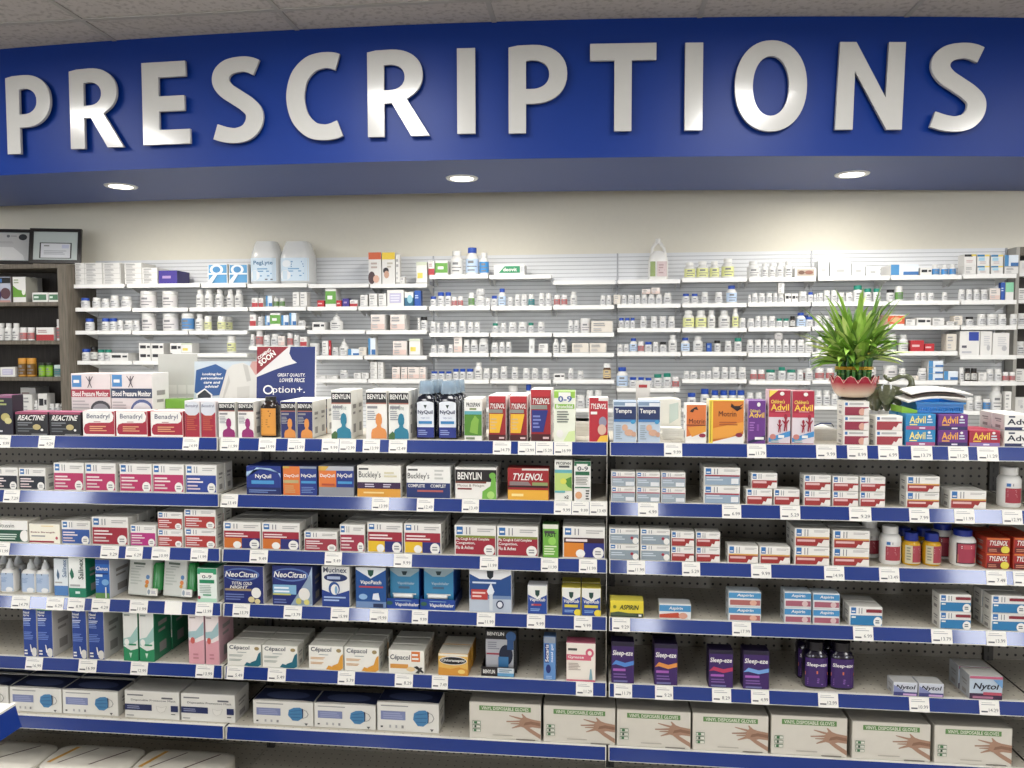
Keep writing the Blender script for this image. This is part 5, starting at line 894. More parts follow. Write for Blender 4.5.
tag(pot, 'red and cream lotus-shaped pot standing on the topmost carton', 'pot')
plant = empty('lucky_bamboo', (pc.x, yp, zb+ht-.0295)); GR = mat('#3f7a24', .4, .25, scale=90); 
rnd = random.Random(5); mb = MB(); tips = []
for ring, (n, r) in enumerate(((1, 0), (7, .016), (13, .031), (18, .043))):
    for i in range(n):
        a = 2*math.pi*i/n+ring*.3; x, y = r*math.cos(a), r*math.sin(a); L = .085+rnd.uniform(-.01, .02)+(.02 if ring < 2 else 0)
        tx, ty = x*1.12, y*1.12; mb.tube([(x, y, 0), (x*1.02, y*1.02, L*.5), (tx, ty, L)], [.0052, .005, .0042], mat(['#2f6a2a', '#3a7a2c', '#275c26'][i % 3], .35, .1), 7); tips.append((tx, ty, L))
        mb.tube([(x*1.01, y*1.01, L*.44), (x*1.015, y*1.015, L*.47)], .0062, mat('#7a9a4a', .4, .1), 7)
obj('stalks', mb, plant, smooth=True)
for z in (.052, .057): 
    mb = MB(); mb.tube([(.0515*math.cos(t*math.pi/20), .0515*math.sin(t*math.pi/20), z) for t in range(41)], .0022, mat('#c9a03a', .3, .05, .8), 6); obj('gold_tie', mb, plant)
mb = MB(); mb.tube([(.049*math.cos(t*math.pi/20), .049*math.sin(t*math.pi/20), .098) for t in range(41)], .0013, mat('#b8a03a', .3, .05, .6), 6); obj('gold_tie', mb, plant)
mb = MB(); LM = [mat(c, .35, .15, scale=60) for c in ('#587f2a', '#76a03a', '#9dc058', '#86ab46', '#c0d27c', '#4a6e26')]
def leaf(p0, d, L, wd, m, droop):
    d = Vector(d).normalized(); side = d.cross(Vector((0, 0, 1))); 
    if side.length < .1: side = Vector((1, 0, 0))
    side.normalize(); side = (side+Vector((0, 0, rnd.uniform(-.5, .5)))).normalized(); p = Vector(p0); n = 7; A = []
    for i in range(n+1):
        t = i/n; ww = wd*math.sin(math.pi*min(1, .16+t*.84))**.8*(1 if t < 1 else 0); nn = d.cross(side).normalized()
        A.append((p-side*ww, p+nn*ww*.35, p+side*ww)); p = p+d*(L/n); d = (d+Vector((0, 0, -droop*t))).normalized()
    for a, b in zip(A, A[1:]):
        mb.face([a[0], a[1], b[1], b[0]], m); mb.face([a[1], a[2], b[2], b[1]], m)
for i in range(250):
    tx, ty, L = tips[rnd.randrange(len(tips))]; a = math.atan2(ty, tx)+rnd.uniform(-.8, .8) if (tx or ty) else rnd.uniform(0, 6.28)
    up = rnd.random(); el = math.radians(-5+88*up**.8); h0 = L*rnd.uniform(.8, 1.0)+.05*rnd.random()*up
    le = rnd.uniform(.065, .125)*(1.0+.3*(up > .7)); leaf((tx*.9, ty*.9, h0), (math.cos(a)*math.cos(el), math.sin(a)*math.cos(el), math.sin(el)), le, rnd.uniform(.007, .012), LM[rnd.randrange(6)], rnd.uniform(.15, .55))
for (ax, el, le) in ((math.pi, 52, .2), (math.pi*.97, 30, .17), (0, 48, .19), (.1, 10, .16), (-.2, 62, .2), (math.pi*1.1, 20, .15), (0.05, -5, .12), (2.0, 80, .19), (4.6, 75, .2), (1, 82, .2), (5.4, 60, .19), (3.6, 66, .19)):
    e = math.radians(el); leaf((.02*math.cos(ax), .02*math.sin(ax), .085), (math.cos(ax)*math.cos(e), math.sin(ax)*math.cos(e), math.sin(e)), le, .0095, LM[3 if el > 40 else 4], .12)
f = obj('foliage', mb, plant); tag(plant, 'bushy lucky bamboo tied with gold bands in a lotus pot', 'plant')
# elephant figurine
def blob(name, chains, voxel, m):
    mb = MB()
    for ch in chains:
        c = ch
        for i in range(len(c)-1):
            a, b = c[i], c[i+1]; n = max(2, int((Vector(a[:3])-Vector(b[:3])).length/(.35*min(a[3], b[3])))+1)
            for k in range(n+1):
                t = k/n; x, y, z, r = [a[q]*(1-t)+b[q]*t for q in range(4)]
                mb.loft([(z+r*math.sin(u), max(1e-4, r*math.cos(u)), max(1e-4, r*math.cos(u))) for u in [math.radians(-88+22*j) for j in range(9)]], m, 12, x, y)
    me = mb.mesh(name); o = bpy.data.objects.new(name, me); COL.objects.link(o); md = o.modifiers.new('r', 'REMESH'); md.mode = 'VOXEL'; md.voxel_size = voxel
    sm = o.modifiers.new('s', 'SMOOTH'); sm.iterations = 4; sm.factor = .6
    bpy.context.view_layer.update(); me2 = bpy.data.meshes.new_from_object(o.evaluated_get(bpy.context.evaluated_depsgraph_get())); bpy.data.objects.remove(o)
    me2.materials.clear(); me2.materials.append(m); me2.polygons.foreach_set('use_smooth', [True]*len(me2.polygons)); return me2
ye = D+.14; ze = ZTOP[('hstack2', 'right', 0)][3]+.0008
EP = lambda cx, cy, dy=0: (lambda p: (p.x-EX, dy, p.z-ze))(at(800+cx/5.904, 290+cy/5.904, ye))
EX = at(884, 400, ye).x
el = empty('elephant_figurine', (EX, ye, ze)); EM = mat('#585c44', .12, .6, scale=55, coat=.4)
def e_(cx, cy, r, dy=0): x, y, z = EP(cx, cy, dy); return (x, y, z, r)
fl = EP(470, 728)[2]
def foot(cx, dy): x, y, z = EP(cx, 720, dy); return (x, y, .0085, .0085)
chains = [[e_(462, 640, .026, .02), e_(500, 620, .029, .01), e_(545, 612, .026, 0)],                      # body to head
          [e_(450, 650, .02, .03), foot(450, .03)], [e_(510, 650, .02, -.002), foot(510, -.004)], [e_(500, 650, .014, .035), foot(505, .04)], [e_(455, 650, .015, 0), foot(450, -.002)],
          [e_(560, 600, .018, -.004), e_(595, 605, .013, -.006), e_(635, 590, .0105, -.006), e_(656, 560, .0095, -.006), e_(650, 525, .009, -.006), e_(625, 508, .0082, -.006), e_(590, 508, .0076, -.006), e_(560, 522, .007, -.006), e_(530, 532, .0062, -.006), e_(505, 522, .0056, -.006), e_(497, 507, .006, -.006)],
          [e_(560, 640, .014, 0), e_(580, 668, .009, -.004)]]
obj('body', blob('body', chains, .0022, EM), el, smooth=False)
for i, dy in enumerate((-.022, .03)):
    mb = MB(); x, y, z = EP(500, 610, dy*1.15); 
    P = [(q[0]*1.15, q[1], q[2]*1.15) for q in [(-.026, 0, .012), (-.012, -.004, .024), (.008, -.005, .024), (.018, -.003, .01), (.016, -.002, -.008), (.004, -.003, -.026), (-.008, -.002, -.03), (-.02, 0, -.014)]]
    v = [(x+a, y+b, z+c) for a, b, c in P]+[(x+a*.95, y+b+.004, z+c*.95) for a, b, c in P]; c0 = (x-.002, y-.008, z)
    v += [c0]; F = [(j, (j+1) % 8, 16) for j in range(8)]+[(j, j+8, (j+1) % 8+8, (j+1) % 8) for j in range(8)]+[tuple(range(15, 7, -1))]
    mb.poly(v, F, mat('#62654e', .14, .5, scale=150, coat=.4)); obj('ear', mb, el, smooth=True)
mb = MB(); x, y, z = EP(566, 600, -.016); mb.loft([(z-.0035, .001, .001), (z-.002, .0032, .0025), (z+.002, .0032, .0025), (z+.0035, .001, .001)], mat('#b8b49a', .2, .02), 10, x, y); obj('eye', mb, el)
for dy in (-.012, .006):
    mb = MB(); a = EP(585, 630, dy); b = EP(618, 620, dy-.004); c = EP(640, 600, dy-.006); mb.tube([a, b, c], [.0035, .0028, .001], mat('#8a8a70', .2, .1), 8); obj('tusk', mb, el)
tag(el, 'dark green glazed elephant with raised trunk beside the pot', 'figurine')

# blue basket with booklets
yb = D+.03; zk = ZTOP[('advblue', 'right', 0)][3]+.001
p, q = at(919, 402, yb), at(966, 402, yb); w = q.x-p.x; H = p.z-zk; o = empty('plastic_basket', ((p.x+q.x)/2-.006, yb, zk)); BB = mat('#1b78c4', .3, .03)
mb = MB(); dp = .15
for (y0, y1, ax) in ((0, .003, 0), (dp-.003, dp, 0)):
    mb.box(-w/2, w/2, y0, y1, 0, H*.2, BB); mb.box(-w/2, w/2, y0, y1, H*.48, H, BB)
    n = 20
    for i in range(n+1): xx = -w/2+(w-.003)*i/n; mb.box(xx, xx+.003, y0, y1, H*.2, H*.48, BB)
for xx in (-w/2, w/2-.003): mb.box(xx, xx+.003, .003, dp-.003, 0, H, BB)
mb.box(-w/2+.003, w/2-.003, .003, dp-.003, 0, .003, BB); obj('basket_body', mb, o)
mb = MB(); mb.box(-w/2-.004, w/2+.004, -.005, 0, H-.006, H, mat('#2a8ad0', .3, .03)); mb.box(-w/2-.004, w/2+.004, dp, dp+.005, H-.006, H, mat('#2a8ad0', .3, .03)); obj('rim', mb, o)
tag(o, 'small bright blue basket on the blue and purple cartons', 'basket')
def sheet(name, px0, px1, y, z0, z1, zc, dep, col, label, tilt=0, band_=None):
    p, q = at(px0, 400, y), at(px1, 400, y); w = q.x-p.x; mb = MB(); n = 12; top = []
    for i in range(n+1):
        t = i/n; z = z0*(1-t)+z1*t+zc*4*t*(1-t)*(1-.3*t); top.append((-w/2+w*t, z))
    th = .004
    for a, b in zip(top, top[1:]):
        v = [(a[0], 0, a[1]), (b[0], 0, b[1]), (b[0], dep, b[1]+tilt), (a[0], dep, a[1]+tilt)]; v2 = [(x, yy_, z-th) for x, yy_, z in v]
        mb.poly(v+v2, [(0, 1, 2, 3), (7, 6, 5, 4), (0, 4, 5, 1), (2, 6, 7, 3)], col)
    a, b = top[0], top[-1]; mb.poly([(a[0], 0, a[1]), (a[0], dep, a[1]+tilt), (a[0], dep, a[1]+tilt-th), (a[0], 0, a[1]-th)], [(0, 1, 2, 3)], col); mb.poly([(b[0], 0, b[1]), (b[0], dep, b[1]+tilt), (b[0], dep, b[1]+tilt-th), (b[0], 0, b[1]-th)], [(3, 2, 1, 0)], col)
    return tag(obj(name, mb, loc=((p.x+q.x)/2, y, 0)), label, 'booklet')
zr = zk+H+.006
sheet('booklet', 908, 970, D+.012, zr-.004, zr+.004, .012, .10, mat('#d8d5d0', .45, .03), 'lower white booklet lying over the blue basket rim', .008)
sheet('booklet', 913, 965, D+.03, zr+.009, zr+.011, .012, .075, mat('#4a3a34', .45, .1), 'dark-covered booklet between the white ones on the basket', .008)
sheet('booklet', 911, 973, D+.022, zr+.0185, zr+.0175, .013, .09, mat('#e2e0dc', .45, .03), 'topmost white booklet curling up over the blue basket', .008)
p = at(903, 405, D+.02); q = at(918, 405, D+.02); mb = MB(); w = q.x-p.x
mb.poly([(0, 0, 0), (w, 0, 0), (w, 0, .008), (0, 0, .019), (0, .09, 0), (w, .09, 0), (w, .09, .008), (0, .09, .019)], [(0, 1, 2, 3), (7, 6, 5, 4), (3, 2, 6, 7), (0, 3, 7, 4), (1, 5, 6, 2), (0, 4, 5, 1)], mat('#7fb32a', .4, .1))
tag(obj('packet', mb, loc=(p.x, D+.024, zk)), 'bright green packet left of the blue basket', 'packet')

# ------------------------------------------------------------------ dispensary wall: slatted panels, shelves, stock
SF = 4.87                                    # front edge of the wall shelves
BX = [-1.0815+1.22*k for k in range(-2, 4)]  # panel joints
SLAT = mat('#e2e4e6', .4, .02); GAP = mat('#b9bbbe', .6, .02)
BN = ['first', 'second', 'third', 'fourth', 'fifth']
CXL = at(66.5, 280, 4.80).x; CXR = at(1015, 300, 5.0).x
for i in range(5):
    mb = MB(); a, b = max(BX[i]+.003, CXL+.003), min(BX[i+1]-.003, CXR-.012); z0, z1 = .9, CH+.5947; w = b-a
    mb.box(-w/2, w/2, 0, .008, 0, z1-z0, GAP); n = int((z1-z0)/.0254)
    for k in range(n): mb.box(-w/2, w/2, -.0018, 0, (z1-z0)-.0254*(k+1)+.005, (z1-z0)-.0254*k, SLAT)
    o = obj('slat_panel', mb, loc=((a+b)/2, WY-.0105, z0)); tag(o, f'grey slatted wall panel, {BN[i]} from the dark cabinet, behind the stock shelves', 'wall panel', 'slatted wall panels')
    mb = MB(); mb.box(-.005, .005, 0, .006, 0, z1-z0, mat('#a9abae', .35, .02, .5)); obj('joint_strip', mb, o, loc=(w/2+.003, -.008, 0))
SEG = [
 [(67, 124.5, 284.5), (126.5, 200, 283.8), (201, 246, 283.8), (247, 307, 283.8), (308, 369, 284), (370, 427, 284), (429, 488, 274.8), (489, 551.5, 275), (553, 615.5, 280.6), (617.5, 680.5, 279.7), (682, 747, 278), (749, 816, 277.6), (818, 890, 276.3), (891, 962, 275.4), (963, 1017, 274.2)],
 [(75, 131, 307.8), (132, 188, 308), (189, 248, 307.6), (249, 306, 307), (307, 357, 306.8), (358, 427, 306.4), (429, 490, 306.4), (491, 552, 306.4), (553, 614.5, 305.5), (617, 681, 304), (682, 747, 303.4), (748, 811, 302.5), (812, 888.5, 302), (889.5, 960, 300.8), (961, 1017, 300.3)],
 [(75, 131, 330.8), (132, 188, 331), (189, 247.5, 330.8), (248.5, 305.5, 326), (307, 365, 330.2), (366, 427, 330.4), (429, 489, 333), (490, 552, 333), (553, 614.5, 333), (617, 681, 328.3), (682, 747, 328.3), (748, 811, 327.4), (812, 888, 326.5), (889, 960, 325.7), (961, 1017, 325.7)],
 [(77, 132, 361), (133, 171, 361), (172, 247.5, 353.4), (248.5, 307, 346.3), (308, 363, 355.8), (364, 427, 355.8), (429, 489, 353), (490, 552, 353), (553, 614.5, 353), (617, 681, 352.3), (682, 747, 352), (748, 811, 353), (812, 888, 352.3), (889, 958, 351.5), (960, 1017, 355.3)],
 [(313, 367, 379), (368, 427, 379.4), (429, 489, 379.8), (490, 551, 379.8), (553, 614.5, 379.8), (616.5, 680, 388), (682, 747, 379.4), (749, 811, 380.7), (812, 888, 380), (889, 958, 380.7), (960, 1017, 381.5)],
 [(429, 489, 408), (490, 552, 408), (553, 614.5, 408.5), (682, 747, 409), (749, 811, 406), (812, 888, 406), (889, 958, 410), (960, 1017, 411)],
]
def bay_b(x):
    for i in range(5):
        if x < BX[i+1]: return i
    return 4
RN = ['top', 'second', 'third', 'fourth', 'fifth', 'lowest']; segz = []; WSH = mat('#e6e6e4', .35, .02)
for ri, row in enumerate(SEG):
    cn = {}; zs = []
    for (pa, pb, py) in row:
        p, q = at(pa, py, SF), at(pb, py, SF); z = (p.z+q.z)/2; w = q.x-p.x-.004; zs.append(z); bi = bay_b((p.x+q.x)/2); cn[bi] = cn.get(bi, 0)+1
        mb = MB(); dp = WY-.019-SF; mb.box(-w/2, w/2, .002, dp, -.012, 0, WSH); mb.box(-w/2, w/2, 0, .0025, -.024, .0015, WSH)
        o = obj('wall_shelf', mb, loc=((p.x+q.x)/2, SF, z))
        for sx in (-1, 1):
            mb = MB(); x = sx*(w/2-.01); mb.poly([(x-.001, .06, -.012), (x-.001, dp, -.012), (x-.001, dp, -.06), (x+.001, .06, -.012), (x+.001, dp, -.012), (x+.001, dp, -.06)], [(0, 1, 2), (5, 4, 3), (0, 3, 4, 1), (1, 4, 5, 2), (2, 5, 3, 0)], WSH); obj('bracket', mb, o)
        tag(o, f'white metal wall shelf, {ORD[cn[bi]-1]} in the {RN[ri]} row of the {BN[bi]} slatted panel', 'shelf', 'white wall shelves')
    segz.append(zs)

# stock on the wall shelves: unit meshes, scaled per item
def unit_bottle(capc, labc='#c9cacb', bodyc='#d2d2d0', lines=True, style='b'):
    mb = MB(); bm_ = mat(bodyc, .4, .02); cm = mat(capc, .35, .02); lm = mat(labc, .4, .03)
    if style == 'jar': secs = [(0, .46, .46), (.03, .5, .5), (.78, .5, .5), (.82, .46, .46)]; cp = [(.82, .5, .5), (.98, .5, .5), (1, .48, .48)]; l0, l1 = .1, .7
    elif style == 'tall': secs = [(0, .46, .46), (.02, .5, .5), (.62, .5, .5), (.74, .36, .36), (.78, .3, .3), (.8, .3, .3)]; cp = [(.8, .34, .34), (.985, .34, .34), (1, .31, .31)]; l0, l1 = .08, .58
    elif style == 'drop': secs = [(0, .46, .46), (.02, .5, .5), (.5, .5, .5), (.62, .3, .3)]; cp = [(.62, .3, .3), (.76, .28, .28), (.84, .12, .12), (1, .08, .08)]; l0, l1 = .08, .48
    else: secs = [(0, .46, .46), (.03, .5, .5), (.64, .5, .5), (.72, .4, .4), (.74, .38, .38)]; cp = [(.74, .44, .44), (.98, .44, .44), (1, .41, .41)]; l0, l1 = .1, .6
    mb.loft(secs, bm_, 14); mb.loft(cp, cm, 14)
    band(mb, 1, 1, 2, l0, l1, 185, 355, lm, .006)
    if lines:
        dk = mat('#77787c', .5, .02)
        for (z0, z1, a0, a1) in ((l0+.12*(l1-l0), l0+.22*(l1-l0), 235, 300), (l0+.4*(l1-l0), l0+.48*(l1-l0), 230, 320), (l0+.66*(l1-l0), l0+.86*(l1-l0), 240, 290)): band(mb, 1, 1, 2, z0, z1, a0, a1, dk, .014, 6)
    return mb.mesh('stock_bottle', True)
UB = {'w': ('white pill bottle', unit_bottle('#d6d6d4')), 'b': ('white pill bottle with blue lid', unit_bottle('#2247a0')), 'g': ('white pill bottle with teal lid', unit_bottle('#1d7a68')), 'k': ('white bottle with black lid', unit_bottle('#1a1a1c')),
      'n': ('small brown bottle with white lid', unit_bottle('#e0e0de', '#c9b48a', '#4a2a14')), 'r': ('white pill bottle with red label', unit_bottle('#e0dedd', '#b06a6a')), 'y': ('white bottle with yellow-green label', unit_bottle('#e4e4e0', '#d3d6a0', '#d2d2ce')),
      'j': ('white wide-mouth tub', unit_bottle('#d6d6d4', '#cfcccc', style='jar')), 't': ('tall white bottle', unit_bottle('#d6d6d4', '#d0d0ce', style='tall')), 'T': ('tall white bottle with blue lid', unit_bottle('#2247a0', '#b4c8e0', style='tall')),
      'G': ('white bottle with green label', unit_bottle('#d6d6d4', '#5f8a4a')), 'd': ('white dropper bottle', unit_bottle('#d6d6d4', '#dadad8', style='drop')), 'm': ('tall white bottle with blue label', unit_bottle('#d6d6d4', '#3a86c4', style='tall')),
      'h': ('dark brown bottle with black cap', unit_bottle('#161414', '#c9c9c4', '#2a1c16')), 'q': ('white bottle with teal label', unit_bottle('#d6d6d4', '#2f7a80')), 'Y': ('large white bottle with lime label', unit_bottle('#e4e4e0', '#d6d99a', '#d2d2ce', style='tall')), 'J': ('blue-labelled white tub', unit_bottle('#d6d6d4', '#4a7fb4', style='jar'))}
def unit_box(ops, side='#cfcecb', front='#dddcd9'):
    mb = MB(); mb.box(-.5, .5, 0, 1, 0, 1, mat(side, .45, .02), front=mat(front, .45, .02), top=mat('#d6d5d2', .45, .02))
    draw(mb, ops, lambda u, v, d: (-.5+u, -d*8, v), step=.001); return mb.mesh('stock_box')
GL = [('r', 0, 0, 1, .05, '#a5a39f'), ('r', .96, 0, 1, 1, '#b5b3af'), ('l', .1, .58, .8, .84, 2, '#9c9c9e'), ('l', .1, .16, .6, .4, 2, '#b4b4b6')]
UX = {'X': ('white carton', unit_box(GL)), 'P': ('pale pink-labelled carton', unit_box([('r', 0, 0, 1, .4, '#dcc0b6')]+GL, front='#dfd6d0')), 'E': ('beige carton', unit_box(GL, '#c6beb2', '#d6cfc4')), 'B': ('blue and white carton', unit_box([('r', 0, 0, .3, 1, '#3a86c0'), ('r', .45, 0, 1, .35, '#2f6cb0')]+GL[:1], front='#d4dde6')),
      'U': ('deep blue carton', unit_box([('l', .1, .5, .8, .7, 2, '#b8c8e0')], '#1d3f80', '#2450a0')), 'R': ('red and white carton', unit_box([('r', 0, .0, 1, .45, '#b83238'), ('l', .1, .6, .8, .8, 2, '#a88')])), 'K': ('red carton', unit_box([('l', .1, .4, .8, .6, 1, '#e0b0b0')], '#8a1c22', '#b0222c')),
      'V': ('purple carton', unit_box([('l', .2, .4, .8, .6, 1, '#a88ac0')], '#2c2568', '#3c2f86')), 'F': ('yellow and white carton', unit_box([('r', .1, .25, .6, .5, '#e0cc50'), ('r', 0, .85, 1, 1, '#c8d0b8')]+GL[:1])), 'O': ('orange and white carton', unit_box([('r', 0, .15, 1, .9, '#d8562a'), ('e', .5, .5, .35, .25, '#e8a070')], '#c8a08c')),
      'D': ('black and white carton', unit_box([('r', .1, .4, .6, .75, '#26262c'), ('r', .7, .45, .95, .7, '#3a3a40')])), 'N': ('leaf-green and white carton', unit_box([('r', 0, .15, 1, .85, '#5fa03a'), ('l', .2, .4, .8, .6, 1, W)])), 'Q': ('teal carton', unit_box([('r', 0, 0, 1, .6, '#1d5f80'), ('e', .6, .5, .3, .3, '#8ac0d0')], '#2a6a80')),
      'M': ('mint and white carton', unit_box([('r', 0, .45, 1, 1, '#7fc8a0')])), 'S': ('white flat carton with lilac print', unit_box([('r', .15, .2, .85, .8, '#b8b4d4'), ('l', .2, .3, .8, .7, 3, '#d8d8e4')])),
      'A': ('white and sky-blue quartered carton', unit_box([('r', .04, .04, .96, .96, '#4a98d0'), ('e', .45, .72, .34, .26, '#dfe8ee'), ('e', .45, .72, .2, .16, '#3a88c4'), ('r', 0, .46, 1, .54, '#dfe8ee'), ('p', [(.0, .1), (.3, .46), (.5, .46), (.2, .0), (0, 0)], '#dfe8ee')])),
      'C': ('orange-topped infant formula carton', unit_box([('r', 0, .78, 1, 1, '#d85a2a'), ('e', .25, .2, .28, .2, '#4a3034'), ('e', .6, .16, .24, .12, '#d8a890'), ('l', .2, .5, .8, .68, 2, '#b8a8a0')])), 'Z': ('yellow-topped infant formula carton', unit_box([('r', 0, .78, 1, 1, '#e8c42a'), ('e', .3, .42, .22, .1, '#2a2426'), ('e', .35, .3, .2, .12, '#c89a80'), ('l', .4, .52, .85, .68, 2, '#b8b0a0')])),
      'L': ('green and white tube carton', unit_box([('p', [(.15, .2), (.85, .2), (.85, .85), (.35, .85)], '#2a9460'), ('t', 'deovit', .3, .35, .75, .7, W), ('r', .88, .3, 1, .8, '#c8ccd0')])), 'I': ('brown patterned carton', unit_box([('r', .1, .15, .9, .85, '#a89a8a'), ('e', .3, .5, .15, .2, '#6a4a3a'), ('e', .65, .5, .2, .2, '#8a5a4a')])),
      'W': ('carton with yellow and black top', unit_box([('r', 0, .8, .7, 1, '#1c1c24'), ('r', .6, .84, 1, 1, '#e0c84a'), ('l', .15, .3, .8, .5, 2, '#c8a8a8')])), 'H': ('carton with yellow and blue top', unit_box([('r', 0, .82, .6, 1, '#1a78b0'), ('r', .6, .84, 1, 1, '#e8d05a'), ('r', .1, .45, .6, .75, '#9ac8e0'), ('l', .2, .2, .8, .4, 2, '#c8b8b8')])),
      'a': ('white carton with blue square', unit_box([('r', .45, .6, .95, .97, '#2440a8'), ('l', .1, .3, .4, .4, 1, '#556'), ('l', .1, .08, .7, .16, 1, '#b8b8c0')])), 'e': ('grey-printed white carton', unit_box([('l', .3, .4, .9, .8, 5, '#c4c4c8'), ('e', .7, .3, .15, .12, '#b4b4b8')])), 's': ('clear plastic storage box', unit_box([('l', .3, .3, .8, .5, 1, '#a8aaa8')], '#cfd2d2', '#d4d7d6'))}
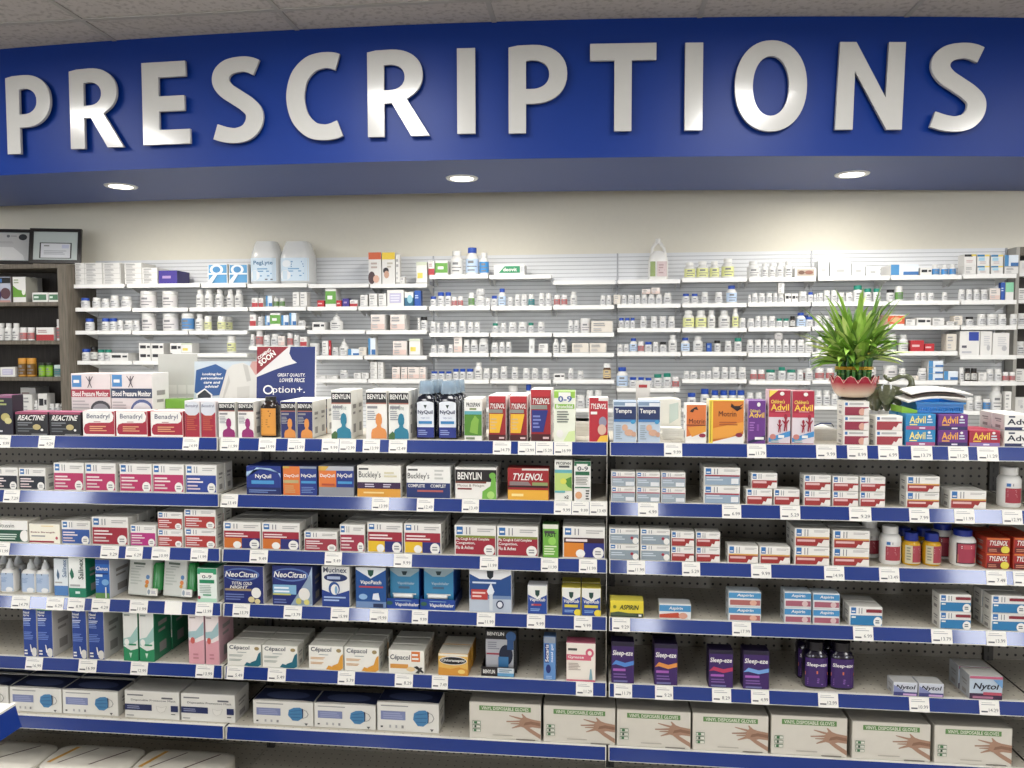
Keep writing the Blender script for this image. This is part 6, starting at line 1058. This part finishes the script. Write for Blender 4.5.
# crop number, then kind x0 x1 top in that crop (340 rows for the lowest shelf); '/n' stacks n high
ROWS = [
 "1 X308 393 200/4 X393 477 200/4 X478 560 200/4 X562 645 200/4 X648 733 222/3 V737 823 235 | 2 A35 127 205 A133 222 205 C783 843 150 Z846 907 150 X910 930 160 | 3 X0 22 265 F75 125 195 R131 160 190 N163 222 190 t228 290 140 T300 362 125 m366 411 150 L437 580 207 | 4 Y395 447 195 Y452 510 190 Y513 560 190 Y570 630 177 t690 748 190 t753 785 200 t787 820 200 t822 858 195 t860 901 190 I908 1008 222 | 5 s66 118 190 s122 220 195 s223 287 200 s290 355 215 B405 535 207 D542 597 222 m600 640 205 m646 680 207 m683 714 205 X748 803 214 H808 865 214 H872 928 214 X935 1000 218",
 "1 b365 403 362 w420 455 360 w463 497 365 w503 540 350 w552 597 355 j636 705 330 j740 805 330 t903 940 322 t943 982 322 t995 1031 322 | 2 t64 100 322 t116 150 322 t153 190 322 R240 268 362 R271 293 362 B305 335 352 G336 362 362 G364 390 362 X430 462 335 X465 498 335 K545 578 374 N582 632 318 K634 658 374 V662 693 365 R697 733 372 X745 780 348 X787 825 342 X830 867 342 S870 948 325 Q951 993 335 U997 1027 328 | 3 b137 167 355 b170 204 335 b206 236 335 r237 263 357 r265 292 355 G315 345 338 w350 394 350 w396 420 362 b423 452 352 T455 492 318 w500 525 358 w532 560 345 w563 593 345 q596 626 345 w645 674 340 w676 706 340 r715 746 348 r750 779 348 t792 825 332 w932 958 350 w960 986 350 E990 1022 348 | 4 w8 30 350 w32 56 350 X60 92 345 w95 127 348 w129 160 348 w162 190 348 w192 222 345 w224 257 345 w259 292 345 w296 335 338 b385 419 342 b427 459 342 w473 506 335 w537 573 335 T592 642 303 w690 705 348 w707 738 340 w740 772 340 w775 806 340 w808 829 340 w831 860 344 D862 891 342 D893 922 342 w928 970 332 b972 998 335 w1000 1018 340 | 5 w30 60 345 w62 93 340 w95 127 327 w129 160 327 w162 196 337 w198 234 337 g236 280 303 g285 322 318 g328 365 318 k390 429 323 G431 469 308 w520 546 338 w548 576 338 w580 615 338 w648 674 335 w725 757 322 w760 791 322 w794 826 322 w829 864 322 P867 915 318 U918 938 290 M940 978 290",
 "1 b385 423 458 b462 498 457 b500 534 457 w537 565 467 w567 610 467 w612 640 467 j645 705 432 j742 810 433 J835 893 433 t900 938 437 y943 976 447 y1003 1040 447 | 2 y72 110 447 R230 259 440 w262 290 450 B302 324 445 N325 373 433 B377 412 443 B415 447 432 w449 485 467 D522 580 475 d597 655 433 P795 862 440 P885 955 440 X1013 1022 455 | 3 k85 125 450 w137 166 472 w168 184 480 w197 226 475 w228 262 475 w270 306 470 w313 341 475 w343 371 475 g428 456 480 w465 494 478 w503 543 475 w548 592 475 g595 623 478 w640 673 473 w783 807 466 w809 834 466 j838 887 457 E890 993 470 | 4 b87 113 455 b115 140 455 b142 164 455 w187 219 448 w237 269 448 w277 310 448 w318 351 448 Y388 443 420 Y447 501 420 t503 540 420 t555 610 420 Y618 648 410 w650 681 455 w688 722 458 w724 752 447 w754 784 447 w786 821 447 g823 853 458 g855 884 458 h887 912 447 T918 963 430 b965 1001 450 | 5 b2 17 440 b19 52 440 w55 90 445 w92 125 447 O390 470 440 X475 520 462 D525 592 455 X600 655 455 X665 715 472 E700 756 445 k760 798 450 w815 856 437 w858 910 437 w912 951 437 w967 1001 437",
 "1 b370 408 600 h410 443 588 g445 476 603 g478 509 603 D511 595 620 D645 700 573/2 D702 760 573/2 D780 833 573 F835 893 573 | 2 y117 157 540 w230 251 532 r253 287 512 w289 321 535 w323 362 530 P363 393 540 r400 428 527 w430 459 535 R465 496 543 j503 548 573 X568 597 562 K598 608 560 w609 640 592 d642 684 552 B688 740 600 E743 778 592 B782 816 550 P897 963 563 F973 1024 552 | 3 w140 169 582 w171 208 582 w222 248 580 P250 289 543 w292 323 557 w325 361 557 w363 409 550 w423 457 570 w460 488 567 w490 518 567 s600 626 552 X645 689 575 t710 741 552 t745 778 552 E800 880 573 E882 962 573 | 4 w80 108 578 w110 136 578 T138 175 550 r177 206 565 b208 244 567 w247 274 567 k278 312 567 t320 361 535 T378 421 547 t435 483 542 U497 521 573 k532 564 560 w583 615 563 g627 664 548 w685 719 557 w721 755 557 w757 786 557 w788 817 557 w819 850 557 w852 884 557 w886 918 557 w920 957 557 w960 996 550 | 5 t7 48 548 w60 96 545 w100 140 552 w340 380 550 G393 441 530 t448 494 533 K497 560 560 K562 608 575 E665 712 530 a727 820 517 e823 877 517 e880 958 525",
 "2 X532 585 725 X588 640 725 w645 683 700 X715 750 712 X752 785 712 X792 825 662/3 X827 853 662/3 P893 931 685 P935 965 685 P967 1022 685 | 3 P37 75 685 P77 120 685 b140 173 705 b175 207 705 b209 240 705 b243 273 693 b275 304 693 b306 341 693 t343 383 663 w385 418 690 w425 458 690 w465 499 682 w517 550 685 w570 604 690 w612 644 690 w660 694 690 D715 766 715 w782 808 690 w825 855 702 n945 983 668 | 4 T77 132 685 b137 173 732 b177 208 732 b210 244 735 g250 291 718 g295 334 713 r337 371 730 w390 418 703 w420 456 706 w467 494 703 w496 521 703 w523 560 685 w567 599 685 w603 639 685 w647 684 685 r702 734 697 r737 772 697 g775 823 697 g833 869 685 g873 918 697 w920 951 697 r963 999 693 | 5 w13 50 690 r57 100 690 r107 146 690 j285 346 685 j380 446 677 w448 481 690 E500 535 725 w537 579 690 B581 650 655/3 B652 718 703 w727 751 687 h755 781 690 h783 813 690 X815 852 710 w855 891 693 w893 929 693 r930 960 708 r962 990 708",
 "3 w500 550 212 b583 612 207 w820 862 258 w865 902 235 w905 941 235 | 4 b408 450 247 b470 512 228 b520 556 235 b560 598 235 b600 640 235 b640 679 235 w685 719 245 w725 759 245 | 5 w55 90 235 w92 128 235 w130 162 250 w765 797 268 w799 837 260 J840 876 275 t878 934 212 X938 968 240",
]
cntb = {}
for ri, rs in enumerate(ROWS):
    items = []
    y0p = 220 if ri < 5 else 340
    for part in rs.split('|'):
        tk = part.split(); x0p = XO[tk[0]]; i = 1
        while i < len(tk):
            k = tk[i][0]; a = float(tk[i][1:]); b = float(tk[i+1]); t = tk[i+2].split('/'); i += 3
            items.append((k, x0p+a/K, x0p+b/K, y0p+float(t[0])/K, int(t[1]) if len(t) > 1 else 1))
    items.sort(key=lambda q: q[1]); prev = None
    for (k, pa, pb, pt, stk) in items:
        pm = (pa+pb)/2; si = min(range(len(SEG[ri])), key=lambda s: 0 if SEG[ri][s][0]-1 <= pm <= SEG[ri][s][1]+1 else min(abs(SEG[ri][s][0]-pm), abs(SEG[ri][s][1]-pm)))
        z = segz[ri][si]; sg = SEG[ri][si]
        lo, hi = at(sg[0], sg[2], SF).x+.001, at(sg[1], sg[2], SF).x-.001
        p, q = at(pa, pt, SF+.01), at(pb, pt, SF+.01); xa, xb = max(p.x, CXL+.004), min(q.x, CXR-.004)
        back = 0
        if prev and xa < prev:
            if prev-xa < .62*(xb-xa): xa = prev
            else: back = .1
        prev = xb if not back else prev; w = xb-xa-.0015; x = (xa+xb)/2; sh_ = min(max(x, lo+w/2-.02), hi-w/2+.02)-x; x += sh_; prev += 0 if back else sh_
        x = min(x, CXR-.004-w/2); h = ((p.z+q.z)/2-z-.002)/stk; bi = bay_b(x); cntb[(k, ri, bi)] = cntb.get((k, ri, bi), 0)+1
        box = k in UX; desc, me = (UX if box else UB)[k]
        for s in range(stk):
            key = (k, ri, bi)
            o = bpy.data.objects.new('stock_box' if box else ('storage_tub' if k in 'jJ' else 'stock_bottle'), me); COL.objects.link(o)
            dy = min(w*1.3, .16 if not back else .1) if box else w
            o.scale = (w, dy, h*.995); o.location = (x, back+SF+.012 if box else back+SF+.012+w/2, z+.002+s*h)
            if stk > 1: lab = f"{desc}, {['lowest', 'second', 'third', 'topmost'][s if s < stk-1 else 3]} in stack {ORD[cntb[key]-1]} from left, {RN[ri]} row, {BN[bi]} panel"
            else: lab = f"{desc}, {ORD[cntb[key]-1]} from left, {RN[ri]} row, {BN[bi]} slatted panel"
            tag(o, lab, 'carton' if box else 'bottle', f"{desc}s on the {RN[ri]} row of wall shelves")

# big clear jugs, handled jug
JM = mat('#f4f6f6', .2, .02, alpha=.62)
def jug(pa, pb, pt, y, lab, z):
    p, q = at(pa, pt, y), at(pb, pt, y); w = q.x-p.x; h = (p.z+q.z)/2-z-.002; o = empty('clear_jug', ((p.x+q.x)/2, y+w*.42, z+.002))
    mb = MB(); mb.loft([(0, w*.46, w*.38), (.01, w*.5, w*.42), (h*.62, w*.5, w*.42), (h*.74, w*.46, w*.38), (h*.97, w*.36, w*.3), (h, w*.33, w*.27)], JM, 24, p=4); obj('body', mb, o, smooth=True)
    mb = MB(); draw(mb, [('r', 0, 0, 1, 1, '#c4d8e8'), ('t' if lab else 'l',) + (('PegLyte', .15, .66, .9, .88, '#2f6c9c') if lab else (.4, .6, .95, .85, 3, '#3a78b0')), ('l', .3, .2, .9, .55, 4, '#5a94c4'), ('e', .2, .25, .2, .22, '#e0e4e8'), ('e', .25, .75, .16, .15, '#dfe6ec') if not lab else ('l', .6, .05, .9, .1, 1, '#556')], fmap(w, w*.84, 4, h*.06, h*.6, .9, .002), True); obj('label', mb, o)
    return o
zt0 = segz[0][3]
tag(jug(247.8, 276, 240.5, SF+.01, 1, zt0), 'left front clear jug with pale blue label, top row of wall shelves', 'jug', 'clear jugs')
tag(jug(277.5, 309, 240.5, SF+.01, 0, zt0), 'right front clear jug with pale blue label, top row of wall shelves', 'jug', 'clear jugs')
p, q = at(649, 238, SF+.02), at(669, 238, SF+.02); w = q.x-p.x; z = segz[0][9]; h = p.z-z-.002; o = empty('handled_jug', ((p.x+q.x)/2, SF+.07, z+.002)); JW = mat('#e4e3df', .3, .02)
mb = MB(); mb.loft([(0, w*.46, w*.3), (.008, w*.5, w*.34), (h*.45, w*.5, w*.34), (h*.6, w*.42, w*.3), (h*.7, w*.2, w*.18)], JW, 20, p=4); obj('body', mb, o, smooth=True)
mb = MB(); mb.tube([(-w*.34, 0, h*.55), (-w*.3, 0, h*.78), (-w*.08, 0, h*.93), (w*.06, 0, h*.93), (w*.28, 0, h*.78), (w*.36, 0, h*.58)], w*.085, JW, 10); obj('handle', mb, o, smooth=True)
mb = MB(); mb.loft([(h*.88, w*.16, w*.16), (h, w*.14, w*.14)], JW, 14); obj('cap', mb, o)
mb = MB(); draw(mb, [('r', 0, 0, .3, 1, '#8aa05a'), ('r', .4, 0, 1, 1, '#cdb8b8'), ('l', .5, .2, .9, .8, 4, '#a88a8a')], fmap(w, w*.68, 4, h*.08, h*.44, .84, .002), True); obj('label', mb, o)
tag(o, 'white jug with looped handle alone on the top wall shelf', 'jug')
# second layers resting on other stock (right end of the top row, small pieces)
def extra(k, cr, a, b, t, bt, y=None, label='', yo=0):
    y = y or SF+.01; x0p = XO[cr]; base = at(x0p+(a+b)/2/K, yo+bt/K, y).z; p, q = at(x0p+a/K, yo+t/K, y), at(x0p+b/K, yo+t/K, y); w = q.x-p.x-.001; box = k in UX; desc, me = (UX if box else UB)[k]
    o = bpy.data.objects.new('stock_box' if box else 'stock_bottle', me); COL.objects.link(o); o.scale = (w, min(w*1.3, .16) if box else w, p.z-base-.001); o.location = ((p.x+q.x)/2, y+.002 if box else y+w/2, base+.0008)
    tag(o, label, 'carton' if box else 'bottle')
for j, (k, a, b) in enumerate((('W', 748, 803), ('H', 808, 865), ('H', 872, 928), ('B', 935, 1000))):
    extra(k, '5', a, b, 160+j, [214, 214, 214, 218][j], label=['carton with black top on the upper layer, top row right end', 'blue-topped carton on the upper layer, left of two, top row right end', 'blue-topped carton on the upper layer, right of two, top row right end', 'blue and white carton on the upper layer, rightmost of the top row'][j], yo=220)
extra('P', '4', 197, 236, 322, 345, label='pinkish carton lying on white bottles, second row, left one of two', yo=220); extra('P', '4', 239, 281, 315, 345, label='pinkish carton lying on white bottles, second row, right one of two', yo=220)
extra('X', '4', 831, 859, 292, 344, label='white carton standing on a bottle, second row, fourth slatted panel', yo=220)
extra('w', '3', 351, 393, 320, 350, label='short white tub stacked on a white bottle, second row, third panel', yo=220)
extra('j', '4', 815, 855, 525, 557, label='white tub lying on top of pill bottles, fourth row, fourth panel', yo=220)

# work counter under the wall shelves
ZC = 1.06; mb = MB(); mb.box(CXL+.004, CXR-.004, 4.5, WY-.02, ZC-.035, ZC, mat('#dcdad4', .35, .02)); tag(obj('worktop', mb), 'pale work counter under the slatted wall', 'counter')
for i in range(5):
    x0 = CXL+.02+i*1.05; o = empty('base_cabinet', (x0+.5, 4.53, 0)); mb = MB(); mb.box(-.497, .497, .02, WY-.03-4.53, .08, ZC-.036, mat('#c9c7c2', .4, .02)); mb.box(-.49, .49, .06, .5, 0, .08, DARK); obj('body', mb, o)
    for sx in (-1, 1): mb = MB(); mb.box(sx*.247-.243, sx*.247+.243, 0, .019, .1, ZC-.045, mat('#d4d2cc', .4, .02), bev=.002); dd = obj('door', mb, o); mb = MB(); mb.tube([(sx*.04, -.02, ZC-.25), (sx*.04, -.02, ZC-.13)], .005, mat('#9a9a98', .3, .02, .9), 8); obj('handle', mb, dd)
    tag(o, 'pale two-door cabinet below the work counter', 'cabinet', 'base cabinets below the work counter')

# ------------------------------------------------------------------ dark laminate cabinet at the left, one at the right edge
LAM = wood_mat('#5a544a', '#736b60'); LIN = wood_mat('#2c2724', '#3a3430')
xs0 = at(92, 330, WY-.02).x; yf = 4.80; xr = CXL; xl2 = at(57.5, 280, yf).x; zt = at(40, 264, yf).z
root = empty('laminate_cabinet', (xr, yf, 0)); tag(root, 'dark grey-brown laminate shelving cabinet at the left edge', 'cabinet')
mb = MB(); WD = WY-.003-yf; th = xr-xl2; mb.box(-th, 0, 0, WD, 0, zt-.0005, LAM); obj('side_panel', mb, root)
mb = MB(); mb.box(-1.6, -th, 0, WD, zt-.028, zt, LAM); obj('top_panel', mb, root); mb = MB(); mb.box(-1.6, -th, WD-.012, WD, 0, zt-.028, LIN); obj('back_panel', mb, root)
mb = MB(); mb.box(-1.64, -1.6, 0, WD, 0, zt, LAM); obj('side_panel', mb, root)
CZ = []
for py in (302, 340.5, 377, 414, 452):
    z = at(30, py, yf+.004).z; CZ.append(z); mb = MB(); mb.box(-1.6, -th, .004, WD-.012, z-.026, z, LAM); obj('shelf', mb, root)
def cab(k, crop, a, b, t, si, label, y=4.83, stk=1):
    x0p = 0; p, q = at(a/K, 220+t/K, y), at(b/K, 220+t/K, y); w = q.x-p.x-.001; box = k in UX; desc, me = (UX if box else UB)[k]; z = CZ[si]
    o = bpy.data.objects.new('stock_box' if box else 'stock_bottle', me); COL.objects.link(o); o.scale = (w, min(w*1.2, .2) if box else w, p.z-z-.001); o.location = ((p.x+q.x)/2, y if box else y+w/2, z+.0008); tag(o, label, 'carton' if box else 'bottle')
UX['1'] = ('', unit_box([('r', .1, .75, 1, .97, '#16181e'), ('r', .1, .78, .5, .93, '#2f6ab0'), ('e', .7, .35, .3, .22, '#5a3a44'), ('e', .2, .3, .25, .25, '#3a2a5a'), ('r', 0, 0, 1, .08, '#b88a80')], '#8a8080', '#b0b4c4'))
UX['2'] = ('', unit_box([('p', [(0, .2), (1, .2), (1, .42), (.4, .5), (0, .66)], '#5f9a2c'), ('l', .1, .75, .6, .9, 2, '#9aa58a'), ('e', .85, .4, .14, .12, '#e0e4d8')], '#aaa99f'))
UX['3'] = ('', unit_box([('r', .06, .2, .9, .8, '#4a7a5a'), ('l', .12, .4, .5, .6, 1, '#cfe0d4')]))
UB['4'] = ('', unit_bottle('#c9903a', '#6a4a1a', '#c08a34', style='jar')); UB['5'] = ('', unit_bottle('#24301e', '#7fa82a', '#5a8a24', style='jar')); UB['6'] = ('', unit_bottle('#cfe0dc', '#3a7a80', '#c8d4d2', style='jar'))
for a in [('1', 0, -30, 48, 265, 0, 'carton with dark oval photo, upper shelf of the laminate cabinet'), ('2', 0, 58, 118, 265, 0, 'white and leaf-green carton, upper shelf of the laminate cabinet'), ('e', 0, 121, 160, 268, 0, 'grey carton side beside the leaf-green one, laminate cabinet'),
          ('3', 0, 150, 222, 338, 0, 'low white carton with green panels, left of two, laminate cabinet'), ('3', 0, 225, 274, 338, 0, 'low white carton with green panels, right of two, laminate cabinet')]:
    cab(*a, y=4.83 if a[2] not in (150, 225, 121) else (4.815 if a[2] != 121 else 5.0))
for i, (a, b) in enumerate(((-34, 8), (12, 44), (47, 80))): cab('t', 0, a, b, 480, 1, ['white supplement bottle cut by the picture edge, laminate cabinet', 'white supplement bottle second from the edge, laminate cabinet', 'white supplement bottle third from the edge, laminate cabinet'][i])
for i, (a, b) in enumerate(((83, 115), (118, 150))): cab('r', 0, a, b, 500, 1, f"white jar with salmon label, {['left', 'right'][i]} one, laminate cabinet middle shelf")
cab('R', 0, 168, 250, 500, 1, 'red and white carton on the laminate cabinet middle shelf'); cab('r', 0, 254, 283, 462, 1, 'salmon and white jar beside the red carton, laminate cabinet')
cab('S', 0, 0, 70, 685, 2, 'grey-lilac carton in the lower laminate cabinet shelf'); cab('4', 0, 72, 112, 643, 2, 'gold canister, left of two in the laminate cabinet'); cab('4', 0, 114, 152, 643, 2, 'gold canister, right of two in the laminate cabinet')
cab('5', 0, 170, 202, 665, 2, 'lime and black jar, left of two in the laminate cabinet'); cab('5', 0, 204, 234, 665, 2, 'lime and black jar, right of two in the laminate cabinet'); cab('6', 0, 237, 290, 675, 2, 'pale jar with teal label in the laminate cabinet')
for i, (k, a, b, t, lb) in enumerate((('X', 58, 102, 812, 'tall white carton, left of two, lowest visible laminate cabinet shelf'), ('X', 105, 150, 812, 'tall white carton, right of two, lowest visible laminate cabinet shelf'), ('t', 152, 172, 840, 'slim white bottle beside the tall white cartons, laminate cabinet'), ('D', 176, 218, 808, 'white carton with dark print on the lowest visible laminate shelf'), ('w', 222, 246, 855, 'small white bottle, left of two, lowest visible laminate shelf'), ('w', 249, 272, 855, 'small white bottle, right of two, lowest visible laminate shelf'), ('t', 274, 298, 835, 'taller white bottle at the laminate cabinet side panel'))): cab(k, 0, a, b, t, 3, lb)
cab('R', 0, 95, 165, 780, 3, 'brick-red carton at the back of the laminate cabinet', y=4.96)
# framed certificates on top of the cabinet
def certificate(pa, pb, pt, label, second):
    y = 4.86; p, q = at(pa, pt, y), at(pb, pt, y); w = q.x-p.x; h = (p.z+q.z)/2-zt-.001; o = empty('picture_frame', ((p.x+q.x)/2, y, zt+.0125)); o.rotation_euler = (math.radians(-9), 0, math.radians(14))
    f = .022; mb = MB(); FM = mat('#211d1b', .3, .1)
    mb.box(-w/2, w/2, 0, .02, 0, f, FM); mb.box(-w/2, w/2, 0, .02, h-f, h, FM); mb.box(-w/2, -w/2+f, 0, .02, f, h-f, FM); mb.box(w/2-f, w/2, 0, .02, f, h-f, FM); obj('frame', mb, o)
    mb = MB(); mb.box(-w/2+f, w/2-f, .008, .018, f, h-f, mat('#b4bdbb', .25, .02))
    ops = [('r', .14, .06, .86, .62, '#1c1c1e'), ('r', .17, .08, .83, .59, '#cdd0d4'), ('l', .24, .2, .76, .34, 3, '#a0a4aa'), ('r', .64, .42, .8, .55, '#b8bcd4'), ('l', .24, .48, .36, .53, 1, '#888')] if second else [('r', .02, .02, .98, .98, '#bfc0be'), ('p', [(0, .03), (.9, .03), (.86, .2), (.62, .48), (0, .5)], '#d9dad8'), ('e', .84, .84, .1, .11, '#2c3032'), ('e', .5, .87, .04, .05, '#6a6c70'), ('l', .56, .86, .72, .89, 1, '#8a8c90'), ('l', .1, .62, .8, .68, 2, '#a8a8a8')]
    draw(mb, ops, lambda u, v, d: (-w/2+f+u*(w-2*f), .008-d, f+v*(h-2*f))); obj('certificate', mb, o)
    mb = MB(); mb.poly([(-.02, .021, .01), (.02, .021, .01), (.02, .021, h*.7), (-.02, .021, h*.7), (-.02, .07, .012), (.02, .07, .012)], [(0, 1, 2, 3), (0, 4, 5, 1), (4, 3, 2, 5), (0, 3, 4), (1, 5, 2)], FM); obj('easel_back', mb, o)
    tag(o, label, 'picture frame')
certificate(-16, 27, 229.5, 'left black-framed certificate with round seal, cut by the edge', False); certificate(31, 76, 229, 'right black-framed small certificate on grey mat', True)

# right-hand cabinet sliver
xc = CXR; root = empty('laminate_cabinet', (xc, 5.0, 0)); tag(root, 'grey laminate cabinet at the right picture edge', 'cabinet'); z1 = at(1018, 247, 5.0).z; WD = WY-.003-5.0
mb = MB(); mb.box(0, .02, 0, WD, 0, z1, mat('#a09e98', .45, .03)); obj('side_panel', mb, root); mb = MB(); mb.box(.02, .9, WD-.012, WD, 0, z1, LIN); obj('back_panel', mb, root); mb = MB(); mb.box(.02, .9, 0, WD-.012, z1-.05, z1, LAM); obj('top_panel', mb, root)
for py in (273, 300, 325.5, 355, 382, 411):
    z = at(1020, py, 5.005).z; mb = MB(); mb.box(.02, .9, .004, WD-.012, z-.02, z, WSH); obj('shelf', mb, root)
    for j in range(3):
        k = 'XwXeXX'[(int(py)+j) % 6]; box = k in UX; me = (UX if box else UB)[k][1]; o = bpy.data.objects.new('stock_box' if box else 'stock_bottle', me); COL.objects.link(o); w = .055
        o.scale = (w, w, .07+.004*((int(py)) % 4)); o.location = (xc+.052+j*.062, 5.012 if box else 5.04, z+.0008); tag(o, f"white {'carton' if box else 'bottle'} in the right edge cabinet, shelf {ORD[(int(py)-270)//27]} from top, {ORD[j]} inward", 'carton' if box else 'bottle', 'white stock in the right edge cabinet')

# ------------------------------------------------------------------ end of the neighbouring aisle shelf, bottom left
ya = 1.62; p = at(17.5, 709, ya); mb = MB(); root = empty('aisle_shelving', (p.x, ya, 0)); tag(root, 'end of a neighbouring aisle shelf poking in at lower left', 'store shelving')
zsh = p.z+.012
mb.box(-.42, -.012, -1.3, 0, zsh-.02, zsh, SHW); obj('shelf', mb, root)
mb = MB(); mb.box(-.012, -.002, -1.3, 0, zsh-.055, zsh+.003, SHW); rl = obj('price_rail', mb, root)
mb = MB(); mb.poly([(-.0015, -1.3, zsh-.05), (-.0015, -.004, zsh-.05), (.012, -.004, zsh-.052), (.012, -1.3, zsh-.052), (-.0015, -1.3, zsh-.002), (-.0015, -.004, zsh-.002)], [(3, 2, 5, 4), (0, 1, 2, 3), (0, 4, 5, 1), (1, 5, 2), (0, 3, 4)], STRIP); obj('blue_strip', mb, rl)
mb = MB(); mb.box(-.44, -.42, -1.3, 0, 0, 1.3, PEG); obj('back_panel', mb, root); mb = MB(); mb.box(-.42, -.05, -1.3, 0, 0, .15, DK); obj('base_deck', mb, root)
# soft packs on the base deck, bottom left
PK = mat('#d9d4c8', .35, .05)
for i, (a, b, py) in enumerate(((-75, 28, 766), (31, 120, 771), (123, 215, 776))):
    y = D-.03; p, q = at(a, py, y), at(b, py, y); w = q.x-p.x; h = (p.z+q.z)/2-.166; o = empty('diaper_pack', ((p.x+q.x)/2, y+.09, .1665)); o.name = 'soft_pack'
    mb = MB(); mb.loft([(0, w*.47, .07), (.02, w*.5, .085), (h*.85, w*.5, .085), (h*.96, w*.48, .07), (h, w*.42, .05)], PK, 32, p=5); obj('wrapper', mb, o, smooth=True)
    mb = MB(); N = Vector; 
    for (x0, x1, c, ww) in ((-.3, -.05, '#4a2c28', .006), (.05, .32, '#4a2c28', .008), (-.42, -.3, '#c8963a', .014)):
        mb.face([(x0*w, -.05, h+.001), (x0*w+ww, -.05, h+.001), (x1*w+ww, .05, h+.001), (x1*w, .05, h+.001)], mat(c, .4, .03))
    obj('printed_stripes', mb, o); tag(o, ['white soft pack at the extreme lower left on the base deck', 'white soft pack with brown stripes, second on the base deck', 'white soft pack with brown stripes, third on the base deck'][i], 'package', 'white soft packs on the base deck')
D_ = [l for l, n in LABELS.items() if len(n) > 1]
for l in D_[:40]: print('DUP', l, len(LABELS[l]))
print('LONG', [l for l in LABELS if not 4 <= len(l.split()) <= 16][:20])
